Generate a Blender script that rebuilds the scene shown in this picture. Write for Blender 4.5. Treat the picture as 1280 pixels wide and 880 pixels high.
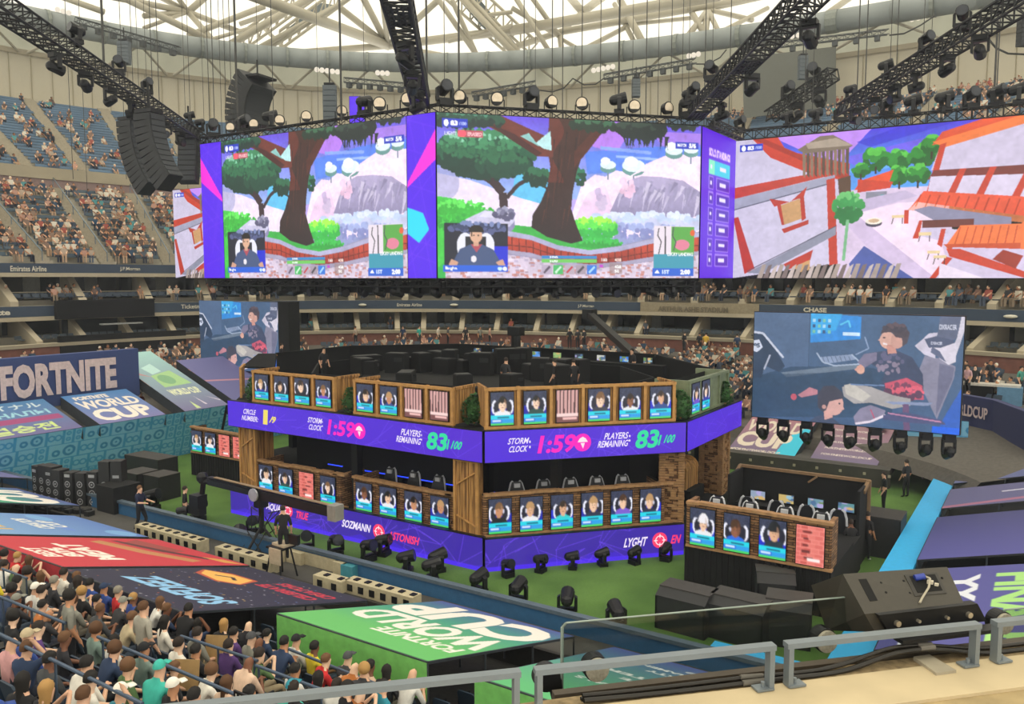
import bpy, math, random
import numpy as np
from mathutils import Vector, Matrix
random.seed(7)
SC = bpy.context.scene
COL = SC.collection
for o in list(bpy.data.objects): bpy.data.objects.remove(o)
# ---------------------------------------------------------------- camera, light, exposure
FPX = 1035.0; HCAM = 10.0; PITCH = math.atan(93/FPX); HEAD = math.radians(33)
CS, SN = math.cos(HEAD), math.sin(HEAD)
def uv(X, Y):
    """right / forward of the viewer -> court axes"""
    return (X*CS - Y*SN, X*SN + Y*CS)
cam_d = bpy.data.cameras.new('camera'); cam = bpy.data.objects.new('camera', cam_d); COL.objects.link(cam)
cam_d.sensor_fit = 'HORIZONTAL'; cam_d.sensor_width = 36; cam_d.lens = FPX/1280*36
cam_d.clip_start = 0.05; cam_d.clip_end = 400
cam.location = (0, 0, HCAM); cam.rotation_euler = (math.pi/2 - PITCH, 0, HEAD)
SC.camera = cam
SC.view_settings.view_transform = 'Standard'; SC.view_settings.look = 'None'
SC.view_settings.gamma = 1; SC.view_settings.use_curve_mapping = False
SC.view_settings.exposure = 0.0
W = bpy.data.worlds.new('sky'); SC.world = W; W.use_nodes = True
bg = W.node_tree.nodes['Background']; bg.inputs[0].default_value = (1.0, 0.965, 0.87, 1); bg.inputs[1].default_value = 1.6
def sun(rot, strength, angle, color):
    l = bpy.data.lights.new('sun', 'SUN'); l.energy = strength; l.angle = angle; l.color = color
    o = bpy.data.objects.new('sun', l); COL.objects.link(o); o.rotation_euler = rot
    return o
sun((math.radians(18), math.radians(12), 0), 0.8, math.radians(40), (1, .96, .88))
# ---------------------------------------------------------------- pixel helpers (1280 x 880 frame)
def ray(px, py):
    x = (px-640)/FPX; y = (440-py)/FPX
    return x, math.cos(PITCH)+y*math.sin(PITCH), -math.sin(PITCH)+y*math.cos(PITCH)
def onz(px, py, z):
    d = ray(px, py); t = (z-HCAM)/d[2]; return Vector((*uv(d[0]*t, d[1]*t), z))
def atd(px, py, Y):
    d = ray(px, py); t = Y/d[1]; return Vector((*uv(d[0]*t, Y), HCAM+d[2]*t))
def onv(px, py, v):
    """point of the pixel's ray on the plane v = const"""
    d = ray(px, py); a, b = uv(d[0], d[1]); t = v/b; return Vector((a*t, v, HCAM+d[2]*t))
def onu(px, py, u):
    d = ray(px, py); a, b = uv(d[0], d[1]); t = u/a; return Vector((u, b*t, HCAM+d[2]*t))
def onplane(px, py, p0, n):
    d = ray(px, py); a, b = uv(d[0], d[1]); D = Vector((a, b, d[2])); O = Vector((0, 0, HCAM))
    return O + D*((Vector(p0)-O).dot(Vector(n))/D.dot(Vector(n)))
# ---------------------------------------------------------------- materials
def lin(c): return tuple((x/12.92 if x <= .04045 else ((x+.055)/1.055)**2.4) for x in c)
def hexc(h): return tuple(int(h[i:i+2], 16)/255 for i in (0, 2, 4))
MATS = {}
def mat(name, col, rough=.7, metal=0., var=.12, scale=6., emit=0., bump=0.):
    if name in MATS: return MATS[name]
    if isinstance(col, str): col = hexc(col)
    c = lin(col); m = bpy.data.materials.new(name); m.use_nodes = True; MATS[name] = m
    nt = m.node_tree; b = nt.nodes['Principled BSDF']
    b.inputs['Roughness'].default_value = rough; b.inputs['Metallic'].default_value = metal
    tc = nt.nodes.new('ShaderNodeTexCoord'); nz = nt.nodes.new('ShaderNodeTexNoise'); nz.inputs['Scale'].default_value = scale
    nz.inputs['Detail'].default_value = 4
    nt.links.new(tc.outputs['Object'], nz.inputs['Vector'])
    rp = nt.nodes.new('ShaderNodeValToRGB'); rp.color_ramp.elements[0].position = .3; rp.color_ramp.elements[1].position = .7
    rp.color_ramp.elements[0].color = (*[x*(1-var) for x in c], 1); rp.color_ramp.elements[1].color = (*[min(1, x*(1+var)) for x in c], 1)
    nt.links.new(nz.outputs['Fac'], rp.inputs['Fac']); nt.links.new(rp.outputs['Color'], b.inputs['Base Color'])
    if bump:
        bp = nt.nodes.new('ShaderNodeBump'); bp.inputs['Strength'].default_value = bump
        nt.links.new(nz.outputs['Fac'], bp.inputs['Height']); nt.links.new(bp.outputs['Normal'], b.inputs['Normal'])
    if emit:
        b.inputs['Emission Color'].default_value = (*c, 1); b.inputs['Emission Strength'].default_value = emit
    return m
def attr_mat(name, emit=0., rough=.7):
    if name in MATS: return MATS[name]
    m = bpy.data.materials.new(name); m.use_nodes = True; MATS[name] = m
    nt = m.node_tree; b = nt.nodes['Principled BSDF']; b.inputs['Roughness'].default_value = rough
    at = nt.nodes.new('ShaderNodeAttribute'); at.attribute_name = 'Col'
    if emit:
        b.inputs['Base Color'].default_value = (.01, .01, .01, 1)
        nt.links.new(at.outputs['Color'], b.inputs['Emission Color']); b.inputs['Emission Strength'].default_value = emit
    else: nt.links.new(at.outputs['Color'], b.inputs['Base Color'])
    return m
def glow(name, col, s=1.):
    if name in MATS: return MATS[name]
    m = mat(name, (0.02, 0.02, 0.02)); b = m.node_tree.nodes['Principled BSDF']
    if isinstance(col, str): col = hexc(col)
    b.inputs['Emission Color'].default_value = (*lin(col), 1); b.inputs['Emission Strength'].default_value = s
    return m
def brick_mat(name, c1, c2, cm, sx=1., sy=1., w=.35, h=.12, emit=0., mort=.012):
    if name in MATS: return MATS[name]
    m = bpy.data.materials.new(name); m.use_nodes = True; MATS[name] = m; nt = m.node_tree; b = nt.nodes['Principled BSDF']
    tc = nt.nodes.new('ShaderNodeTexCoord'); sp = nt.nodes.new('ShaderNodeSeparateXYZ'); ad = nt.nodes.new('ShaderNodeMath'); cb = nt.nodes.new('ShaderNodeCombineXYZ')
    nt.links.new(tc.outputs['Object'], sp.inputs[0]); nt.links.new(sp.outputs[0], ad.inputs[0]); nt.links.new(sp.outputs[1], ad.inputs[1])
    nt.links.new(ad.outputs[0], cb.inputs[0]); nt.links.new(sp.outputs[2], cb.inputs[1])
    br = nt.nodes.new('ShaderNodeTexBrick'); nt.links.new(cb.outputs[0], br.inputs['Vector'])
    br.inputs['Color1'].default_value = (*lin(hexc(c1)), 1); br.inputs['Color2'].default_value = (*lin(hexc(c2)), 1); br.inputs['Mortar'].default_value = (*lin(hexc(cm)), 1)
    br.inputs['Scale'].default_value = 1; br.inputs['Brick Width'].default_value = w; br.inputs['Row Height'].default_value = h; br.inputs['Mortar Size'].default_value = mort
    nt.links.new(br.outputs['Color'], b.inputs['Base Color']); b.inputs['Roughness'].default_value = .9
    return m
# ---------------------------------------------------------------- mesh builder
class MB:
    def __init__(s): s.v = []; s.f = []; s.mi = []; s.m = 0; s.M = None
    def add(s, vs, fs):
        k = len(s.v); M = s.M
        s.v += [tuple(M @ Vector(p)) if M is not None else tuple(p) for p in vs]
        s.f += [tuple(i+k for i in f) for f in fs]; s.mi += [s.m]*len(fs)
        return s
    def box(s, c, d, rz=0, R=None):
        x, y, z = d[0]/2, d[1]/2, d[2]/2
        R = R or Matrix.Rotation(rz, 3, 'Z'); c = Vector(c)
        vs = [c+R@Vector(p) for p in ((-x,-y,-z),(x,-y,-z),(x,y,-z),(-x,y,-z),(-x,-y,z),(x,-y,z),(x,y,z),(-x,y,z))]
        return s.add(vs, [(0,3,2,1),(4,5,6,7),(0,1,5,4),(1,2,6,5),(2,3,7,6),(3,0,4,7)])
    def bar(s, p0, p1, w, h=None, up=(0, 0, 1)):
        p0, p1 = Vector(p0), Vector(p1); h = h or w; d = p1-p0; L = d.length
        if L < 1e-6: return s
        d /= L; upv = Vector(up)
        if abs(d.dot(upv)) > .98: upv = Vector((1, 0, 0))
        x = d.cross(upv).normalized(); y = x.cross(d)
        R = Matrix((x, d, y)).transposed()
        return s.box((p0+p1)/2, (w, L, h), R=R)
    def tube(s, p0, p1, r0, r1=None, n=8, caps=True):
        p0, p1 = Vector(p0), Vector(p1); r1 = r0 if r1 is None else r1; d = (p1-p0)
        if d.length < 1e-7: return s
        d.normalize(); a = Vector((0, 0, 1)) if abs(d.z) < .9 else Vector((1, 0, 0)); x = d.cross(a).normalized(); y = d.cross(x)
        vs = []
        for P, r in ((p0, r0), (p1, r1)):
            for i in range(n):
                t = 2*math.pi*i/n; vs.append(P+x*(r*math.cos(t))+y*(r*math.sin(t)))
        fs = [(i, i+n, (i+1) % n+n, (i+1) % n) for i in range(n)]
        if caps: fs += [tuple(range(n)), tuple(range(2*n-1, n-1, -1))]
        return s.add(vs, fs)
    def path(s, pts, r, n=6):
        for a, b in zip(pts[:-1], pts[1:]): s.tube(a, b, r, n=n)
        return s
    def ball(s, c, r, n=8, m=5, sq=(1, 1, 1)):
        c = Vector(c); r3 = (r*sq[0], r*sq[1], r*sq[2]); vs = [c+Vector((0, 0, r3[2]))]
        for j in range(1, m):
            ph = math.pi*j/m
            for i in range(n):
                t = 2*math.pi*i/n; vs.append(c+Vector((r3[0]*math.sin(ph)*math.cos(t), r3[1]*math.sin(ph)*math.sin(t), r3[2]*math.cos(ph))))
        vs.append(c-Vector((0, 0, r3[2]))); fs = [(0, 1+i, 1+(i+1) % n) for i in range(n)]
        for j in range(m-2):
            for i in range(n):
                a = 1+j*n+i; b = 1+j*n+(i+1) % n; fs.append((a, a+n, b+n, b))
        k = 1+(m-2)*n; e = len(vs)-1; fs += [(k+i, e, k+(i+1) % n) for i in range(n)]
        return s.add(vs, fs)
    def prism(s, poly, h0, h1, f=None):
        """poly in 2d; f maps (a, b, h) to a point (default x, y, z)"""
        f = f or (lambda a, b, h: (a, b, h)); n = len(poly)
        vs = [f(a, b, h0) for a, b in poly]+[f(a, b, h1) for a, b in poly]
        return s.add(vs, [tuple(range(n-1, -1, -1)), tuple(range(n, 2*n))]+[(i, (i+1) % n, (i+1) % n+n, i+n) for i in range(n)])
    def quad(s, a, b, c, d): return s.add([a, b, c, d], [(0, 1, 2, 3)])
    def mesh(s, name, mats, smooth=False):
        me = bpy.data.meshes.new(name); me.from_pydata(s.v, [], s.f); me.validate()
        for m in (mats if isinstance(mats, (list, tuple)) else [mats]): me.materials.append(m)
        if len(me.polygons) == len(s.mi) and any(s.mi): me.polygons.foreach_set('material_index', s.mi)
        if smooth: me.polygons.foreach_set('use_smooth', [True]*len(me.polygons))
        me.update(); return me
    def obj(s, name, mats, parent=None, smooth=False, loc=None):
        return mkobj(name, s.mesh(name, mats, smooth), parent, loc)
def mkobj(name, me, parent=None, loc=None, rz=0):
    o = bpy.data.objects.new(name, me); COL.objects.link(o)
    if parent is not None: o.parent = parent
    if loc is not None: o.location = loc
    if rz: o.rotation_euler = (0, 0, rz)
    return o
def tag(o, label, cat, group=None):
    o['label'] = label; o['category'] = cat
    if group: o['group'] = group
    return o
def struct(o, label=None):
    o['kind'] = 'structure'
    if label: o['label'] = label
    return o
def thing(name, label, cat, loc=(0, 0, 0), rz=0, group=None):
    o = mkobj(name, None, None, loc, rz); o.empty_display_size = .2
    return tag(o, label, cat, group)
def dup(root, loc=None, rz=None, label=None, group=None, scale=None):
    r = root.copy(); COL.objects.link(r)
    if loc is not None: r.location = loc
    if rz is not None: r.rotation_euler = (0, 0, rz)
    if scale is not None: r.scale = scale if hasattr(scale, '__len__') else (scale,)*3
    if label: r['label'] = label
    if group: r['group'] = group
    for ch in list(root.children):
        c = ch.copy(); COL.objects.link(c); c.parent = r
        for g in ch.children:
            d = g.copy(); COL.objects.link(d); d.parent = c
    return r
# ---------------------------------------------------------------- text as triangles
_TC = {}
def cable(pts, r, name, m, parent=None):
    cu = bpy.data.curves.new('c', 'CURVE'); cu.dimensions = '3D'; cu.bevel_depth = r; cu.bevel_resolution = 2; cu.resolution_u = 6; sp = cu.splines.new('NURBS'); sp.points.add(len(pts)-1)
    for i, p in enumerate(pts): sp.points[i].co = (*p, 1)
    sp.use_endpoint_u = True; sp.order_u = 4; o = bpy.data.objects.new('c', cu); COL.objects.link(o)
    me = bpy.data.meshes.new_from_object(o.evaluated_get(bpy.context.evaluated_depsgraph_get())); bpy.data.objects.remove(o); me.materials.append(m); return mkobj(name, me, parent)
def text_tris(body, bold=.02, shear=0.):
    key = (body, bold, shear)
    if key in _TC: return _TC[key]
    cu = bpy.data.curves.new('t', 'FONT'); cu.body = body; cu.size = 1; cu.offset = bold; cu.shear = shear; cu.resolution_u = 3
    o = bpy.data.objects.new('t', cu); COL.objects.link(o)
    dg = bpy.context.evaluated_depsgraph_get(); me = bpy.data.meshes.new_from_object(o.evaluated_get(dg))
    vs = [(v.co.x, v.co.y) for v in me.vertices]; fs = [tuple(p.vertices) for p in me.polygons]
    bpy.data.objects.remove(o); bpy.data.curves.remove(cu); bpy.data.meshes.remove(me)
    if vs:
        x0 = min(v[0] for v in vs); x1 = max(v[0] for v in vs); y0 = min(v[1] for v in vs); y1 = max(v[1] for v in vs)
    else: x0 = y0 = 0; x1 = y1 = 1
    _TC[key] = ([((x-x0)/(x1-x0), (y-y0)/(y1-y0)) for x, y in vs], fs, (x1-x0)/(y1-y0))
    return _TC[key]
def text_mb(body, o, ex, ey, bold=.02, shear=0., mb=None, off=None, thick=0.):
    """lettering whose box starts at o and spans the vectors ex (width) and ey (height)"""
    vs, fs, asp = text_tris(body, bold, shear); o, ex, ey = Vector(o), Vector(ex), Vector(ey); n = ex.cross(ey).normalized()
    mb = mb or MB(); d = n*(off if off is not None else .01)
    top = [o+ex*x+ey*y+d for x, y in vs]
    mb.add(top, fs)
    return mb
# ---------------------------------------------------------------- a small painter for pictures shown on screens and banners
class Cv:
    def __init__(s, w, h, bgc='000000'):
        s.w, s.h = w, h; s.a = np.zeros((h, w, 3)); s.a[:] = lin(hexc(bgc))
        s.X, s.Y = np.meshgrid((np.arange(w)+.5)/w, (np.arange(h)+.5)/h); s.rng = np.random.default_rng(5)
    def col(s, c): return np.array(lin(hexc(c)) if isinstance(c, str) else c)
    def mask(s, pts):
        pts = np.array(pts, float); m = np.zeros((s.h, s.w), bool)
        x0 = max(0, int(pts[:, 0].min()*s.w)-1); x1 = min(s.w, int(pts[:, 0].max()*s.w)+2)
        y0 = max(0, int(pts[:, 1].min()*s.h)-1); y1 = min(s.h, int(pts[:, 1].max()*s.h)+2)
        if x1 <= x0 or y1 <= y0: return m
        X = s.X[y0:y1, x0:x1]; Y = s.Y[y0:y1, x0:x1]; r = np.zeros(X.shape, bool); n = len(pts)
        for i in range(n):
            xa, ya = pts[i]; xb, yb = pts[(i+1) % n]
            if ya == yb: continue
            c = ((ya > Y) != (yb > Y)) & (X < (xb-xa)*(Y-ya)/(yb-ya)+xa); r ^= c
        m[y0:y1, x0:x1] = r; return m
    def fill(s, m, c, a=1., noise=0., n2=None):
        c = s.col(c)
        src = np.broadcast_to(c, s.a.shape)[m]
        if noise: src = src*(1+noise*(s.rng.random(src.shape[0])[:, None]-.5)*2)
        s.a[m] = s.a[m]*(1-a)+src*a
    def poly(s, pts, c, a=1., noise=0.): s.fill(s.mask(pts), c, a, noise)
    def rect(s, x0, y0, x1, y1, c, a=1., noise=0.): s.fill((s.X >= x0) & (s.X < x1) & (s.Y >= y0) & (s.Y < y1), c, a, noise)
    def ell(s, x, y, rx, ry, c, a=1., noise=0.): s.fill(((s.X-x)/rx)**2+((s.Y-y)/ry)**2 < 1, c, a, noise)
    def line(s, pts, wd, c, a=1.):
        asp = s.w/s.h
        for (xa, ya), (xb, yb) in zip(pts[:-1], pts[1:]):
            dx, dy = (xb-xa)*asp, yb-ya; L = math.hypot(dx, dy) or 1
            nx, ny = -dy/L*wd/2/asp, dx/L*wd/2
            s.poly([(xa+nx, ya+ny), (xb+nx, yb+ny), (xb-nx, yb-ny), (xa-nx, ya-ny)], c, a)
    def grad(s, m, c0, c1, axis=1):
        t = (s.Y if axis else s.X); tt = t[m]; lo, hi = tt.min(), tt.max(); k = ((tt-lo)/(hi-lo+1e-9))[:, None]
        s.a[m] = s.col(c0)*(1-k)+s.col(c1)*k
    def blob(s, x, y, rx, ry, cols, n, r, seed=1):
        g = random.Random(seed)
        for i in range(n):
            t = g.random()*6.283; q = math.sqrt(g.random())
            px, py = x+rx*q*math.cos(t), y+ry*q*math.sin(t)
            s.ell(px, py, r*(.6+.8*g.random()), r*(.6+.8*g.random())*s.w/s.h, cols[min(len(cols)-1, int((1-(y+ry-py)/(2*ry)+.25*g.random())*len(cols)))])
    def text(s, body, x, y, w, h, c, bold=.03, shear=0.):
        vs, fs, asp = text_tris(body, bold, shear)
        for f in fs: s.poly([(x+w*vs[i][0], y+h*(1-vs[i][1])) for i in f], c)
    def tex(s, amt=.12, n=(6, 14, 34), aniso=1.):
        f = np.zeros((s.h, s.w))
        for k in n:
            gy, gx = k+2, int(k*s.w/s.h*aniso)+2; g = s.rng.standard_normal((gy, gx)); yy, xx = s.Y*(gy-1), s.X*(gx-1); i, j = np.minimum(yy.astype(int), gy-2), np.minimum(xx.astype(int), gx-2); a, b = yy-i, xx-j; a, b = a*a*(3-2*a), b*b*(3-2*b)
            f += (g[i, j]*(1-a)*(1-b)+g[i+1, j]*a*(1-b)+g[i, j+1]*(1-a)*b+g[i+1, j+1]*a*b)*(1 if k < 20 else .8)
        s.a = np.clip(s.a*(1+amt*f)[..., None], 0, 1)
    def spk(s, m, c, p, a=1.):
        mm = m & (s.rng.random(m.shape) < p); s.fill(mm, c, a)
    def mesh(s, name, o, ex, ey, material, soft=True):
        """grid mesh: top-left corner o, ex across, ey down"""
        o, ex, ey = np.array(o, float), np.array(ex, float), np.array(ey, float)
        a = s.a
        if soft:
            p = np.pad(a, ((1, 1), (1, 1), (0, 0)), 'edge'); a = (p[1:-1, 1:-1]*4+p[:-2, 1:-1]+p[2:, 1:-1]+p[1:-1, :-2]+p[1:-1, 2:])/8
        w, h = s.w, s.h
        gx, gy = np.meshgrid(np.arange(w)/(w-1), np.arange(h)/(h-1))
        co = o+gx[..., None]*ex+gy[..., None]*ey
        me = bpy.data.meshes.new(name); nv = w*h; nf = (w-1)*(h-1)
        me.vertices.add(nv); me.vertices.foreach_set('co', co.reshape(-1).astype(np.float32))
        i = (np.arange(h-1)[:, None]*w+np.arange(w-1)[None, :]).reshape(-1)
        lp = np.stack([i, i+w, i+w+1, i+1], 1).reshape(-1)
        me.loops.add(nf*4); me.loops.foreach_set('vertex_index', lp.astype(np.int32))
        me.polygons.add(nf); me.polygons.foreach_set('loop_start', (np.arange(nf)*4).astype(np.int32)); me.polygons.foreach_set('loop_total', np.full(nf, 4, np.int32))
        me.update(calc_edges=True)
        at = me.color_attributes.new('Col', 'FLOAT_COLOR', 'POINT')
        rgba = np.ones((nv, 4), np.float32); rgba[:, :3] = np.clip(a.reshape(-1, 3), 0, 1); at.data.foreach_set('color', rgba.reshape(-1))
        me.materials.append(material); return me
# ================================================================ the stadium bowl (setting)
CX, CY, RA, RB, RN = -22.4, 31.0, 40.0, 34.0, 2.5
def ring(t, d, z=0.):
    c, s = math.cos(t), math.sin(t)
    return Vector((CX+math.copysign((RA+d)*abs(c)**(2/RN), c), CY+math.copysign((RB+d)*abs(s)**(2/RN), s), z))
def tof(px, d=0.):
    """ring parameter under a pixel column"""
    dx, dy, _ = ray(px, 440); a, b = uv(dx, dy); lo, hi = 10., 400.
    for _ in range(50):
        m = (lo+hi)/2; u, v = a*m, b*m
        if (abs(u-CX)/(RA+d))**RN+(abs(v-CY)/(RB+d))**RN > 1: hi = m
        else: lo = m
    u, v = a*lo-CX, b*lo-CY
    r = math.atan2(math.copysign((abs(v)/(RB+d))**(RN/2), v), math.copysign((abs(u)/(RA+d))**(RN/2), u))
    return r+2*math.pi if r < -.5 else r
T0, T1 = math.radians(25), math.radians(222)
concrete = mat('concrete', '9c978a', .9, var=.1, scale=.8)
concrete_l = mat('pale_concrete', 'b4aa94', .85, var=.07, scale=.5)
wallm = mat('cream_wall', 'c6bfac', .9, var=.04, scale=.2)
navy = mat('navy_fascia', '37475c', .6, var=.05)
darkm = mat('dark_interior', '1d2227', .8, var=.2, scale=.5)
bricky = mat('brick_band', '7a5046', .9, var=.15, scale=2)
mauve = mat('mauve_wall', '8d7876', .9, var=.05)
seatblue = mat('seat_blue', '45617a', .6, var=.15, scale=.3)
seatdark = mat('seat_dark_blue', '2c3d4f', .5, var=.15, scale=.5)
def sweep(name, prof, m, t0=T0, t1=T1, n=96, thick=None, label=None):
    mb = MB(); k = len(prof)
    ts = [t0+(t1-t0)*i/n for i in range(n+1)]
    vs = [ring(t, d, z) for t in ts for d, z in prof]
    mb.add(vs, [(i*k+j, (i+1)*k+j, (i+1)*k+j+1, i*k+j+1) for i in range(n) for j in range(k-1)])
    return struct(mb.obj(name, m), label)
TL = math.radians(192)
sweep('lower_terrace', [(-18.5, .9), (-18, 1.5), (-2, 4.0), (-1.6, 4.0)], mat('lower_concrete', '5c5852', .9, var=.15), T0, TL)
sweep('wall_brick_band', [(-1.6, 3.9), (-1.6, 5.05), (-1.2, 5.05)], bricky)
sweep('trim_1', [(-1.7, 5.0), (-1.75, 5.25), (-1.1, 5.25), (-1.1, 5.0)], concrete_l)
sweep('lower_suite_floor', [(-1.2, 5.05), (1.6, 5.05), (1.6, 5.6), (4.5, 5.6)], concrete)
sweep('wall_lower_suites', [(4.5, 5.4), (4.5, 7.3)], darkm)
sweep('lower_suite_ceiling', [(5, 7.1), (-.1, 7.1), (-.1, 6.85), (-.35, 6.85), (-.35, 7.15)], concrete_l)
sweep('lower_fascia', [(0, 7.15), (0, 7.92), (.5, 7.92)], navy)
sweep('upper_suite_floor', [(0, 7.92), (1.5, 7.95), (1.5, 8.3), (4.8, 8.3)], concrete)
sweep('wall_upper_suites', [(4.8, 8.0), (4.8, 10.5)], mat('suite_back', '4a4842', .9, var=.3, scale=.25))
sweep('upper_suite_ceiling', [(5.2, 10.2), (.6, 10.2), (.6, 10.05), (.4, 10.05), (.4, 10.35)], concrete_l)
sweep('upper_fascia', [(.7, 10.3), (.7, 11.05), (1.2, 11.05)], navy)
sweep('middle_terrace', [(1.2, 10.8), (14.0, 18.0)], concrete)
sweep('wall_mauve', [(14.0, 17.8), (14.0, 19.0), (13.9, 19.0)], mauve)
sweep('trim_2', [(13.9, 18.8), (13.7, 19.8), (14.3, 19.8), (15.5, 19.6)], concrete_l)
sweep('upper_terrace', [(15.5, 19.4), (38, 30.2), (39, 30.2)], concrete)
sweep('wall_top', [(39, 30.1), (39, 35.6)], wallm)
sweep('trim_3', [(38.6, 35.4), (38.4, 35.9), (39.8, 35.9)], concrete_l)
# wall ribs
mb = MB()
for i in range(120):
    t = T0+(T1-T0)*i/120; a = ring(t, 38.9, 30.3); mb.tube(a, a+Vector((0, 0, 5.2)), .05, n=4)
struct(mb.obj('trim_4', mat('wall_seam', 'a39a80')))
# slender fins between the suites
def fin_mesh(d0, z0, d1, z1, zt, w):
    mb = MB(); mb.prism([(d0, z0), (d1, z0), (d1, zt), (d0+(d1-d0)*.75, zt), (d0, z0+.35)], -w/2, w/2, lambda a, b, h: (a, h, b)); return mb.mesh('suite_fin', concrete_l)
fl = fin_mesh(-1.2, 5.05, 3.0, 6.0, 7.1, .45); fu = fin_mesh(.1, 7.92, 3.6, 8, 10.25, .6)
for me, xs in ((fl, (-70,-20,40,100,160,215,268,330,395,447,497,530,578,622,672,716,760,800,870,935,985,1040,1100,1160,1225,1290)), (fu, (-60,22,108,190,262,318,378,441,507,570,632,680,738,800,866,925,985,1045,1108,1170,1235,1300))):
    for x_ in xs:
        tt = tof(x_, 0); p, q = ring(tt, 0), ring(tt, 3); rz = math.atan2(q.y-p.y, q.x-p.x)
        struct(mkobj('suite_fin', me, None, p, rz))
# mullions, doors and pale panels on the suite back walls
mbp, mbd, mbr = MB(), MB(), MB(); rg = random.Random(3)
for i in range(150):
    t = T0+(T1-T0)*i/150; a = ring(t, 4.4); b = ring(t+.008, 4.4); rz = math.atan2(b.y-a.y, b.x-a.x)
    k = rg.random()
    (mbp if k < .33 else mbd).box((a.x, a.y, 6.3), (1.0, .05, 1.5), rz) if k < .55 else None
    a = ring(t, 4.7); k = rg.random(); (mbp if k < .3 else mbd).box((a.x, a.y, 9.2), (1.7, .06, 1.9), rz) if k < .85 else None
    a = ring(t, 1.5); mbr.tube(ring(t, 1.5, 8.9), ring(t+(T1-T0)/150, 1.5, 8.9), .04, n=4)
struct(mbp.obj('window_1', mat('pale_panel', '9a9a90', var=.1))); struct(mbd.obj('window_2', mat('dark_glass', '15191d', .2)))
struct(mbr.obj('suite_rail', concrete_l))
# ---------------------------------------------------------------- aisles (stairs) and the seats
aisle_up = [tof(x, 20) for x in (-120, -40, 62, 112, 230, 340, 470, 1010, 1110, 1190, 1330)]
aisle_up = [tof(x, 22) for x in (-150, 20, 95, 175, 240, 340, 470, 590, 700, 800, 900, 1010, 1110, 1215, 1330)]
aisle_mid = [tof(x, 7) for x in (-90, 20, 110, 195, 290, 400, 520, 640, 760, 880, 1000, 1120, 1240, 1350)]
def in_aisle(t, d, al, w=.75):
    p = ring(t, d)
    for a in al:
        if abs(a-t) < .06 and (ring(a, d)-p).length < w: return True
    return False
for nm, al, d0, z0, d1, z1 in (('aisle_stair', aisle_up, 15.6, 19.45, 38, 30.2), ('aisle_stair', aisle_mid, 1.6, 11.0, 14, 18.0)):
    for t in al:
        mb = MB(); n = int((d1-d0)/.42)
        for i in range(n):
            f = i/n; d = d0+(d1-d0)*f; z = z0+(z1-z0)*f; p, q = ring(t, d), ring(t, d+.4); rz = math.atan2(q.y-p.y, q.x-p.x)
            mb.box((p.x, p.y, z+.1), (.44, 1.2, .35), rz)
        struct(mb.obj(nm, mat('stair_grey', 'a59d8c', .9)))
        if al is aisle_mid:
            mr = MB(); a, b = ring(t, d0, z0+1), ring(t, d1, z1+1); mr.tube(a, b, .05, n=5)
            for i in range(6): c = a.lerp(b, i/5); mr.tube(c-Vector((0, 0, 1)), c, .04, n=5)
            struct(mr.obj('aisle_rail', mat('rail_steel', '6f7f8c', .4, .5)))
def seat_rows(name, d0, z0, d1, z1, pitch, al, m, t0, t1, sp=.56, label='', cat='seats'):
    mb = MB(); spots = []; n = int((d1-d0)/pitch)
    for r in range(n):
        d = d0+pitch*(r+.3); z = z0+(z1-z0)*(d-d0)/(d1-d0)
        t = t0
        while t < t1:
            p = ring(t, d, z); q = ring(t+.002, d); L = (Vector((q.x, q.y))-Vector((p.x, p.y))).length/.002
            if not in_aisle(t, d, al):
                o = ring(t, d+1); rz = math.atan2(o.y-p.y, o.x-p.x)
                R = Matrix.Rotation(rz, 3, 'Z'); b = .25
                f = lambda x, y, zz: p+R@Vector((x, y, zz))
                # back, seat pan
                mb.add([f(.18, -b, .42), f(.18, b, .42), f(.28, b, .68), f(.28, -b, .68), f(.24, -b, .42), f(.24, b, .42)], [(0, 1, 2, 3), (4, 5, 2, 3)])
                mb.add([f(-.22, -b, .44), f(-.22, b, .44), f(.2, b, .40), f(.2, -b, .40), f(-.22, -b, .36), f(-.22, b, .36)], [(0, 1, 2, 3), (0, 1, 5, 4)])
                spots.append((p, rz))
            t += sp/L
    o = mb.obj(name, m); tag(o, label, cat); o['kind'] = 'stuff'
    return spots
TM = tof(-60, 10)
sp_up = seat_rows('stadium_seats', 16, 19.6, 37.6, 29.9, .84, aisle_up, mat('upper_seats', '4e6a85', .6, var=.2, scale=.1), tof(1300, 20), TM, .52, 'rows of blue folding seats of the high upper terrace', 'seats')
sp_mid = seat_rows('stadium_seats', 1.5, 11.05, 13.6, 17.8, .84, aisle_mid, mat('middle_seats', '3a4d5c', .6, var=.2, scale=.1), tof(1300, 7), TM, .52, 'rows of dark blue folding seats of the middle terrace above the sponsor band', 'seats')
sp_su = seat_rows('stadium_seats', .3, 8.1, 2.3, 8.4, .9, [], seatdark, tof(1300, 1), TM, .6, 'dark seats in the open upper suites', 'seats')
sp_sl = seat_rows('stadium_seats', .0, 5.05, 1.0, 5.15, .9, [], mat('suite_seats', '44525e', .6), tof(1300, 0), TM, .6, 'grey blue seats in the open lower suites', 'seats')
sp_lo = seat_rows('stadium_seats', -16.5, 1.75, -2.2, 3.95, .9, [tof(x, -8) for x in (100, 400, 560, 700, 830, 905, 1000, 1210)], seatdark, tof(1300, -6), tof(-20, -8), .58, 'dark seats of the low stand behind the far court wall', 'seats')
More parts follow.
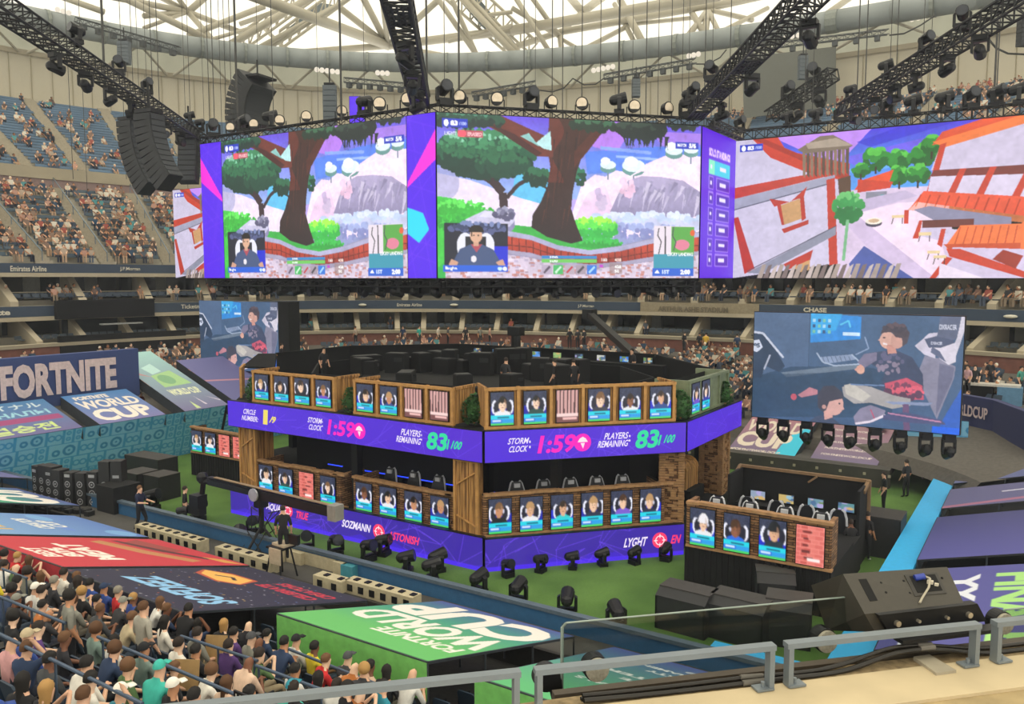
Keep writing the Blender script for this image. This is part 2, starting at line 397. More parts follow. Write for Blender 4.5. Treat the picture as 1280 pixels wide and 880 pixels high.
# ---------------------------------------------------------------- roof: ring beam, pipes, membrane
mb = MB(); N = 96; pts = [ring(T0-.3+(T1-T0+.6)*i/N, 35, 38.6) for i in range(N+1)]; mb.path(pts, 1.25, 12)
struct(mb.obj('roof_ring_beam', mat('roof_grey', '8b9292', .6, var=.04, scale=.2), smooth=True))
mb = MB()
for i in range(0, N, 2):
    p = ring(T0-.3+(T1-T0+.6)*i/N, 35, 38.6); q = ring(T0-.3+(T1-T0+.6)*(i+.12)/N, 35, 38.6); mb.tube(p, q, 1.32, n=12)
struct(mb.obj('trim_5', mat('roof_band', '7f857f', .6)))
pipe_m = mat('roof_white', 'aaa493', .55, var=.04, scale=.3)
mb = MB()      # struts between the wall top and the ring beam
for i in range(34):
    t = T0-.2+(T1-T0+.4)*i/34; dt = (T1-T0)/34
    a = ring(t, 38.5, 35.6); b = ring(t+dt*.5, 35.5, 38.0); c = ring(t+dt, 38.5, 35.6); mb.tube(a, b, .16, n=6); mb.tube(b, c, .16, n=6)
struct(mb.obj('roof_strut_row', pipe_m))
sweep('wall_clerestory', [(41.5, 35.3), (42, 39.5)], mat('clerestory', 'a9ab9f', .8, var=.1, scale=.3), T0-.2, T1+.2)
# membrane (PTFE-like cloth lets most of the sky's light through)
mm = bpy.data.materials.new('roof_membrane'); mm.use_nodes = True; nt = mm.node_tree
for nd in list(nt.nodes):
    if nd.type == 'BSDF_PRINCIPLED': nt.nodes.remove(nd)
tr = nt.nodes.new('ShaderNodeBsdfTransparent'); tl = nt.nodes.new('ShaderNodeBsdfTranslucent'); mx = nt.nodes.new('ShaderNodeMixShader')
wv = nt.nodes.new('ShaderNodeTexWave'); wv.inputs['Scale'].default_value = .25; wv.inputs['Distortion'].default_value = 1.5
rp = nt.nodes.new('ShaderNodeValToRGB'); rp.color_ramp.elements[0].color = (.88, .85, .77, 1); rp.color_ramp.elements[1].color = (.92, .9, .82, 1)
tc = nt.nodes.new('ShaderNodeTexCoord'); nt.links.new(tc.outputs['Object'], wv.inputs['Vector']); nt.links.new(wv.outputs['Fac'], rp.inputs['Fac'])
nt.links.new(rp.outputs[0], tr.inputs['Color']); tl.inputs['Color'].default_value = (.8, .77, .68, 1); mx.inputs[0].default_value = .25
nt.links.new(tr.outputs[0], mx.inputs[1]); nt.links.new(tl.outputs[0], mx.inputs[2]); nt.links.new(mx.outputs[0], nt.nodes['Material Output'].inputs['Surface'])
mb = MB(); NN = 72; rings = [(70, 42), (40, 58), (0, 72), (-30, 76)]
vs = [ring(2*math.pi*i/NN, d, z) for d, z in rings for i in range(NN)]
mb.add(vs, [(j*NN+i, j*NN+(i+1) % NN, (j+1)*NN+(i+1) % NN, (j+1)*NN+i) for j in range(len(rings)-1) for i in range(NN)]+[tuple((len(rings)-1)*NN+i for i in range(NN))])
struct(mb.obj('ceiling', mm))
def zroof(P):
    e = (abs((P[0]-CX)/(RA+37))**RN+abs((P[1]-CY)/(RB+37))**RN)**(1/RN)
    return 39.2+19*(1-min(1, e))**.8
# main pipes, read off the photograph as lines lying in the level of the roof steel
PIPES = [  # x0,y0,z0, x1,y1,z1, radius
 (250,-30,44,485,57,46,.75),(485,57,46,640,38,46,.65),(640,38,46,900,-6,46,.75),(485,57,46,362,67,42,.5),(362,67,42,230,72,39,.45),(485,57,46,600,78,41,.4),(600,78,41,640,88,40,.4),
 (485,57,46,425,10,50,.5),(485,57,46,450,-10,52,.5),(485,57,46,388,25,50,.45),(485,57,46,478,0,50,.4),(485,57,46,548,0,50,.45),
 (320,62,41,420,8,47,.4),(330,64,41,440,-5,48,.3),(300,30,46,420,-12,50,.35),(270,66,40,400,-10,50,.5),(362,67,42,330,35,47,.3),
 (160,0,44,262,50,41,.45),(235,15,46,170,-20,48,.4),(235,15,46,280,66,40,.4),(235,15,46,300,40,44,.4),(235,15,46,180,20,43,.35),(235,15,46,270,-15,50,.45),(235,15,46,210,-20,48,.35),(110,-10,43,235,15,46,.4),(235,45,42,330,8,48,.4),(262,50,41,330,30,46,.25),(180,35,41,235,15,46,.25),
 (640,60,43,700,40,46,.45),(700,40,46,860,12,47,.5),(860,12,47,960,-6,48,.45),(700,46,45,640,10,48,.35),(700,46,45,704,78,40,.4),(700,46,45,660,-10,50,.35),(704,78,40,665,85,39,.3),(704,75,41,790,30,46,.35),(790,30,46,870,22,47,.3),
 (728,15,50,705,-12,54,.6),(728,15,50,765,-12,54,.6),(728,15,50,700,42,46,.4),(775,0,50,808,62,41,.5),(768,5,50,800,66,41,.35),(700,48,45,745,74,40,.3),
 (885,12,49,872,-8,52,.5),(885,12,49,880,48,41,.5),(885,12,49,900,44,41,.35),(885,12,49,860,45,41,.4),(885,12,49,940,25,44,.35),(885,12,49,960,-5,48,.35),(885,48,41,960,10,46,.3),(850,-10,52,880,42,42,.4),
 (1030,20,42,1070,-8,46,.4),(600,78,41,565,0,48,.35),(545,-5,49,600,75,41,.4),(560,52,44,640,32,46,.3),(575,-5,50,655,80,40,.45),(585,-5,50,665,82,40,.3),
 (600,20,48,640,15,48,.3),(640,-10,50,690,70,41,.35),(60,-10,43,130,15,41,.35)]
for (x0, y0, z0, x1, y1, z1, r) in PIPES:
    a, b = onz(x0, y0, z0), onz(x1, y1, z1)
    struct(MB().tube(a, b, r, n=8).obj('roof_pipe', pipe_m, smooth=True))
# lattice girders with grey cladding under the sliding roof edge
grid_m = mat('roof_cladding', '6f7a80', .7, var=.1, scale=.2)
for (x0, y0, z0, x1, y1, z1) in ((350,62,43,452,-12,52), (300,66,42,400,-6,52), (545,-12,52,640,72,43), (575,-14,52,672,76,42)):
    a, b = onz(x0, y0, z0), onz(x1, y1, z1); mb = MB(); up = Vector((0, 0, 2.6)); n = 9
    mb.tube(a, b, .22, n=6); mb.tube(a+up, b+up, .22, n=6)
    for i in range(n):
        p, q = a.lerp(b, i/n), a.lerp(b, (i+1)/n); mb.tube(p, p+up, .12, n=5); mb.tube(p, q+up, .12, n=5)
    struct(mb.obj('roof_girder', pipe_m))
for P in ([(335,64,43),(350,64,43),(420,15,50),(400,12,50)], [(600,40,46),(575,10,50),(600,8,50),(655,76,43),(640,76,43)]):
    struct(MB().add([onz(*p)+Vector((0, 0, 1)) for p in P], [tuple(range(len(P)))]).obj('roof_panel', grid_m))
# thin rigging wires hanging from the roof
wire_m = mat('wire', '3a3a38', .6)
rg = random.Random(11); mb = MB()
for x, Y in [(x, rg.choice((38, 44, 50, 60, 70))) for x in (88,105,155,168,175,185,192,200,232,238,255,262,268,277,283,290,297,324,342,398,427,456,510,556,574,655,669,690,703,727,750,773,790,807,822,838,852,860,880,889,911,1005,1015,1070,1080,1110,1118,1150,1160,1244)]:
    b = atd(x, 150, Y); mb.tube((b.x, b.y, 17), (b.x, b.y, 44), .025, n=4)
o = mb.obj('rigging_wires', wire_m); tag(o, 'many thin steel wires hanging from the roof down to the rig', 'wires'); o['kind'] = 'stuff'
for x, y0, Y in ((133, -10, 34), (297, -10, 36), (427, -10, 38), (534, -10, 40), (574, -5, 42), (773, -10, 44), (1241, -10, 40)):
    b = atd(x, 150, Y); m2 = MB(); m2.tube((b.x, b.y, 17), (b.x, b.y, 44), .05, n=5); m2.tube((b.x, b.y, 25), (b.x, b.y, 26), .16, n=6)
    tag(m2.obj('chain_hoist', wire_m), 'dark chain with hoist hanging from the roof %s' % {133:'at the far left of the rig',297:'beside the left hanging speakers',427:'above the left big screen',534:'over the middle truss',574:'right of the middle truss',773:'above the centre screen',1241:'above the right big screen'}[x], 'chain hoist')
# ---------------------------------------------------------------- sponsor lettering on the fascias
cream = mat('letter_cream', 'd8d4c4', .6)
def fascia_text(body, px0, px1, d, z0, z1, m=cream, thick=.03, label=None, bold=.02):
    t0_, t1_ = tof(px0, d), tof(px1, d); a, b = ring(t0_, d-.06, z0), ring(t1_, d-.06, z0)
    o = text_mb(body, a, b-a, (0, 0, z1-z0), bold, off=0.).obj('sponsor_lettering', m); struct(o)
fascia_text('Emirates Airline', 18, 63, .7, 10.45, 10.85); fascia_text('J.P.Morgan', 154, 179, .7, 10.5, 10.85, cream)
fascia_text('Deloitte', -34, 15, 0, 7.33, 7.72, bold=.04); fascia_text('Ticketmaster', 228, 268, 0, 7.4, 7.75)
fascia_text('Emirates Airline', 497, 528, 0, 7.35, 7.65); fascia_text('J.P.Morgan', 722, 742, 0, 7.35, 7.65)
fascia_text('CHASE', 1003, 1032, 0, 7.4, 7.75, bold=.04); fascia_text('ARTHUR ASHE STADIUM', 822, 909, -.15, 7.2, 7.62, mat('letter_bronze', '6d6453', .5), bold=.03)
t0_, t1_ = tof(948, 0), tof(800, 0)
sweep('trim_6', [(-.1, 7.1), (-.1, 7.95), (0, 7.95)], mat('stone_fascia', '9a8f78', .9), t0_, t1_, 14)
for x in (454, 568, 1262): struct(MB().ball(ring(tof(x, 0), -.05, 7.5), .3, sq=(1.5, 1, .4)).obj('sponsor_lettering', cream))
# the high grey banner and black block stands
a = atd(928, 68, 96); b = atd(1045, 55, 96); mb = MB(); mb.add([atd(928, 72, 96), atd(930, 148, 96), atd(1045, 132, 96), atd(1045, 58, 96)], [(0, 1, 2, 3)])
bn = mb.obj('hanging_banner', mat('banner_grey', '6c6e68', .9, var=.03)); tag(bn, 'large plain grey banner hanging in front of the cream wall at the upper right', 'banner')
md = bn.modifiers.new('thickness', 'SOLIDIFY'); md.thickness = .08
# ================================================================ court, perimeter walls, courtside covers
grass = bpy.data.materials.new('artificial_turf'); grass.use_nodes = True; nt = grass.node_tree; b = nt.nodes['Principled BSDF']
tc = nt.nodes.new('ShaderNodeTexCoord'); n1 = nt.nodes.new('ShaderNodeTexNoise'); n2 = nt.nodes.new('ShaderNodeTexNoise'); n1.inputs['Scale'].default_value = .45; n2.inputs['Scale'].default_value = 9
mp = nt.nodes.new('ShaderNodeMapping'); mp.inputs['Scale'].default_value = (1, 5, 1); nt.links.new(tc.outputs['Object'], mp.inputs['Vector'])
nt.links.new(tc.outputs['Object'], n1.inputs['Vector']); nt.links.new(mp.outputs[0], n2.inputs['Vector'])
r1 = nt.nodes.new('ShaderNodeValToRGB'); r1.color_ramp.elements[0].position = .35; r1.color_ramp.elements[1].position = .65
r1.color_ramp.elements[0].color = (*lin(hexc('557d36')), 1); r1.color_ramp.elements[1].color = (*lin(hexc('6e9848')), 1)
mxx = nt.nodes.new('ShaderNodeMixRGB'); mxx.blend_type = 'MULTIPLY'; mxx.inputs[0].default_value = .5
nt.links.new(n1.outputs['Fac'], r1.inputs['Fac']); nt.links.new(r1.outputs[0], mxx.inputs[1]); nt.links.new(n2.outputs['Fac'], mxx.inputs[2]); nt.links.new(mxx.outputs[0], b.inputs['Base Color']); b.inputs['Roughness'].default_value = 1
bp = nt.nodes.new('ShaderNodeBump'); bp.inputs['Strength'].default_value = .6; bp.inputs['Distance'].default_value = .05; nt.links.new(n2.outputs['Fac'], bp.inputs['Height']); nt.links.new(bp.outputs[0], b.inputs['Normal'])
asphalt = mat('dark_walkway', '4d4b48', .9, var=.15, scale=1.5)
struct(MB().quad((-42, 18.8, 0), (-3.4, 18.8, 0), (-3.4, 55, 0), (-42, 55, 0)).obj('floor', grass))
struct(MB().quad((-75, -12, -.02), (14, -12, -.02), (14, 60, -.02), (-75, 60, -.02)).obj('floor_concourse', asphalt))
rail_blue = mat('rail_grey_blue', '5a6a78', .5, .2); wallblue = mat('court_wall_blue', '2c5f8a', .6, var=.1)
# near court wall: rail, posts, blue panels
mb = MB(); mb.box((-23, 18.8, 1.03), (37, .22, .1)); mb.box((-23, 18.8, .12), (37, .12, .24))
struct(mb.obj('wall_near_rail', rail_blue))
mb = MB()
for i in range(26): mb.box((-4.6-i*1.45, 18.84, .55), (.1, .12, 1.0))
struct(mb.obj('trim_7', rail_blue))
struct(MB().box((-23.0, 18.78, .58), (37, .05, .8)).obj('wall_near', wallblue))
mb = MB(); mb.box((-23, 18.1, .26), (38, 1.3, .52)); struct(mb.obj('floor_walkway', asphalt))
struct(MB().box((-23, 17.42, .3), (38, .12, .6)).obj('floor_ledge', mat('ledge_dark', '35332f', .8)))
# right court wall with its broad bright-blue coping
sky_b = mat('coping_blue', '34ace8', .55, var=.06)
mb = MB(); mb.add([(-3.95, 19.6, 1.0), (-3.15, 19.6, 1.0), (-3.15, 31, 1.0), (-3.95, 31, 1.0)], [(0, 1, 2, 3)])
struct(MB().box((-3.6, 36.5, .93), (.85, 34.6, .14)).obj('wall_right_coping', sky_b)); struct(MB().box((-3.6, 36.5, .43), (.6, 34.4, .86)).obj('wall_right', mat('court_wall_dark', '2b3a44', .7)))
struct(MB().box((-5.0, 19.2, .93), (3.2, .5, .12)).obj('wall_right_coping', sky_b))
# far wall
struct(MB().box((-24.5, 42.3, .45), (37, .5, .9)).obj('wall_far', mat('far_wall_grey', '4a4844', .9, var=.2, scale=1)))
mb = MB()
for i in range(30): mb.box((-6-i*1.1, 42.02, .62), (.12, .06, .12))
struct(mb.obj('trim_8', concrete_l))
struct(MB().box((-24.5, 44.8, .75), (37, 4.6, .3)).obj('floor_far_ledge', asphalt))
# ---- teal wall printed with loudspeakers, on the left side
def teal_wall(w, h, seed):
    c = Cv(w, h, '46a2dc'); g = random.Random(seed); y = 0; rows = [0, .27, .56, .84, 1.05]; asp = w/h
    for r in range(4):
        x = -.03*g.random(); y0, y1 = rows[r]+.01, rows[r+1]-.01
        while x < 1:
            k = g.choice((1, 2, 3)); ww = (.34, .62, .95)[k-1]*(y1-y0)*1.0/asp*(1.9 if k == 3 else 1.6)
            c.rect(x+.002, y0, x+ww-.002, y1, '86c8ee'); ym = (y0+y1)/2; hh = (y1-y0)/2
            if k == 1:
                for yy in (y0+hh*.5, y0+hh*1.4): c.ell(x+ww/2, yy, hh*.34/asp, hh*.34, '46a2dc'); c.ell(x+ww/2, yy, hh*.18/asp, hh*.18, '6cb8e4')
            elif k == 2:
                for q in (.27, .7): c.ell(x+ww*q, ym, hh*.5/asp, hh*.5, '46a2dc'); c.ell(x+ww*q, ym, hh*.27/asp, hh*.27, '86c8ee')
            else:
                c.ell(x+ww*.27, ym+hh*.2, hh*.5/asp, hh*.5, '3a90cc'); c.ell(x+ww*.27, ym+hh*.2, hh*.2/asp, hh*.2, '86c8ee')
                c.ell(x+ww*.7, ym, hh*.78/asp, hh*.78, '3a90cc'); c.ell(x+ww*.7, ym, hh*.45/asp, hh*.45, '86c8ee'); c.ell(x+ww*.7, ym, hh*.15/asp, hh*.15, '3a90cc')
            x += ww+.004
    return c
printm = attr_mat('printed_vinyl', 0, .65)
c = teal_wall(760, 130, 4); me = c.mesh('wall_left', (-39.9, 13.0, 2.6), (0, 17.9, 0), (-.9, 0, -2.6), printm)
struct(mkobj('wall_left', me)); c = teal_wall(420, 110, 9); me = c.mesh('wall_left', (-39.9, 31.1, 2.6), (0, 9.5, 0), (-.9, 0, -2.6), printm); struct(mkobj('wall_left', me))
struct(MB().box((-41.1, 26.8, 1.2), (.2, 27.6, 2.4)).obj('wall_left_core', darkm))
c = teal_wall(130, 130, 12); me = c.mesh('wall_far', (-6.0, 46.3, 2.9), (2.9, 0, 0), (0, 0, -2.9), printm); struct(mkobj('wall_far', me))
# ---- FORTNITE wall
fw = tag(MB().box((-44.0, 17.8, 4.6), (.5, 20.4, 2.7)).obj('banner_wall', mat('banner_navy', '394a7e', .7, var=.04)), 'long navy wall banner with big pale FORTNITE lettering behind the left covers', 'banner')
a = onu(0, 495, -43.7); a0 = onu(1, 497, -43.7); e = onu(146, 482, -43.7)
t_ = text_mb('FORTNITE', (-43.7, a0.y, 3.85), (0, e.y-a0.y, 0), (0, 0, 1.75), .05, off=.03).obj('lettering', mat('letter_pink_white', 'd8c4c4', .6), fw)
# ---- printed covers over courtside seats
def cover(name, u0, u1, v0, v1, z0, z1, paint, label, skirt='3a4550', res=46, drop=.5, side=None, group=None, rise='v'):
    """a stretched cover: edge at v0 has height z0, edge at v1 height z1 (rise='u': u0 -> z0, u1 -> z1)"""
    if rise == 'v': P = [(u0, v0, z0), (u1, v0, z0), (u1, v1, z1), (u0, v1, z1)]
    else: P = [(u0, v0, z0), (u1, v0, z1), (u1, v1, z1), (u0, v1, z0)]
    P = [Vector(p) for p in P]
    w, h = int((P[1]-P[0]).length*res), int((P[3]-P[0]).length*res)
    c = Cv(w, h, '444488'); paint(c)
    # paint space: x along u (0 = u0), y from v1 (0) to v0 (1)
    me = c.mesh(name, P[3], P[2]-P[3], P[0]-P[3], printm); o = mkobj(name, me); tag(o, label, 'tarp', group)
    mb = MB(); d = Vector((0, 0, -drop)); q = [p+Vector((0, 0, -.03)) for p in P]
    mb.add(q+[p+d for p in P], [(0, 3, 2, 1), (0, 1, 5, 4), (1, 2, 6, 5), (2, 3, 7, 6), (3, 0, 4, 7)][:1])
    mk = mat('skirt_'+skirt, skirt, .8)
    mb2 = MB(); faces = {'all': [0, 1, 2, 3], 'back': [0]}[side or 'all']
    t = .04
    for i in ([0, 1, 2, 3] if side == 'all' else [0]):
        a, b2 = q[i], q[(i+1) % 4]; mb2.add([a, b2, b2+d, a+d], [(0, 1, 2, 3)])
    # thin edge all round and posts beneath
    mb.obj('underside', mat('cover_underside', '23262b', .8), o); s = mb2.obj('skirt', mk, o); sm = s.modifiers.new('thickness', 'SOLIDIFY'); sm.thickness = .03
    mb3 = MB()
    for i in range(4):
        a, b2 = q[i], q[(i+1) % 4]; mb3.bar(a, b2, .05)
    for f in (0, .5, 1):
        for g_ in (0, .33, .66, 1):
            p = P[0].lerp(P[1], f).lerp(P[3].lerp(P[2], f), g_); mb3.tube(p-Vector((0, 0, .04)), p-Vector((0, 0, min(p.z-.05, 1.1))), .025, n=5)
    mb3.obj('frame', mat('frame_steel', '50565c', .4, .6), o)
    return o
def flip(c):
    """turn the painting half round: these covers are read from the court"""
    c.a = c.a[::-1, ::-1].copy()
def p_wc(c):
    c.grad(c.X > -1, '4d5a9c', '6fc070'); m = c.Y > -1
    k = np.clip(c.Y*1.25, 0, 1)[..., None]; c.a[:] = (c.col('4b579b')*(1-np.clip(k*2, 0, 1))+c.col('479b83')*np.clip(k*2, 0, 1))*(1-np.clip(k*2-1, 0, 1))+c.col('68bc68')*np.clip(k*2-1, 0, 1)
    c.a = c.a[::-1, ::-1].copy()
    c.text('FORTNITE', .06, .17, .52, .1, 'f2ece4', .03); c.text('WORLD', .03, .29, .9, .25, 'f2ece4', .04); c.text('CUP', .02, .56, .96, .39, 'f2ece4', .05); flip(c)
cover('seat_cover', -13.55, -9.45, 11.65, 17.35, 2.85, 1.2, p_wc, 'green to blue printed cover reading FORTNITE WORLD CUP, biggest in the foreground', '74bf62', drop=.75)
def p_lines(c):
    k = np.clip(c.Y*1.1, 0, 1)[..., None]; c.a[:] = c.col('4a5aa0')*(1-k)+c.col('5fb878')*k; flip(c)
    for i, s in enumerate(('GROUP', 'MATCH RULES', 'SOLO FINALS', 'DUO FINALS', 'CREATIVE', 'TWITTER', 'COMMUNITY', 'ALL PARTY', 'TOURNAMENT', 'CHAMPIONSHIP')): c.text(s, .12+.02*(i % 3), .2+.075*i, .35+.25*((i*7) % 3)/2, .035, 'e8ecec', .03)
    flip(c)
cover('seat_cover', -8.35, -4.5, 11.65, 17.35, 2.85, 1.2, p_lines, 'green to blue cover with rows of small white text, seen through the glass rail', '74bf62', drop=.75)
def p_navy(c):
    c.a[:] = c.col('2c2a40'); g = random.Random(2)
    for i in range(170):
        x, y = g.random(), g.random(); dx, dy = g.uniform(-.012, .012), g.uniform(-.01, .01); c.line([(x, y), (x+dx, y+dy)], .006, g.choice(('c8c8d8', '6f8fd0', 'd06a4a', 'e0c070', '9a9ab0')))
    c.text('SOFDEEZ', .1, .16, .7, .17, '8fc4ee', .04, .1)
    c.poly([(.5, .6), (.62, .54), (.86, .58), (.95, .68), (.8, .76), (.58, .76)], 'c05a3c'); c.poly([(.52, .61), (.64, .56), (.84, .6), (.93, .68), (.78, .74), (.6, .74)], 'f0b85c'); c.line([(.62, .65), (.7, .69), (.78, .64)], .02, '3a2a30')
    c.text('CELEBRATE', .08, .68, .42, .08, 'c8364a', .04); c.text('CREATORS', .08, .8, .42, .08, 'c8364a', .04); flip(c)
cover('seat_cover', -20.1, -15.3, 10.6, 16.25, 2.85, 1.2, p_navy, 'dark navy cover with light blue letters, yellow shape and confetti print', '2a2d3a', drop=.5)
def p_red(c):
    c.a[:] = c.col('c93a44'); flip(c)
    c.text('BEST', .3, .06, .3, .08, 'f4ece0', .04); c.text('80%', .3, .16, .3, .09, 'f4ece0', .04); c.text('MEAT', .2, .27, .55, .13, 'f4ece0', .05)
    c.poly([(.5, .9), (.95, .84), (.8, .66), (.45, .74)], 'a04a44'); c.poly([(.12, .72), (.42, .6), (.85, .52), (.9, .6), (.5, .68), (.16, .8)], 'c28858'); c.poly([(.2, .86), (.5, .74), (.9, .66), (.9, .7), (.52, .8), (.24, .9)], '5c3034')
    c.poly([(.02, .98), (.1, .9), (.3, .88), (.2, .96)], 'd8a050'); flip(c)
cover('seat_cover', -24.9, -20.25, 10.7, 16.35, 2.85, 1.2, p_red, 'red cover with white lettering and brown printed bands', 'b93540', drop=.85)
def p_blue(c):
    c.a[:] = c.col('6f93cc'); k = c.Y[..., None]; c.a[:] = c.col('5f82c4')*(1-k)+c.col('86b0d8')*k
    c.ell(.85, .1, .12, .08, '7fb0e0'); c.ell(.2, .3, .14, .06, '7fb0e0'); c.ell(.7, .35, .1, .03, '6b8fd6'); flip(c)
    c.text('CREATOR', .28, .5, .46, .09, 'e8e8e4', .04); c.text('CUP', .36, .61, .3, .09, 'e8e8e4', .04); c.text('FINAL', .2, .16, .6, .17, 'e0b450', .05, .15); flip(c)
cover('seat_cover', -30.0, -25.4, 10.6, 16.35, 2.85, 1.2, p_blue, 'light blue cover with white and yellow lettering behind the red cover', '30363e')
cover('seat_cover', -36.0, -31.2, 11.2, 17.25, 2.85, 1.2, p_wc, 'blue, white and green printed cover below the loudspeaker stack', '30363e')
def p_purple(c):
    c.a[:] = c.col('6a6a9c'); flip(c); c.line([(0, .4), (1, .5)], .03, 'c08a9a'); flip(c)
cover('seat_cover', -41.4, -37.0, 12.2, 18.2, 2.85, 1.3, p_purple, 'plain purple grey cover at the foot of the teal wall', '30363e')
# left side: covers rise towards -u.  paint for these: x along v, so rotate the array
def rot(fn):
    def f(c):
        d = Cv(c.h, c.w, '000000'); fn(d); c.a = np.rot90(d.a, 1).copy()[:, ::-1][:, ::-1]
    return f
def p_jp(c):
    k = c.X[..., None]; c.a[:] = c.col('5a5a92')
    k = c.Y[..., None]; c.a[:] = c.col('4f86b8')*(1-k)+c.col('6a6494')*k
    c.text('ファイナル', .05, .08, .85, .16, 'cfe0e8', .02); c.text('ФИНАЛЫ', .05, .3, .85, .16, '9ccfe0', .04); c.rect(.05, .5, .95, .64, 'a0487c'); c.text('결승전', .1, .7, .7, .22, 'c8dc8c', .03)
def p_wcs(c):
    k = c.Y[..., None]; c.a[:] = c.col('4f86c0')*(1-k)+c.col('7a78ac')*k
    c.text('FORTNITE', .12, .08, .5, .12, 'f0e6dc', .05); c.text('WORLD', .06, .24, .88, .27, 'f0e6dc', .035); c.text('CUP', .08, .55, .84, .38, 'f0e6dc', .045)
def p_corner(c):
    k = c.Y[..., None]; c.a[:] = c.col('9cc8c4')*(1-k)+c.col('77739c')*k
    c.poly([(.0, .3), (.3, .45), (.0, .36)], 'c08a8c'); c.poly([(.28, .42), (.8, .36), (.9, .6), (.25, .62)], 'a4cc90'); c.ell(.5, .5, .16, .08, '7fae84'); c.poly([(.3, .28), (.6, .22), (.62, .36), (.36, .4)], 'b8dcd8')
    c.text('WORLD CUP', .2, .66, .66, .1, 'dfe4c0', .05); c.poly([(.35, .86), (.4, .98), (.3, .98)], 'c8dc9c'); c.poly([(.55, .8), (.62, .94), (.57, .94)], 'd8d0e0'); c.poly([(.78, .82), (.98, .9), (.97, .92)], 'd8d0e0')
def cover_u(u0, u1, v0, v1, z0, z1, paint, label, res=46, skirt='30363e', name='seat_cover'):
    """u1 edge (court side) has height z1; picture top is at u0, picture left at v0"""
    P = [Vector((u0, v0, z0)), Vector((u0, v1, z0)), Vector((u1, v1, z1)), Vector((u1, v0, z1))]
    w, h = int((P[1]-P[0]).length*res), int((P[3]-P[0]).length*res); c = Cv(w, h); paint(c)
    o = mkobj(name, c.mesh(name, P[0], P[1]-P[0], P[3]-P[0], printm)); tag(o, label, 'tarp')
    mb = MB(); d = Vector((0, 0, -.6)); q = [p+Vector((0, 0, -.03)) for p in P]
    for i in (0, 1, 3): a, b2 = q[i], q[(i+1) % 4]; mb.add([a, b2, b2+d, a+d], [(0, 1, 2, 3)])
    mb.obj('skirt', mat('skirt_'+skirt, skirt, .8), o); return o
cover_u(-43.5, -39.9, 17.9, 22.4, 3.75, 2.62, p_jp, 'blue purple cover with Japanese, Cyrillic and Korean lettering above the teal wall')
cover_u(-43.5, -39.9, 23.3, 27.0, 3.75, 2.62, p_wcs, 'blue cover reading FORTNITE WORLD CUP on the teal wall, left of the corner cover')
cover_u(-47.3, -39.9, 28.2, 31.1, 5.4, 2.62, p_corner, 'long pale green and purple cover with a crest print, under the left hanging screen')
cover_u(-46.0, -40.4, 32.0, 36.0, 4.8, 2.62, p_purple, 'dark blue cover beside the black stage corner')
# far side: two covers rise away from us
def p_far1(c):
    k = c.Y[..., None]; c.a[:] = c.col('b4767e')*(1-k)+c.col('6c6486')*k
    c.ell(.93, .9, .22, .5, '30c4e4'); c.text('FORTNITE', .1, .12, .5, .14, 'e0d4c4', .05); c.text('WORLD', .03, .3, .85, .24, 'e0d4c4', .035); c.text('CUP', .02, .55, .8, .3, 'e0d4c4', .045); c.text('#FORTNITEWORLDCUP', .02, .9, .75, .05, 'e0d4c4', .03)
def p_far2(c):
    k = c.Y[..., None]; c.a[:] = c.col('a87a80')*(1-k)+c.col('6e6688')*k
    for i in range(7): c.text('FORTNITEWORLDCUP', .12, .1+.12*i, .76, .035, 'd8ccc8', .03)
f0 = onv(922, 567, 42.6); f1 = onv(991, 573, 42.6); g0 = onv(1011, 571, 42.6); g1 = onv(1095, 582, 42.6)
def far_cover(ua, ub, paint, label, zf, zb, vb):
    P = [Vector((ua+.3, vb, zb)), Vector((ub+.3, vb, zb)), Vector((ub, 42.6, zf)), Vector((ua, 42.6, zf))]
    w, h = int((P[1]-P[0]).length*40), int((P[3]-P[0]).length*40); c = Cv(w, h); paint(c)
    o = mkobj('seat_cover', c.mesh('seat_cover', P[0], P[1]-P[0], P[3]-P[0], printm)); tag(o, label, 'tarp')
    mb = MB(); d = Vector((0, 0, -.35))
    for i in range(4): a, b2 = P[i]-Vector((0, 0, .03)), P[(i+1) % 4]-Vector((0, 0, .03)); mb.add([a, b2, b2+d, a+d], [(0, 1, 2, 3)])
    mb.obj('skirt', mat('skirt_30363e', '30363e', .8), o); return o
print('FAR', f0, f1, g0, g1, onv(925, 520, 47.5), onv(1108, 538, 47.5))
far_cover(f0.x-.6, f1.x, p_far1, 'pink purple cover with cream WORLD CUP lettering and a cyan corner, on the far stand', f0.z+.05, 2.6, 47.6)
far_cover(g0.x, g1.x, p_far2, 'mauve cover with repeated thin white lines of text, on the far stand', f0.z+.05, 2.6, 47.6)
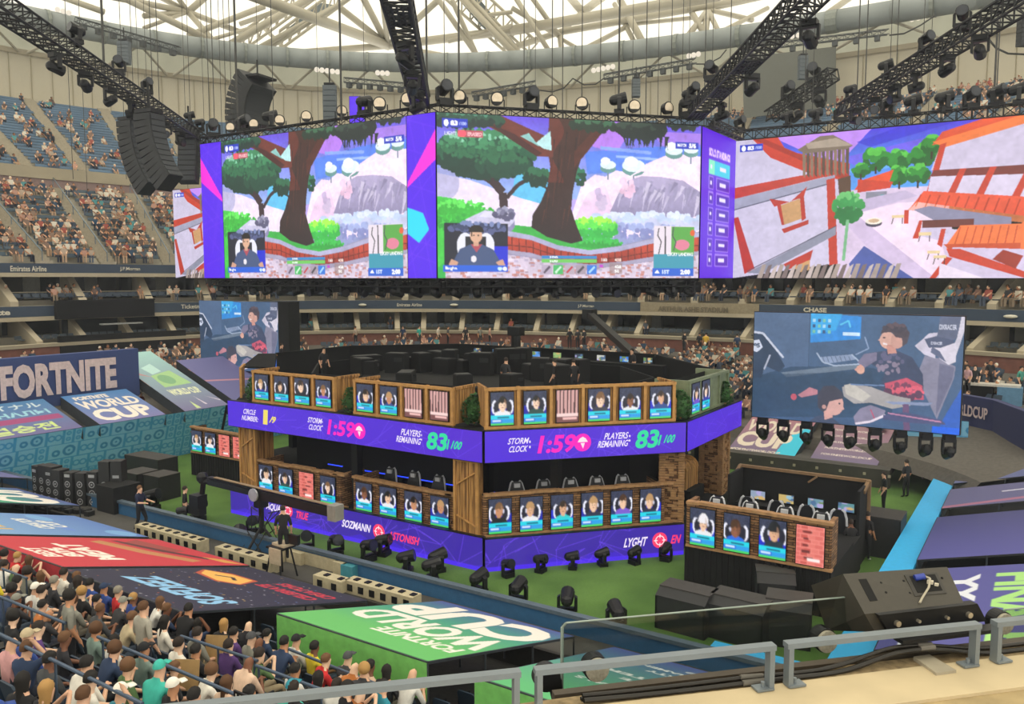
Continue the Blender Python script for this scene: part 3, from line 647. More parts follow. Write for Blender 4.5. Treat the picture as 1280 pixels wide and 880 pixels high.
# right side covers rise to the right (+u): read from the court, so the letters lie sideways for us
def side_cover(v0, v1, paint, label, ulen=7.5, skirt='23262b'):
    P = [Vector((-3.1, v0, 1.2)), Vector((-3.1, v1, 1.2)), Vector((-3.1+ulen, v1, 1.2+.26*ulen)), Vector((-3.1+ulen, v0, 1.2+.26*ulen))]
    # picture left edge = court side, top = far end
    w, h = int(ulen*42), int((v1-v0)*42); c = Cv(w, h); paint(c)
    o = mkobj('seat_cover', c.mesh('seat_cover', P[1], P[2]-P[1], P[0]-P[1], printm)); tag(o, label, 'tarp')
    mb = MB(); mb3 = MB()
    for i in range(4): a, b2 = P[i]-Vector((0, 0, .03)), P[(i+1) % 4]-Vector((0, 0, .03)); mb.bar(a, b2, .05)
    mb.add([p-Vector((0, 0, .04)) for p in P], [(0, 1, 2, 3)])
    for f in (0, .25, .5, .75, 1):
        for q, r in ((P[0], P[3]), (P[1], P[2])): p = q.lerp(r, f); mb3.tube(p, p-Vector((0, 0, .95)), .03, n=5)
    mb.obj('underside', mat('cover_underside', '23262b', .8), o); mb3.obj('frame', mat('frame_steel', '50565c', .4, .6), o); return o
def vtext(c, body, x, y0, y1, wd, col, bold=.05):
    """text running up the picture, letters upright when seen from the left edge"""
    d = Cv(int((y1-y0)*c.h), int(wd*c.w)); d.a[:] = -1; d.text(body, 0, .04, 1, .92, col, bold); r = np.rot90(d.a, -1)
    i0, j0 = int(y0*c.h), int(x*c.w); hh, ww = r.shape[:2]; sub = c.a[i0:i0+hh, j0:j0+ww]; r = r[:sub.shape[0], :sub.shape[1]]; m = r[..., 0] >= 0; sub[m] = r[m]
def p_r1(c):
    c.a[:] = c.col('55559a'); vtext(c, 'FINALE', .29, .12, .98, .16, 'a8dc84', .04); vtext(c, 'DE', .06, .12, .98, .08, 'e0e4f0'); vtext(c, 'YY EL', .15, .12, .8, .1, 'e0e4f0'); c.rect(.49, .1, .66, .98, 'a03c8c'); vtext(c, 'FINALS', .5, .14, .94, .14, '6a4a9c')
def p_r2(c):
    c.a[:] = c.col('4d4f92'); k = c.Y[..., None]; c.a[:] = c.col('434578')*(1-k)+c.col('56569c')*k; vtext(c, 'CUP', .62, -.0, 1.0, .36, 'e6dccc', .1)
def p_r3(c):
    c.a[:] = c.col('5d5d88'); c.line([(0, .95), (1, .55)], .1, 'a06a88'); c.line([(.25, .4), (.9, .25)], .05, 'c8c8dc'); c.poly([(.4, .2), (1, 0), (1, .14)], '86b884')
def p_r4(c):
    c.a[:] = c.col('5c6494'); c.ell(.95, .2, .35, .22, 'd8ccc0'); c.ell(.97, .6, .2, .2, 'bcd0dc')
def p_r5(c):
    c.a[:] = c.col('6a6888'); vtext(c, 'WHO', .2, .1, .9, .12, 'c8ccd8'); vtext(c, 'SAYS', .34, .1, .9, .12, 'c8ccd8'); c.rect(.5, .12, .7, .9, 'a4b878'); c.ell(1.0, .4, .3, .7, 'b88a84')
side_cover(20.6, 27.0, p_r1, 'purple cover with green FINALE lettering beside the black wedge speaker')
side_cover(28.1, 33.6, p_r2, 'deep blue purple cover with one cream letter, next beyond the FINALE cover')
side_cover(35.0, 38.4, p_r3, 'purple grey cover with pink and white stripes and a green wedge')
side_cover(39.6, 43.8, p_r4, 'slate blue cover with pale round letter shapes at the right picture edge')
side_cover(45.0, 50.0, p_r5, 'grey mauve cover with a pale green square and white lettering, farthest on the right')
# right corner: navy wall with WORLDCUP
a, b_ = atd(1190, 490, 43.5), atd(1241, 500, 41); a2, b2 = atd(1190, 530, 43.5), atd(1241, 545, 41); c_ = atd(1300, 498, 36); c2 = atd(1300, 560, 36)
for z_ in (a, b_, c_): z_.z = b_.z
for z_ in (a2, b2, c2): z_.z = 1.5
nv = mat('banner_navy_dark', '343a66', .7, var=.04)
rw = MB(); n_ = Vector((0.2, .4, 0)); rw.add([a, b_, c_, a2, b2, c2, a+n_, b_+n_, c_+n_], [(3, 4, 1, 0), (4, 5, 2, 1), (0, 1, 7, 6), (1, 2, 8, 7)])
rwo = rw.obj('banner_wall', nv); tag(rwo, 'navy corner wall banner with pale WORLDCUP lettering below the right terrace desk', 'banner')
p, q = atd(1184, 514, 43.7), atd(1236, 522, 41.2); q.z = p.z+0.0; text_mb('WORLDCUP', Vector((p.x, p.y, b_.z-1.05))-n_*.3, Vector((q.x-p.x, q.y-p.y, 0)), (0, 0, .6), .03, off=.0).obj('lettering', mat('letter_pink_white', 'd8c4c4'), rwo)
# near terrace (planar rake below the viewer)
mb = MB()
ROW0, RZ0, PITCHR, RISE = 11.15, 1.55, .82, .27
for k in range(20):
    v = ROW0-k*PITCHR; z = RZ0+k*RISE
    mb.box((-24, v-.0, z-.2), (41, PITCHR, .4))
struct(mb.obj('near_terrace', mat('terrace_dark', '4b4a48', .9, var=.15)))
mb = MB(); mb.add([(-44, 17.3, .02), (-3.2, 17.3, .02), (-3.2, 11.5, 1.35), (-44, 11.5, 1.35)], [(0, 1, 2, 3)]); struct(mb.obj('near_terrace_lower', mat('terrace_dark', '4b4a48')))
mb = MB(); mb.add([(-3.1, 12, .3), (8, 12, 2.4), (8, 56, 2.4), (-3.1, 56, .3)], [(0, 1, 2, 3)]); struct(mb.obj('right_terrace', darkm))
# ================================================================ the octagonal stage
black = mat('stage_black', '0b0c0f', .9, var=.2, scale=.6); black2 = mat('stage_drape', '0a0b0e', .95, var=.3, scale=1.5); blackm = mat('black_metal', '1b1c1f', .45, .4)
OCT = [(-28.9, 22.6), (-15.8, 22.6), (-10.8, 28.0), (-10.8, 34.2), (-15.8, 39.4), (-28.9, 39.4), (-33.9, 34.2), (-33.9, 28.0)]
def inset(k):
    cx = sum(p[0] for p in OCT)/8; cy = sum(p[1] for p in OCT)/8
    out = []
    for i in range(8):
        a, b, c = Vector(OCT[i-1]), Vector(OCT[i]), Vector(OCT[(i+1) % 8]); d1, d2 = (b-a).normalized(), (c-b).normalized()
        n1, n2 = Vector((-d1.y, d1.x)), Vector((-d2.y, d2.x)); m = (n1+n2).normalized(); out.append(tuple(b+m*(k/m.dot(n1))))
    return out
st = thing('game_stage', 'black two storey octagonal stage standing on the green turf at the centre', 'stage')
MB().prism(inset(.15), .0, 1.05).obj('lower_deck', black, st)
MB().prism(inset(.15), 3.85, 4.75).obj('upper_deck', black, st)
mb = MB(); P = inset(2.6); Q = inset(2.7); k = len(P)
mb.add([(x, y, 1.05) for x, y in P]+[(x, y, 3.85) for x, y in P], [(i, (i+1) % k, (i+1) % k+k, i+k) for i in range(k)]); mb.obj('inner_drape', black2, st)
mb = MB()
for i in range(8):
    (xa, ya), (xb, yb) = inset(.6)[i], inset(.6)[(i+1) % 8]
    for f in ((0, .36, .7) if i != 2 else ()):
        if i == 0 and f: f = .51 if f < .5 else 1
        if i == 1 and f == .7: continue
        x, y = xa+(xb-xa)*f, ya+(yb-ya)*f; MB().box((x, y, 2.45), (.3, .3, 2.8)).obj('post', blackm, st)
# the raised far half of the ring: black backs, rim and walkway roof
mb = MB(); PP = inset(1.2); QQ = inset(4.6)
for i in (3, 4, 5, 6):
    a, b = PP[i], PP[(i+1) % 8]; c, d = QQ[i], QQ[(i+1) % 8]
    mb.add([(*a, 4.75), (*b, 4.75), (*b, 6.15), (*a, 6.15)], [(0, 1, 2, 3)]); mb.bar((*a, 6.17), (*b, 6.17), .12, .1)
mb.obj('far_rim', black, st)
mb = MB(); i = 2
mb.add([(*PP[2], 4.75), (*PP[3], 4.75), (*PP[3], 6.1), (*PP[2], 6.1)], [(0, 1, 2, 3)]); mb.obj('side_rim', black2, st)
mb = MB(); RR = inset(5.5)
mb.add([(x, y, 4.76) for x, y in RR]+[(x, y, 5.3) for x, y in RR], [(i, (i+1) % 8, (i+1) % 8+8, i+8) for i in range(8)]+[tuple(range(8, 16))]); mb.obj('centre_plinth', black2, st)
mb = MB(); SS = inset(3.3)
for i in range(8): a, b = SS[i], SS[(i+1) % 8]; mb.bar((*a, 5.25), (*b, 5.25), .08, 1.0)
mb.obj('inner_partition', black2, st)
g = random.Random(14)
for i in range(26):
    a = g.uniform(0, 6.28); r = g.uniform(2.2, 5.2); x, y = -22.4+r*1.35*math.cos(a), 31+r*.75*math.sin(a); h = g.uniform(.5, 1.25)
    t = thing('equipment_rack', 'black equipment rack in the dark middle of the upper deck', 'rack', (x, y, 5.3), g.uniform(0, 3), 'racks on the upper deck'); w = g.uniform(.6, 1.5); MB().box((0, 0, h/2), (w, .7, h)).obj('body', black, t)
    MB().box((0, 0, h+.02), (w*.9, .6, .04)).box((w*.2, -.36, h*.7), (w*.4, .02, h*.2)).obj('lid', mat('rack_trim', '16181c', .5), t)
# led ribbons
def ribbon_paint(L, H, tiles=1, edge=False):
    h = 56; w = int(L/H*h); c = Cv(w, h, '4a22cf'); m = c.X > -1; g = random.Random(int(L*10)); asp = w/h
    c.grad(m, '4a1fd0', '4e24c6', 0)
    if edge:
        c.rect(0, 0, 1, 1, '3b249e'); c.rect(0, .86, 1, 1, '4a28e0')
        for i in range(int(L*.7)): x = g.random(); c.poly([(x, .86), (x+.05, .7), (x+.1, .86)], '3f22c0')
    for i in range(int(L*1.4)):
        x, y = g.random(), g.random()
        for k in range(g.choice((3, 4, 5))):
            t = g.uniform(0, 6.28); r = g.uniform(.6, 1.6); c.line([(x, y), (x+r*math.cos(t)/asp, y+r*math.sin(t))], .018, '6a45e6', .75)
    return c
screenm = attr_mat('led_screen', 1.12, .4); ledtxt = {}
def led(name, col): return glow('led_'+name, col, 1.0)
def ribbon(nm, p, q, z0, z1, edge, label, texts):
    p, q = Vector((*p, 0)), Vector((*q, 0)); e = (q-p).normalized(); n = Vector((e.y, -e.x, 0)); L = (q-p).length; o = p+n*.12
    me = ribbon_paint(L, z1-z0, edge=edge).mesh('ribbon_screen', o+Vector((0, 0, z1)), q-p, (0, 0, z0-z1), screenm)
    r = mkobj('ribbon_screen', me); tag(r, label, 'led screen')
    MB().add([o-n*.03+Vector((0, 0, z0-.03)), o-n*.03+(q-p)+Vector((0, 0, z0-.03)), o-n*.03+(q-p)+Vector((0, 0, z1+.02)), o-n*.03+Vector((0, 0, z1+.02)), o-n*.2+Vector((0, 0, z0-.03)), o-n*.2+(q-p)+Vector((0, 0, z0-.03)), o-n*.2+(q-p)+Vector((0, 0, z1+.02)), o-n*.2+Vector((0, 0, z1+.02))],
             [(0, 3, 7, 4), (1, 5, 6, 2), (0, 4, 5, 1), (3, 2, 6, 7), (4, 7, 6, 5), (0, 1, 2, 3)]).obj('housing', blackm, r)
    for (body, s0, s1, h0, h1, col, b, sh) in texts:
        if body == '@target':
            mb = MB(); c = o+e*((s0+s1)/2)+Vector((0, 0, (h0+h1)/2))+n*.02; R = (h1-h0)/2
            def disc(r_, off, m_): m_.add([c+n*off]+[c+n*off+e*(r_*math.cos(t*math.pi/12))+Vector((0, 0, r_*math.sin(t*math.pi/12))) for t in range(24)], [(0, 1+t, 1+(t+1) % 24) for t in range(24)])
            disc(R, 0, mb); mb.obj('target_disc', led(col, col), r); mb = MB(); 
            for t in range(24):
                a0, a1 = t*math.pi/12, (t+1)*math.pi/12; f = lambda rr, a: c+n*.01+e*(rr*math.cos(a))+Vector((0, 0, rr*math.sin(a)))
                mb.add([f(R*.5, a0), f(R*.5, a1), f(R*.62, a1), f(R*.62, a0)], [(0, 1, 2, 3)])
            for a in range(4):
                f = lambda x, y: c+n*.01+e*(x*math.cos(a*math.pi/2)-y*math.sin(a*math.pi/2))+Vector((0, 0, x*math.sin(a*math.pi/2)+y*math.cos(a*math.pi/2)))
                mb.add([f(R*.3, -R*.06), f(R*.8, -R*.06), f(R*.8, R*.06), f(R*.3, R*.06)], [(0, 1, 2, 3)])
            mb.obj('target_cross', led('white', 'ffe8f0'), r); continue
        if body == '@storm':
            mb = MB(); c = o+e*((s0+s1)/2)+Vector((0, 0, (h0+h1)/2))+n*.02; R = (h1-h0)/2
            mb.add([c]+[c+e*(R*math.cos(t*math.pi/12))+Vector((0, 0, R*math.sin(t*math.pi/12))) for t in range(24)], [(0, 1+t, 1+(t+1) % 24) for t in range(24)]); mb.obj('storm_disc', led(col, col), r)
            mb = MB(); f = lambda x, y: c+n*.01+e*(x*R)+Vector((0, 0, y*R))
            mb.add([f(-.6, .05), f(.6, .05), f(.35, .45), f(0, .65), f(-.35, .45)], [(0, 1, 2, 3, 4)]); mb.add([f(-.25, -.05), f(.25, -.05), f(.05, -.7)], [(0, 1, 2)]); mb.obj('storm_icon', led('white', 'ffe8f0'), r); continue
        text_mb(body, o+e*s0+Vector((0, 0, z0+(z1-z0)*h0)), e*(s1-s0)+Vector((0, 0, 0)), Vector((0, 0, (z1-z0)*(h1-h0)))+e*(sh*.12*(z1-z0)), b, off=.02).obj('lettering', led(col, col), r)
    return r
def sA(px): return onv(px, 560, 22.5).x+28.9
def sB(px):
    p = onplane(px, 560, (-15.8, 22.6, 0), (.734, -.679, 0)); return (Vector((p.x, p.y))-Vector(OCT[1])).length
WH, PK, GR, YL, RD = 'f4e8ff', 'fb1fc0', '2fe0a0', 'f5e06a', 'ff3f6e'
A3 = 3.8; H3 = 4.84
def zf(h): return h
ribbon('a', OCT[0], OCT[1], 3.78, 4.84, False, 'upper violet ribbon screen of the long left face, showing circle number and storm clock', [
 ('CIRCLE', sA(306), sA(321), .56, .76, WH, .02, .5), ('NUMBER:', sA(304), sA(324), .3, .5, WH, .02, .5), ('1', sA(330.5), sA(336), .25, .82, YL, .0, .4), ('/9', sA(338), sA(345), .34, .6, YL, .04, 1),
 ('STORM', sA(386), sA(403), .56, .76, WH, .02, .5), ('CLOCK', sA(387), sA(403), .3, .5, WH, .02, .5), (':', sA(404), sA(405), .45, .68, WH, .03, 0), ('1:59', sA(410), sA(443), .2, .78, PK, .035, 1), ('@storm', sA(444), sA(457), 3.78+.22, 3.78+.83, PK, 0, 0),
 ('PLAYERS', sA(502), sA(526), .56, .78, WH, .02, .5), ('REMAINING', sA(496), sA(526), .3, .52, WH, .02, .5), (':', sA(527.5), sA(528.5), .45, .68, WH, .03, 0), ('83', sA(533), sA(558), .2, .8, GR, .035, 1), ('/', sA(559), sA(563), .28, .62, GR, .04, 0), ('100', sA(564), sA(576), .32, .6, GR, .03, 1)])
ribbon('b', OCT[1], OCT[2], 3.78, 4.84, False, 'upper violet ribbon screen of the front chamfer, reading STORM CLOCK 1:59', [
 ('STORM', sB(633), sB(658), .56, .76, WH, .02, .5), ('CLOCK', sB(634), sB(657), .3, .5, WH, .02, .5), (':', sB(660), sB(662), .4, .66, WH, .03, 0), ('1:59', sB(670), sB(716), .2, .8, PK, .035, 1), ('@storm', sB(719), sB(734), 3.78+.22, 3.78+.85, PK, 0, 0),
 ('PLAYERS', sB(753), sB(782), .56, .78, WH, .02, .5), ('REMAINING', sB(745), sB(782), .3, .52, WH, .02, .5), (':', sB(784), sB(786), .45, .68, WH, .03, 0), ('83', sB(791), sB(819), .2, .82, GR, .035, 1), ('/', sB(820), sB(825), .28, .62, GR, .04, 0), ('100', sB(827), sB(839), .34, .62, GR, .03, 1)])
ribbon('c', OCT[2], OCT[3], 3.78, 4.84, False, 'upper violet ribbon screen on the right side face, without lettering', [])
ribbon('d', OCT[0], OCT[1], .0, 1.17, True, 'lower violet ribbon screen of the long left face reading AQUA TRUE and SOZMANN ASTONISH', [
 ('AQUA', sA(331), sA(349), .4, .68, WH, .03, .6), ('@target', sA(352), sA(366), .38, .92, RD, 0, 0), ('TRUE', sA(368), sA(383), .36, .62, RD, .03, .6),
 ('SOZMANN', sA(426), sA(461), .42, .68, WH, .03, .6), ('@target', sA(465), sA(481), .32, .9, RD, 0, 0), ('ASTONISH', sA(484), sA(522), .36, .62, RD, .03, .6)])
ribbon('e', OCT[1], OCT[2], .0, 1.12, True, 'lower violet ribbon screen of the front chamfer reading LYGHT', [
 ('LYGHT', sB(779), sB(807), .4, .7, WH, .03, .6), ('@target', sB(815), sB(834), .32, .9, RD, 0, 0), ('EN', sB(838), sB(849), .4, .68, RD, .03, .6)])
# ---------------------------------------------------------------- portrait pictures
SKIN = ['e8c0a0', 'f0cfb4', 'd9a986', 'c48a64', 'f3d6c0', '8a5a40']; HAIR = ['2a1e18', '4a3020', '1a1614', '7a5838', 'b89060', '33261e']
def portrait(seed, kind=0, hat=None, shirt=None, hair=None):
    c = Cv(34, 42, '181a2c'); g = random.Random(seed*7+1); asp = 34/42
    if kind == 1:   # broken wood
        c.a[:] = c.col('4a2c30'); 
        for i in range(6): x = .04+i*.16; c.poly([(x, .02), (x+.11, .0), (x+.1+g.uniform(-.02, .02), .72), (x+.01, .74)], 'd8a8a4'); c.poly([(x+.02, .02), (x+.05, .0), (x+.05, .7), (x+.03, .7)], 'c08c88')
        c.rect(.02, .72, .98, .8, 'f0d0cc'); c.rect(.02, .8, .98, .98, '7a4c4c'); c.rect(.3, .84, .9, .9, 'e8b8b4'); return c
    if kind == 2:   # broken red bricks
        c.a[:] = c.col('e88a80')
        for i in range(9):
            for j in range(4): x = (j+.5*(i % 2))*.26-.1; y = i*.11+.01; c.rect(x+.01, y+.01, x+.25, y+.095, ('d86a62', 'e0786e', 'c85850')[(i*3+j*2) % 3])
        for i in range(5): x, y = g.uniform(.2, .6), .15+.16*i; c.rect(x, y, x+g.uniform(.15, .35), y+.05, '6a3030')
        c.rect(.4, .8, .85, .87, 'ffe8e4'); return c
    c.rect(0, 0, 1, .3, '343a52', noise=.5); c.rect(0, .42, 1, .72, g.choice(('1c2cc0', '26306e', '1a22a0')) if g.random() < .7 else '1a1c30')
    cx = .5+g.uniform(-.08, .08); cy = .38+g.uniform(-.05, .05); s = g.uniform(1.1, 1.45)
    c.ell(cx-.26*s, cy+.06, .12, .2, 'e6e6f4'); c.ell(cx+.26*s, cy+.06, .12, .2, 'e6e6f4'); c.ell(cx-.2*s, cy+.08, .12, .19, '202030'); c.ell(cx+.2*s, cy+.08, .12, .19, '202030')
    sh = shirt or g.choice(('20222c', '2c4a8a', 'e8e6ea', '3a3c48', '1a1a20', '6a4ac0', '2a4a44', 'e4e4e8'))
    c.poly([(cx-.42, .8), (cx-.3, cy+.22), (cx-.08, cy+.16), (cx+.08, cy+.16), (cx+.3, cy+.22), (cx+.42, .8)], sh)
    sk = g.choice(SKIN); c.rect(cx-.06, cy+.06, cx+.06, cy+.2, sk); c.ell(cx, cy, .125*s, .15*s, sk); hr = hair or g.choice(HAIR)
    c.fill((((c.X-cx)/(.15*s))**2+((c.Y-cy+.03)/(.17*s))**2 < 1) & (c.Y < cy-.05+.02*np.sin(c.X*40)), hr)
    if hat: c.fill((((c.X-cx)/(.17*s))**2+((c.Y-cy+.03)/(.2*s))**2 < 1) & (c.Y < cy-.02), hat)
    for q in (-1, 1): c.ell(cx+q*.05, cy+.005, .018, .012, '2a1a18'); c.ell(cx+q*.145*s, cy+.01, .035, .06, 'c8c8dc' if g.random() < .5 else '2a2a3a')
    c.line([(cx-.035, cy+.08), (cx+.035, cy+.08)], .014, 'a05a54'); c.fill((((c.X-cx)/(.125*s))**2+((c.Y-cy)/(.15*s))**2 < 1) & (c.X > cx+.06*s), 'b08870' if sk != SKIN[5] else '6a4030', .5)
    c.rect(0, .7, 1, .82, '20d0e0'); c.rect(.3, .735, .8, .785, '126a86'); c.rect(0, .82, 1, .93, '2a78d8'); c.rect(.08, .84, .45, .88, 'cfe6ff'); c.rect(.5, .82, 1, .93, '2a9ae0'); c.rect(0, .93, 1, 1, '48c860')
    return c
_pc = {}
def portrait_mesh(seed, kind, hat=None, shirt=None, w=.78, h=.98):
    k = (seed, kind, hat, shirt, w, h)
    if k not in _pc: _pc[k] = portrait(seed, kind, hat, shirt).mesh('portrait_screen', (-w/2, 0, h), (w, 0, 0), (0, 0, -h), screenm)
    return _pc[k]
planks = bpy.data.materials.new('planks'); planks.use_nodes = True; nt = planks.node_tree; b = nt.nodes['Principled BSDF']; b.inputs['Roughness'].default_value = .8
tc = nt.nodes.new('ShaderNodeTexCoord'); w1 = nt.nodes.new('ShaderNodeTexNoise'); mp = nt.nodes.new('ShaderNodeMapping'); mp.inputs['Scale'].default_value = (9, 9, .6); nt.links.new(tc.outputs['Object'], mp.inputs['Vector']); nt.links.new(mp.outputs[0], w1.inputs['Vector']); w1.inputs['Scale'].default_value = 1.2
rp = nt.nodes.new('ShaderNodeValToRGB'); rp.color_ramp.elements[0].position = .35; rp.color_ramp.elements[1].position = .62; rp.color_ramp.elements[0].color = (*lin(hexc('6d4a26')), 1); rp.color_ramp.elements[1].color = (*lin(hexc('c39256')), 1)
nt.links.new(w1.outputs['Fac'], rp.inputs['Fac']); nt.links.new(rp.outputs[0], b.inputs['Base Color'])
timber = mat('timber', 'b98a50', .75, var=.18, scale=5); stone = brick_mat('stacked_stone', 'a67c56', '63452f', '1e1611', w=.34, h=.085, mort=.01); stone_l = mat('stone_edge', 'a07a54', .85, var=.25, scale=6)
olive = mat('olive_metal', '7f8a6e', .5, .2, var=.2, scale=3)
PERS = {}
def booth(style, p, q, z0, z1, screens, label, group, ret=(0, 1), depth=1.3, gap=None):
    """front wall from p to q (left to right seen from outside), with a screen in each bay"""
    p, q = Vector((*p, 0)), Vector((*q, 0)); L = (q-p).length; e = (q-p)/L; rz = math.atan2(e.y, e.x); H = z1-z0
    t = thing('player_booth', label, 'booth', (p.x, p.y, z0), rz, group)
    wm = {'wood': planks, 'stone': stone, 'metal': olive}[style]; fm = {'wood': timber, 'stone': stone_l, 'metal': olive}[style]
    mb = MB(); g = random.Random(int(L*100))
    if style == 'wood':
        x = 0
        while x < L-.02:
            w = min(g.uniform(.1, .18), L-x); mb.box((x+w/2, .1+g.uniform(-.012, .012), H/2+g.uniform(-.02, .02)), (w-.012, .04, H-.05)); x += w
    else:
        mb.box((L/2, .12, H/2), (L, .12, H-.02))
        if style == 'stone':
            for i in range(int(L*14)): mb.box((g.uniform(.1, L-.1), .05, g.uniform(.06, H-.06)), (g.uniform(.14, .32), g.uniform(.03, .08), .07))
    mb.obj('front_wall', wm, t)
    n = len(screens); bw = L/n
    mb = MB(); post = .11 if style != 'stone' else .0
    if style == 'wood' or style == 'metal':
        mb.box((L/2, .04, H-.05), (L+.06, .12, .1)); mb.box((L/2, .04, .05), (L+.06, .12, .1))
        for i in range(n+1): mb.box((min(L-.05, max(.05, i*bw)), .05, H/2), (post, .13, H+(.04 if i % 2 else 0)))
    else:
        x = 0
        while x < L: w = g.uniform(.3, .7); mb.box((min(x+w/2, L), .08, H+g.uniform(-.01, .03)), (w, .24, .09)); mb.box((min(x+w/2, L), .07, .03), (w, .2, .07)); x += w
    mb.obj('wall_frame', fm, t)
    for side in ret:   # returns going in
        x = .04 if side == 0 else L-.04; mb = MB()
        if style == 'wood':
            for i in range(int(depth/.16)): mb.box((x, .16+.16*i, H/2), (.04, .145, H-.05))
            mb.box((x, depth/2+.1, H-.04), (.1, depth, .1))
        else: mb.box((x, depth/2+.1, H/2), (.14, depth, H)); 
        mb.obj('side_wall', wm, t)
    for i, s in enumerate(screens):
        if s is None: continue
        seed, kind, *r = s; hat = r[0] if r else None; sh = r[1] if len(r) > 1 else None
        w = min(.8, bw*.74); h = H-.3 if style == 'wood' else H-.24
        o = mkobj('portrait_screen', portrait_mesh(seed, kind, hat, sh, round(w, 2), round(h, 2)), t, (bw*(i+.5), -.035, .14 if style == 'wood' else .1))
        MB().box((0, .022, h/2), (w+.04, .03, h+.04)).obj('screen_case', blackm, o)
    return t
def PB(s, back=.25):
    a, b = Vector(OCT[1]), Vector(OCT[2]); e = (b-a).normalized(); n = Vector((e.y, -e.x)); r = a+e*s-n*back; return (r.x, r.y)
UW = 'wooden booths on the upper deck'; LW = 'stone booths on the lower deck'
booth('wood', (-27.75, 22.85), (-23.0, 22.85), 4.84, 6.17, [(1, 0, None, '2c3a9a'), (2, 0), (3, 0, None, '20222c'), (4, 0)], 'wooden plank booth with four lit portrait screens, upper deck far left', UW)
booth('wood', (-22.0, 22.85), (-17.3, 22.85), 4.84, 6.17, [(5, 0, None, '20222c'), (6, 0), (7, 1), (8, 1)], 'wooden plank booth with two portrait screens and two pink plank pictures, middle of upper deck', UW)
booth('wood', PB(.1), PB(7.1), 4.84, 6.27, [(9, 0, None, 'e8e6ea'), (10, 0, None, '2a4a44'), (11, 1), (12, 0, None, '3a3c48'), (13, 0, None, 'e4e4e8'), (14, 0)], 'longest wooden booth, six bays above the STORM CLOCK ribbon at the front', UW)
booth('stone', (-27.65, 22.85), (-22.85, 22.85), 1.06, 2.36, [(15, 0), (16, 0), (17, 2), (18, 0)], 'dark stone booth with three portrait screens and one red brick picture, lower deck far left', LW)
booth('stone', (-22.15, 22.85), (-17.3, 22.85), 1.06, 2.36, [(19, 0, None, 'e8e6ea'), (20, 0), (21, 0, None, 'e8e6ea'), (22, 0, None, '2c4a8a')], 'dark stone booth with four portrait screens, lower deck left of the wood pillar', LW)
booth('stone', PB(.05), PB(6.75), 1.1, 2.55, [(23, 0), (24, 0, None, 'e4e4e8'), (25, 0, None, '30c8c8'), (26, 0, None, '2a3048'), (27, 0, None, '7a5ac8'), (28, 0, None, '2a3048')], 'longest stone booth with six portrait screens above the LYGHT ribbon', LW)
booth('metal', (-11.0, 29.0), (-11.0, 33.4), 4.84, 6.2, [(29, 0), (30, 0, None, '2c3a9a'), None, None], 'olive metal framed booth with two narrow screens on the upper right side', 'metal booth', ret=(0, 1))
booth('stone', (-9.45, 24.8), (-5.05, 24.8), 1.42, 2.85, [(31, 0, 'e8e4e8', 'e4e4e8'), (32, 0, None, '2a6ad8'), (33, 0, '1a1c22', '20303c'), (34, 2)], 'stone booth on the black platform right of the stage with three portraits and red bricks', 'ground booths beside the stage', depth=.8)
booth('stone', (-36.15, 25.8), (-31.9, 25.8), 1.2, 2.48, [(35, 0), (36, 0, None, 'e8e6ea'), (37, 2), (38, 2)], 'stone booth on the black platform left of the stage, behind the crane arm', 'ground booths beside the stage', depth=.8)
for (u0, u1, v0, v1, h, lb) in ((-9.5, -5.0, 24.85, 28.2, 1.4, 'black draped platform carrying the right ground booth'), (-36.3, -34.0, 25.9, 29.0, 1.15, 'black draped platform carrying the left ground booth')):
    if u0 < -30: u1 = -31.8; v1 = 27.6
    pl = MB().box(((u0+u1)/2, (v0+v1)/2, h/2), (u1-u0, v1-v0, h)).obj('platform', black2); tag(pl, lb, 'platform')
    mb = MB()
    for i in range(24): x = u0+(u1-u0)*(i+.5)/24; mb.tube((x, v0-.01, .02), (x, v0-.01, h-.02), .04, n=5)
    mb.obj('drape', black2, pl)
# right rear booth with four game places, seen from inside
rb = thing('player_booth', 'black booth with four monitors and gaming chairs behind the right ground booth', 'booth', (-9.65, 31.1, 0), 0, 'ground booths beside the stage')
mb = MB(); mb.box((2.25, .1, 1.4), (4.6, .12, 2.8)); mb.box((.0, -.7, 1.4), (.1, 1.6, 2.7)); mb.box((4.5, -.7, 1.4), (.1, 1.6, 2.7)); mb.obj('back_wall', black, rb)
mb = MB(); mb.box((2.25, .02, 2.8), (4.7, .14, .1)); mb.bar((-.05, -1.0, 2.45), (-.05, 0, 2.8), .12); mb.box((4.58, -.1, 1.9), (.14, .14, 1.9)); mb.bar((4.55, -.9, 2.6), (4.55, 0, 2.8), .12); mb.bar((2.5, -.08, 2.5), (2.8, -.08, 2.75), .07); mb.obj('trim', mat('trim_timber', '80664a', .8), rb)
MB().box((2.25, -.55, 1.55), (4.4, .7, .06)).obj('desk', black, rb); MB().box((2.25, -2.2, .6), (4.7, 1.8, 1.2)).obj('base', black2, rb)
def monitor(parent, x, y, z, col, k, s=1.):
    c = Cv(24, 14, col); g = random.Random(k)
    for i in range(9): x0, y0 = g.random(), g.random(); c.ell(x0, y0, g.uniform(.08, .25), g.uniform(.1, .3), g.choice(('8fb7c8', '6a8a50', 'c8a868', '4a6a90', 'a8a0d0', col)))
    o = mkobj('monitor', c.mesh('monitor', (x-.27*s, y-.03, z+.34*s), (.54*s, 0, 0), (0, 0, -.31*s), screenm), parent)
    MB().box((x, y, z+.185*s), (.58*s, .04, .35*s)).tube((x, y+.02, z-.1), (x, y+.02, z+.1), .02).obj('bezel', blackm, o)
for i, cl in enumerate(('8a9ab0', 'c0a868', '6a90a0', '5a8a90')): monitor(rb, .75+1.05*i, -.35, 1.65, cl, i)
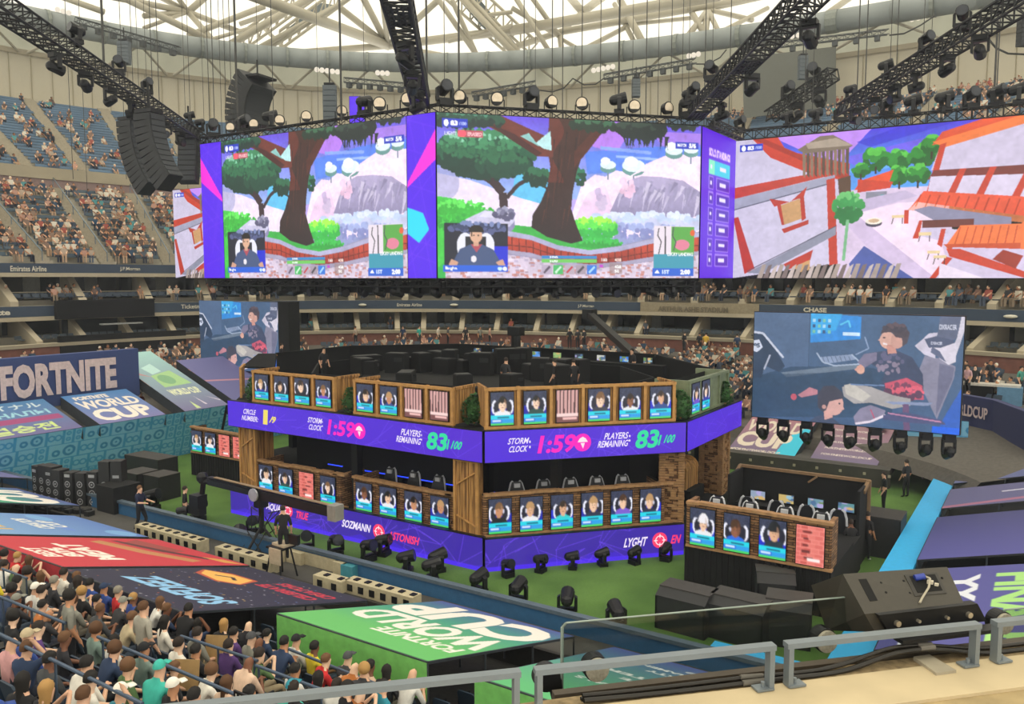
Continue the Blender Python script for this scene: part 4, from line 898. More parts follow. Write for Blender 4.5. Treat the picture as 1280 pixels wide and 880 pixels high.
# ---- gaming chairs
white_l = mat('white_leather', 'c9cbd2', .5, var=.05); black_l = mat('black_leather', '202228', .5)
def chair_proto():
    t = thing('gaming_chair', 'x', 'chair', (0, 0, 0))
    mb = MB(); mb.prism([(-.27, 0), (.27, 0), (.3, .35), (.24, .62), (.17, .86), (-.17, .86), (-.24, .62), (-.3, .35)], 0, .1, lambda a, b, h: (a, -.25-.18*b-h, .5+b)); mb.obj('backrest', black_l, t)
    mb = MB()
    for q in (-1, 1): mb.path([(q*.29, -.42, .8), (q*.27, -.44, 1.05), (q*.2, -.48, 1.3), (q*.12, -.5, 1.38)], .045, 5)
    mb.obj('wings', white_l, t); MB().box((0, -.36, 1.25), (.22, .08, .14)).obj('headrest', white_l, t)
    MB().box((0, 0, .46), (.54, .52, .12)).obj('seat', black_l, t)
    mb = MB(); mb.tube((0, 0, .1), (0, 0, .42), .035)
    for i in range(5): a = i*1.2566; mb.tube((0, 0, .12), (.3*math.cos(a), .3*math.sin(a), .05), .025, n=5)
    mb.obj('foot', blackm, t)
    return t
ch = chair_proto(); first = [True]
def put_chair(x, y, z, rz, label, group='gaming chairs at the booths'):
    if first[0]: first[0] = False; ch.location = (x, y, z); ch.rotation_euler = (0, 0, rz); ch['label'] = label; ch['group'] = group; return ch
    return dup(ch, (x, y, z), rz, label, group)
for i in range(4): put_chair(-9.0+1.05*i, 29.9, .7, .2, 'gaming chair %s in the black booth with four monitors' % ('first from the left', 'second from the left', 'third from the left', 'nearest its right end')[i])
for i in range(4): put_chair(-8.9+1.1*i, 25.7, 1.42, math.pi, 'white edged gaming chair behind the right ground booth, %s' % ('at its left end', 'second from its left', 'third from its left', 'at its right end')[i])
for i in range(5):
    x, y = PB(1.5+1.02*i, 1.0); put_chair(x, y, 1.3, math.pi+math.atan2(5.4, 5), 'gaming chair behind the longest stone booth, place %s from its left' % ('one', 'two', 'three', 'four', 'five')[i])
for i in range(4): put_chair(-21.5+1.2*i, 23.9, 1.15, math.pi, 'gaming chair behind the four portrait stone booth, place %s from its left' % ('one', 'two', 'three', 'four')[i])
# ---- pillars
def wood_pillar(x, y, w, label):
    t = thing('wood_pillar', label, 'pillar', (x, y, 1.05), 0, 'wooden pillars between the decks'); mb = MB(); g = random.Random(int(x*10))
    for sx in range(5): mb.box((-w/2+w*(sx+.5)/5, -w/2+g.uniform(0, .03), 1.36), (w/5-.015, .05, 2.7)); mb.box((w/2-g.uniform(0, .03), -w/2+w*(sx+.5)/5, 1.36), (.05, w/5-.015, 2.7)); mb.box((-w/2, -w/2+w*(sx+.5)/5, 1.36), (.05, w/5-.015, 2.7))
    mb.obj('planks', planks, t); mb = MB()
    for z in (.05, 2.66): mb.box((0, 0, z), (w+.08, w+.08, .1))
    for sx in (-1, 1): mb.box((sx*w/2, -w/2-.02, 1.35), (.09, .08, 2.7))
    mb.bar((-w/2+.1, -w/2-.05, .7), (w/2-.05, -w/2-.05, .35 if False else .4), .05); mb.bar((-w/2+.1, -w/2-.05, 1.8), (w/2-.05, -w/2-.05, 2.3), .05)
    mb.obj('frame', timber, t)
wood_pillar(-16.65, 23.2, .95, 'tall wooden plank pillar at the front corner of the stage'); wood_pillar(-28.1, 23.3, .95, 'wooden plank pillar at the far left corner of the stage')
def stone_pillar(x, y, w, rz, label):
    t = thing('stone_pillar', label, 'pillar', (x, y, .5), rz, 'stacked stone pillars'); MB().box((0, 0, 1.65), (w-.08, w-.08, 3.3)).obj('core', stone, t); mb = MB(); g = random.Random(int(x*7))
    for i in range(34):
        z = .05+i*.095; o = g.uniform(-.03, .03)
        for s in range(4): R = Matrix.Rotation(s*math.pi/2, 3, 'Z'); a = g.uniform(.2, .45)*w; off = g.uniform(-w/2+a/2, w/2-a/2); mb.box(R@Vector((off, -w/2+.01, z)), (a, g.uniform(.04, .12), .085), R=R)
        for s in range(4): R = Matrix.Rotation(s*math.pi/2+.02, 3, 'Z'); mb.box(R@Vector((w/2-.08, -w/2+.08, z)), (.22+o, .22, .08), R=R)
    mb.obj('stones', stone_l if i % 2 else stone, t)
stone_pillar(-11.45, 28.45, .85, .4, 'stacked stone pillar at the right front corner of the stage'); stone_pillar(-11.5, 33.3, .95, 0, 'stacked stone pillar at the right rear corner by the treasure chest'); stone_pillar(-31.2, 25.7, .9, .4, 'low stone pillar beside the left ground booth')
# treasure chests
def chest(x, y, z, rz, s, label):
    t = thing('treasure_chest', label, 'chest', (x, y, z), rz, 'wooden chests'); t.scale = (s, s, s); MB().box((0, 0, .3), (1.0, .7, .6)).obj('body', planks, t)
    mb = MB(); mb.prism([(.37*math.cos(a*math.pi/8), .6+.3*math.sin(a*math.pi/8)) for a in range(9)], -.52, .52, lambda a, b, h: (h, a, b)); mb.obj('lid', planks, t)
    mb = MB()
    for q in (-.48, .48):
        mb.box((q, 0, .3), (.1, .76, .64)); mb.prism([(.4*math.cos(a*math.pi/8), .6+.33*math.sin(a*math.pi/8)) for a in range(9)], q-.05, q+.05, lambda a, b, h: (h, a, b))
    mb.box((0, -.37, .58), (.16, .06, .2)); mb.obj('bands', timber, t)
chest(-12.3, 31.6, 1.55, -1.57, 1.25, 'big wooden treasure chest on the lower deck between the stone pillars'); chest(-11.7, 28.5, 4.95, -1.2, .95, 'wooden chest on the upper deck behind the shrub at the right corner')
MB().box((0, 0, 0), (.1, .1, .1))
tag(MB().box((-12.3, 31.6, 1.3), (1.4, 1.6, .5)).obj('plinth', black), 'black block under the big treasure chest', 'block')
# shrubs
def shrub_mesh(seed, r, h, n=700):
    mb = MB(); g = random.Random(seed)
    for i in range(n):
        a, b = g.uniform(0, 6.283), g.random(); z = h*b; rr = r*math.sin(math.pi*min(.97, .18+.8*b))*g.uniform(.75, 1.05)+.03; p = Vector((rr*math.cos(a), rr*math.sin(a), z)); s = g.uniform(.06, .11)
        d = Vector((math.cos(a+g.uniform(-1, 1)), math.sin(a+g.uniform(-1, 1)), g.uniform(-.3, .9))).normalized(); x = d.cross(Vector((0, 0, 1))).normalized()*s*.6
        mb.add([p-x, p+d*s, p+x, p-d*s*.6], [(0, 1, 2, 3)])
    mb.ball((0, 0, h*.45), r*.6, 10, 7, (1, 1, h*.4/(r*.6)))
    return mb.mesh('foliage', mat('leaf_green', '3f6e38', .7, var=.45, scale=9))
sm_ = shrub_mesh(3, .44, 1.05); sm2 = shrub_mesh(8, .3, .95, 420)
for (px, py, m_, lb) in ((430, 516, sm2, 'round green shrub between the two left wooden booths'), (585, 531, sm_, 'largest round green shrub by the front corner of the upper deck'), (858, 524, sm_, 'green shrub at the corner right of the longest wooden booth'), (308, 500, sm2, 'green shrub at the far left of the upper deck'), (914, 506, sm2, 'green shrub at the right end of the upper deck')):
    p = onz(px, py, 4.84); p += Vector((-.25 if px > 600 else 0, .35 if px < 600 else 0, 0))
    t = thing('shrub', lb, 'shrub', p, px*.1, 'shrubs on the upper deck'); mkobj('foliage', m_, t); MB().tube((0, 0, 0), (0, 0, .5), .05).obj('stem', timber, t)
# left corner: plank wall and dark slanted roof
lc = thing('corner_booth', 'plank walled corner booth with dark slanted roof at the far left of the upper deck', 'booth', (-29.2, 23.4, 4.84), math.radians(135)); mb = MB()
for i in range(9): mb.box((.1+.17*i, 0, .62), (.155, .05, 1.24))
mb.obj('front_wall', planks, lc); mb = MB(); mb.box((.8, -.02, 1.26), (1.7, .1, .09)); mb.box((.0, -.02, .62), (.1, .1, 1.28)); mb.obj('wall_frame', timber, lc)
rf = onv(307, 460, 26); mb = MB(); a, b_, c_, d_ = onv(304, 460, 25.5), onv(324, 444, 26.5), onv(346, 444, 26.5), onv(344, 462, 25.5)
ro = MB().add([a, b_, c_, d_], [(0, 1, 2, 3)]).obj('sloping_roof', black2); tag(ro, 'dark sloping roof with timber edge on the left corner of the upper deck', 'roof'); m_ = ro.modifiers.new('thickness', 'SOLIDIFY'); m_.thickness = .1; MB().bar(a, b_, .1).bar(b_, c_, .06).obj('edge', timber, ro)
MB()
# far side of the upper deck: monitors, desks seen over the black ring
fd = thing('monitor_row', 'row of small lit monitors on the dark far side of the upper deck', 'monitors', (-26.6, 36.6, 4.84)); MB().box((5.6, .1, .5), (11.6, .5, 1.0)).obj('desk', black2, fd)
for i, cl in enumerate(('2a3a5a', '6aa0d8', '203048', '5090d8', '90b070', '304050', 'c0c0b8', '3a78d0', '203040')): monitor(fd, .6+1.25*i, 0, 1.05, cl, 20+i, .85)
# blue light bars inside the lower deck
for i, (x0, y0, x1, y1, zz, lb) in enumerate(((455, 588, 570, 607, 2.9, 'behind the four portrait stone booth'), (605, 613, 650, 622, 2.7, 'left behind the longest stone booth'), (742, 612, 754, 604, 2.8, 'right behind the longest stone booth'), (410, 580, 428, 583, 3.0, 'behind the stone booth at far left'))):
    a, b_ = onv(x0, y0, 24.6), onv(x1, y1, 24.6); 
    if x0 > 600: a, b_ = onplane(x0, y0, (-16.8, 24.2, 0), (.734, -.679, 0)), onplane(x1, y1, (-16.8, 24.2, 0), (.734, -.679, 0))
    tag(MB().tube(a, b_, .025, n=5).obj('light_bar', glow('blue_bar', '2a48ff', 1.5)), 'thin blue light bar %s' % lb, 'light bar', 'blue light bars')
# ================================================================ hanging screens and the rig
def paint_game(c):
    h, w = c.h, c.w; G = c.X > -1
    c.grad(G, '8a6ae0', 'd8c8f4'); c.fill(c.Y < .0, '8a6ae0')
    m = (c.Y < .5); c.grad(m, '6a4ee0', '9ab8f4'); c.poly([(.58, 0), (.74, 0), (.66, .2), (.56, .16)], 'c080ee', .85); c.poly([(.8, .05), (1, .05), (1, .12), (.84, .14)], 'b484ee', .8); c.poly([(.54, .2), (.8, .15), (1, .14), (1, .26), (.55, .34)], '4a84f0', .8); c.line([(.6, .17), (.8, .19)], .02, '8aa8f8'); c.line([(.66, .22), (.84, .23)], .016, '9ab8f8')
    c.poly([(.28, .36), (.45, .3), (.46, .6), (.26, .58)], '62c4f2'); c.poly([(0, .36), (.12, .4), (.3, .5), (.44, .56), (.5, .72), (0, .72)], 'f0e2f6'); c.ell(.03, .42, .05, .1, 'a8a8d8', .7)
    c.poly([(.48, .66), (.53, .4), (.58, .34), (.62, .35), (.66, .31), (.72, .32), (.78, .26), (.86, .2), (.94, .19), (1, .2), (1, .72), (.5, .74)], 'fbe6fa'); c.grad(c.mask([(.5, .64), (.55, .46), (.62, .4), (.66, .6), (.58, .7)]), 'f6d8f2', 'e8c8ec')
    for x, y, r in ((.63, .27, .03), (.73, .27, .045), (.89, .16, .035), (.96, .15, .03)):
        c.rect(x-.003, y, x+.003, y+.1, '7a8aa0'); c.ell(x, y+.03, r, r*.9, '6a9a98'); c.ell(x, y+.005, r, r*.9, 'e4f2f6'); c.ell(x-.01, y-.02, r*.6, r*.7, 'f6fafc')
    R = c.mask([(.64, .57), (.67, .46), (.71, .37), (.76, .34), (.84, .34), (.93, .36), (1, .43), (1, .58), (.93, .62), (.85, .6), (.74, .6)]); c.grad(R, 'b8acd0', '8c84aa'); g = random.Random(12)
    for i in range(46):
        x = g.uniform(.67, 1.02); y = .36+.1*g.random()+.25*max(0, .72-x)+.3*max(0, x-.93); l = g.uniform(.06, .18); q = c.mask([(x, y), (x+g.uniform(.006, .02), y+.01), (x-.02+g.uniform(-.01, .02), y+l)]) & R; c.fill(q, g.choice(('a098bc', 'c8bedc', '8a82a6', 'd6cce6', '9890b4')), .8)
    c.poly([(.7, .36), (.76, .31), (.86, .31), (.94, .33), (1, .39), (1, .3), (.9, .22), (.78, .27)], 'fcecfc'); c.blob(.7, .42, .03, .05, ['f4d4ec', 'e8c0dc'], 20, .01, 3); c.blob(.6, .5, .02, .06, ['c8b4d8', 'd8c4e4'], 14, .01, 3)
    c.blob(.8, .63, .24, .05, ['dce4f8', 'c4d4f4', 'ccd0f0'], 260, .013, 14); c.blob(.76, .72, .24, .07, ['a4b0e0', '8a90c8', '98a0d0'], 260, .01, 4)
    c.poly([(0, .5), (.05, .51), (.13, .56), (.22, .6), (.24, .68), (0, .95)], '42c848'); c.blob(.09, .62, .12, .1, ['62e65c', '38b43e', '2ea23c'], 420, .006, 5)
    c.poly([(.24, .66), (.36, .68), (.46, .74), (.64, .78), (.62, .83), (.4, .8), (.24, .72)], '38b048'); c.blob(.58, .68, .09, .07, ['a4f04c', '5cdc50', '34b84a'], 300, .007, 6); c.blob(.6, .78, .09, .035, ['3cc050', '2ea040'], 160, .006, 7)
    c.poly([(.1, .64), (.17, .58), (.28, .6), (.28, .64), (.26, .68), (.12, .69)], 'c8c4e0'); c.poly([(.17, .585), (.26, .595), (.25, .63), (.15, .62)], 'dedaf0'); c.poly([(.12, .69), (.26, .68), (.28, .64), (.28, .68), (.26, .72), (.12, .73)], '8c88b0')
    c.line([(.16, .36), (.2, .4), (.235, .47), (.24, .56), (.235, .6)], .055, '3a2830'); c.line([(.25, .5), (.29, .42), (.33, .38)], .026, '3a2830'); c.line([(.2, .4), (.2, .33)], .03, '3a2830'); c.line([(.37, .4), (.4, .44)], .015, '3a2830'); c.blob(.24, .6, .035, .035, ['a0a0bc', '7a7898', '5a5878'], 50, .008, 2)
    c.blob(.17, .24, .185, .14, ['3e8a5e', '1f5a42', '143a30'], 900, .011, 1); c.blob(.15, .19, .15, .08, ['86ccaa', '3e8a5e', '2a6a48'], 170, .007, 2); c.blob(.24, .3, .1, .07, ['2a6a48', '1c4a3a'], 160, .009, 12); c.blob(.36, .37, .05, .05, ['2c6a4a', '163a30'], 120, .009, 3); c.blob(.52, .36, .02, .05, ['2c7a5a', '1a4a38'], 40, .008, 3)
    T = c.mask([(.405, -.02), (.62, -.02), (.575, .1), (.535, .2), (.51, .33), (.495, .46), (.49, .56), (.51, .66), (.535, .76), (.49, .78), (.4, .74), (.34, .68), (.345, .6), (.375, .52), (.4, .42), (.41, .3), (.4, .2)]); c.grad(T, '46241f', '2a1c22')
    c.fill(T & (c.X < .44+.02*np.sin(c.Y*20)) & (c.Y < .4), '6a2c24', .8); g = random.Random(5)
    for i in range(40): x = g.uniform(.38, .58); y = g.uniform(0, .6); c.fill(c.mask([(x, y), (x+.006, y), (x-.01, y+g.uniform(.1, .25))]) & T, g.choice(('1e1418', '5a2e26', '3a2024')), .7)
    c.poly([(.1, -.02), (.2, -.02), (.3, .05), (.42, .13), (.42, .24), (.36, .24), (.28, .14), (.18, .07)], '6e3028'); c.poly([(.16, .03), (.28, .11), (.38, .22), (.36, .24), (.26, .14)], '4a2022'); c.poly([(.62, -.02), (.65, -.02), (.55, .2), (.5, .3), (.5, .2)], '542822')
    c.blob(.1, .03, .14, .05, ['4a8a70', '24503e', '1c3430'], 240, .01, 8); c.blob(.57, .03, .09, .04, ['3a6a4c', '1c3228'], 150, .009, 9); c.blob(.76, .04, .1, .06, ['31443a', '1e2a28'], 320, .009, 10); c.blob(.9, .0, .1, .03, ['31443a', '1e2a28'], 100, .009, 13)
    for i in range(26): x = g.uniform(.66, .86); c.poly([(x, .08), (x+.012, .08), (x+g.uniform(-.01, .02), .15+g.uniform(0, .02))], '1e2a28')
    c.poly([(.355, .16), (.41, .08), (.415, .2), (.385, .19)], 'bce8ea'); c.poly([(.3, .12), (.33, .1), (.37, .18)], '8cc4c0')
    c.poly([(.24, .7), (.34, .73), (.44, .79), (.56, .82), (.68, .79), (.8, .74), (.9, .72), (1, .69), (1, 1), (0, 1), (0, .95), (.24, .9)], '9a94b4')
    B = c.mask([(.24, .735), (.34, .76), (.44, .82), (.56, .85), (.68, .825), (.8, .775), (1, .725), (1, .82), (.84, .85), (.7, .89), (.56, .91), (.44, .89), (.34, .84), (.24, .82)]); c.grad(B, 'cc4a34', '94302a')
    for i in range(30): x = .24+.026*i; c.fill(c.mask([(x, .7), (x+.003, .7), (x+.009, .95), (x+.005, .95)]) & B, '6a2420')
    c.line([(.24, .79), (.34, .805), (.44, .86), (.56, .885), (.7, .86), (.84, .815), (1, .78)], .006, '6a2420'); c.line([(.24, .715), (.34, .745), (.44, .805), (.56, .835), (.68, .808), (.8, .76), (1, .71)], .028, 'b0aed0'); c.line([(.24, .83), (.34, .855), (.44, .9), (.56, .925), (.7, .9), (.84, .865), (1, .83)], .02, 'a8a0bc')
    P = c.mask([(0, .96), (.24, .85), (.34, .87), (.44, .915), (.56, .94), (.7, .915), (.84, .88), (1, .845), (1, 1), (0, 1)]); c.fill(P, 'd4c4d8'); g = random.Random(9)
    for i in range(420): x, y = g.random(), g.uniform(.84, 1); c.fill(P & (c.X > x) & (c.X < x+.014) & (c.Y > y) & (c.Y < y+.014), g.choice(('e4d8e8', 'a88a9a', 'c08078', 'b8a8c4', 'c87868')), .85)
    c.poly([(0, .94), (.025, .9), (.03, 1), (0, 1)], '2eb04a')
    c.tex(.055, (10, 26, 70)); hud(c, True)
def hud(c, full):
    c.rect(.02, .035, .11, .085, '2038c0'); c.ell(.035, .06, .008, .02, 'ffffff'); c.text('83', .05, .045, .025, .03, 'ffffff', .05); c.text('/100', .08, .05, .026, .022, 'b8c8ff', .04)
    if not full: return
    c.rect(.075, .1, .165, .14, 'c8305a', .85); c.ell(.09, .12, .014, .022, 'ff5a70')
    c.text('ERASED', .11, .11, .05, .022, 'ffc8d0'); c.text('LIGHT', .03, .11, .04, .022, 'e8e8ff')
    c.rect(.895, .11, .99, .155, '2038c0'); c.text('MATCH', .905, .122, .035, .02, 'ffffff', .03); c.text('5/6', .95, .117, .03, .03, 'ffffff', .05)
    # camera inset with the player at his seat
    c.rect(.025, .66, .255, .945, '181c30'); c.blob(.14, .69, .11, .03, ['7a88b8', '3a4468', '565f8c'], 90, .008, 3); c.rect(.18, .8, .255, .92, '1a2ad0'); c.ell(.1, .8, .03, .08, 'e8e8f4'); c.ell(.175, .8, .03, .08, 'e8e8f4'); c.rect(.1, .74, .175, .84, '20222e')
    c.poly([(.05, .92), (.08, .82), (.12, .79), (.16, .79), (.2, .82), (.235, .92)], '42557e'); c.poly([(.12, .79), (.14, .84), (.16, .79)], 'b04a5a'); c.rect(.13, .76, .148, .8, 'd0a088'); c.ell(.139, .735, .022, .045, 'dcae92')
    c.fill((((c.X-.139)/.028)**2+((c.Y-.715)/.045)**2 < 1) & (c.Y < .715), '1c1618'); c.rect(.12, .705, .124, .74, '1c1618'); c.ell(.131, .735, .003, .005, '2a1a18'); c.ell(.147, .735, .003, .005, '2a1a18'); c.poly([(.04, .92), (.05, .88), (.075, .9), (.07, .92)], 'd0a088'); c.poly([(.245, .92), (.235, .88), (.21, .9), (.22, .92)], 'd0a088'); c.ell(.13, .88, .01, .02, 'e8e4ec')
    c.rect(.02, .92, .255, .96, '2060d8'); c.text('Bugha', .03, .928, .04, .024, 'ffffff', .03); c.ell(.225, .94, .008, .012, 'c8e8ff'); c.ell(.243, .94, .008, .012, 'ffffff')
    # bars and slots
    c.rect(.38, .855, .59, .875, '3088c8'); c.rect(.38, .878, .59, .9, '70c860')
    for i, cl in enumerate(('b8a8c0', '48b868', 'b8a8b8', 'a898a8', '3078d8')): x = .38+.043*i; c.rect(x, .915, x+.038, .975, cl); c.line([(x+.008, .965), (x+.03, .925)], .014, ('5a4a60', 'c8f0d0', 'c03040', '4a4450', 'a8d8ff')[i])
    c.text('100', .41, .86, .03, .012, 'ffffff'); c.text('100', .41, .884, .03, .012, 'ffffff'); c.rect(.595, .865, .63, .895, 'a83a34'); c.text('103', .608, .872, .022, .018, 'ffffff'); c.text('438', .66, .872, .025, .018, 'ffe8e0'); c.rect(.64, .9, .69, .97, '9a7a70', .6); c.text('428', .66, .915, .025, .02, 'ffffff'); c.text('50', .66, .945, .018, .018, 'ffffff'); c.rect(.6, .91, .615, .93, 'c040c8')
    # map
    c.rect(.815, .655, .98, .86, 'e8dce8'); c.rect(.885, .66, .98, .84, '58a848'); c.ell(.93, .78, .03, .035, 'e0809a'); c.line([(.835, .67), (.83, .72), (.845, .76), (.835, .84)], .008, '3a3a44'); c.line([(.86, .66), (.862, .84)], .01, '2a2a34'); c.line([(.895, .66), (.89, .72), (.905, .76), (.895, .82)], .008, '4a4a54'); c.ell(.972, .7, .01, .02, 'e06030')
    c.rect(.815, .84, .98, .94, '3898b0'); c.text('LUCKY LANDING', .87, .83, .105, .022, 'ffffff', .03); c.rect(.81, .935, .98, .985, '2060d0'); c.text('1ST', .85, .945, .03, .026, 'd8e8ff', .04); c.text('2:00', .925, .942, .04, .032, 'ffffff', .06); c.poly([(.82, .965), (.83, .945), (.84, .965)], 'ffffff')
def paint_town(c):
    G = c.X > -1; m = c.Y < .5; c.grad(m, '4a38d8', '58b0f0'); c.poly([(.15, 0), (.5, 0), (.4, .2), (.3, .15)], 'c08af0'); c.poly([(.4, .18), (.7, .08), (.75, .12), (.45, .24)], '7a5ae8', .7); c.poly([(.42, .26), (.72, .18), (.72, .22), (.45, .3)], '68b8f4', .7); c.poly([(.5, .12), (.78, 0), (.6, 0), (.45, .08)], '3428c8', .7)
    c.poly([(.38, .4), (.75, .4), (.8, 1), (.4, 1)], 'd8c4e0')
    for x, y, r in ((.52, .2, .04), (.6, .22, .035), (.68, .2, .04), (.7, .14, .03), (.47, .27, .02), (.6, .32, .03), (.66, .32, .03)): c.blob(x, y, r, r*1.6, ['58c048', '2e8a34', '1c6428'], 50, .012, int(x*99)); c.rect(x-.004, y+r*1.3, x+.004, y+r*1.3+.05, '3a2a20')
    c.poly([(.47, .34), (.58, .28), (.56, .4), (.45, .4)], 'e0502c'); c.poly([(.46, .33), (.46, .42), (.57, .4), (.58, .36)], 'c8402c'); c.rect(.49, .42, .56, .47, '8a8a9c'); c.rect(.54, .44, .6, .46, '30a8b0')
    c.poly([(.46, .56), (.6, .5), (.7, .5), (.78, 1), (.7, 1)], 'f2dcf0'); c.poly([(.44, .48), (.62, .42), (.66, .46), (.46, .56), (.43, .68)], 'c4b4d4'); c.poly([(.43, .64), (.46, .57), (.73, 1), (.6, 1)], 'd0bcdc')
    c.poly([(.44, .9), (.49, .78), (.66, 1), (.45, 1)], '4a5aa0'); c.ell(.52, .63, .028, .025, '4a4458'); c.ell(.52, .615, .028, .022, 'f4eadc'); c.ell(.52, .613, .018, .013, 'd0b090')
    # left house
    c.poly([(0, 0), (.07, 0), (.32, .3), (.4, .3), (.38, .9), (0, 1)], 'ccc4de'); c.poly([(.06, -.02), (.16, -.02), (.2, .1), (.43, .22), (.43, .34), (.3, .28), (.14, .14)], 'c8402c'); c.poly([(.07, .0), (.1, -.01), (.43, .3), (.43, .34)], 'a83426')
    c.poly([(0, .34), (.34, .26), (.4, .28), (.0, .42)], 'c04030'); c.poly([(0, .42), (.38, .29), (.38, .34), (0, .5)], 'a0a0b8'); c.line([(0, .5), (.38, .34)], .008, '5a5a70')
    c.poly([(.35, .32), (.38, .31), (.4, .9), (.37, .91)], 'c03c2c'); c.poly([(0, .56), (.02, .55), (.09, .93), (.05, .97)], 'b83a2c'); c.poly([(.06, .96), (.39, .64), (.39, .7), (.12, .97)], '8a8ca0'); c.line([(.06, .95), (.39, .64)], .006, '4a4a5c')
    c.poly([(.14, .43), (.22, .46), (.28, .36), (.27, .43), (.16, .49)], 'b83a2c'); c.poly([(.17, .48), (.19, .62), (.2, .62), (.185, .47)], 'b83a2c'); c.poly([(.185, .48), (.255, .44), (.265, .58), (.2, .62)], 'c89a6a'); c.poly([(.255, .43), (.27, .42), (.28, .58), (.265, .6)], 'b83a2c'); c.poly([(.19, .65), (.29, .59), (.29, .62), (.2, .68)], 'b83a2c')
    c.poly([(.2, .9), (.31, .8), (.3, .88), (.22, .94)], 'b83a2c'); c.poly([(.24, .92), (.3, .87), (.3, .94), (.26, .96)], 'c89a6a')
    for i in range(12): x = .26+.014*i; c.poly([(x, .12), (x+.012, .11), (x+.014, .3), (x+.004, .28)], ('8a7460', '5c4c40')[i % 2])
    c.poly([(.24, .1), (.32, .02), (.37, .02), (.44, .1), (.42, .12), (.27, .13)], '7c6c5c'); c.poly([(.27, .06), (.38, .04), (.44, .1), (.28, .1)], 'a89888'); c.poly([(.39, .32), (.435, .3), (.44, .5), (.4, .48)], '5a4030')
    c.blob(.43, .52, .05, .1, ['6ac070', '3a9a50', '2a7a40'], 130, .01, 5); c.line([(.43, .6), (.42, .88)], .02, '7ab888')
    for i in range(22): x = .1+.023*i; c.poly([(x, 1), (x+.02, .9+.01*(i % 3)), (x+.035, .9), (x+.02, 1)], ('a89890', '7a6a68', 'c4b4b0')[i % 3])
    # right houses
    c.poly([(.74, .06), (1, .0), (1, .3), (.7, .3)], 'cfc4de'); c.poly([(.7, .14), (.73, .06), (.85, 0), (1, -.05), (1, .02), (.74, .13)], 'e0502c'); c.poly([(.7, .12), (.98, -.01), (1, .04), (.74, .16)], 'f07a3c'); c.poly([(.725, .14), (.745, .13), (.71, .45), (.69, .43)], 'c8402c')
    c.poly([(.71, .3), (1, .3), (1, .4), (.69, .36)], '7a3430'); c.poly([(.7, .34), (1, .36), (1, .56), (.69, .48)], 'd8cce4')
    for x in (.77, .86, .97): c.poly([(x+.02, .3), (x+.04, .3), (x, .5), (x-.025, .5)], 'c8402c')
    c.poly([(.63, .56), (.68, .43), (1, .5), (1, .62), (.66, .5)], 'e8583a'); g = random.Random(3)
    for i in range(12): x = .66+.03*i; c.line([(x+.012, .45+.006*i), (x-.004, .53+.008*i)], .008, 'b83a28')
    c.poly([(.63, .55), (.66, .5), (1, .62), (1, .66)], 'f08a50', .6); c.poly([(.65, .55), (.7, .53), (.95, .62), (.95, .7), (.75, .66)], '8a88a4'); c.rect(.62, .55, .635, .64, 'c8402c')
    c.poly([(.68, .66), (.84, .7), (.82, .8), (.67, .72)], 'd0c4e0'); c.poly([(.67, .62), (.68, .62), (.67, .74), (.65, .74)], 'c8402c'); c.poly([(.74, .68), (.755, .68), (.745, .8), (.73, .78)], 'c8402c'); c.rect(.68, .62, .84, .67, '6a3430')
    c.poly([(.76, .78), (.8, .66), (.98, .66), (1, .62), (1, .84), (.95, .8), (.76, .82)], 'f07a44'); c.poly([(.75, .78), (.98, .78), (.98, .83), (.77, .82)], 'c8502e')
    for i in range(8): c.line([(.8+.024*i, .67), (.785+.025*i, .78)], .007, 'c8502e')
    c.poly([(.78, .8), (1, .82), (1, 1), (.72, 1)], 'd2c4e0'); c.poly([(.76, .81), (.8, .81), (1, .96), (1, 1), (.77, .86)], 'c8402c'); c.poly([(.9, .88), (.93, .82), (.99, .86), (.97, .94)], '9a3428'); c.poly([(.76, .86), (.78, .87), (.73, 1), (.71, 1)], 'c8402c'); c.poly([(.74, .9), (.88, 1), (.74, 1)], 'ecdcf0')
    for x, y in ((.58, .58), (.67, .7), (.7, .82), (.72, .85)): c.rect(x, y, x+.04, y+.02, 'e8cfa0'); c.line([(x+.005, y+.02), (x, y+.06)], .006, '4a3a3a'); c.line([(x+.035, y+.02), (x+.035, y+.06)], .006, '4a3a3a')
    c.tex(.045, (8, 24, 60)); hud(c, False)
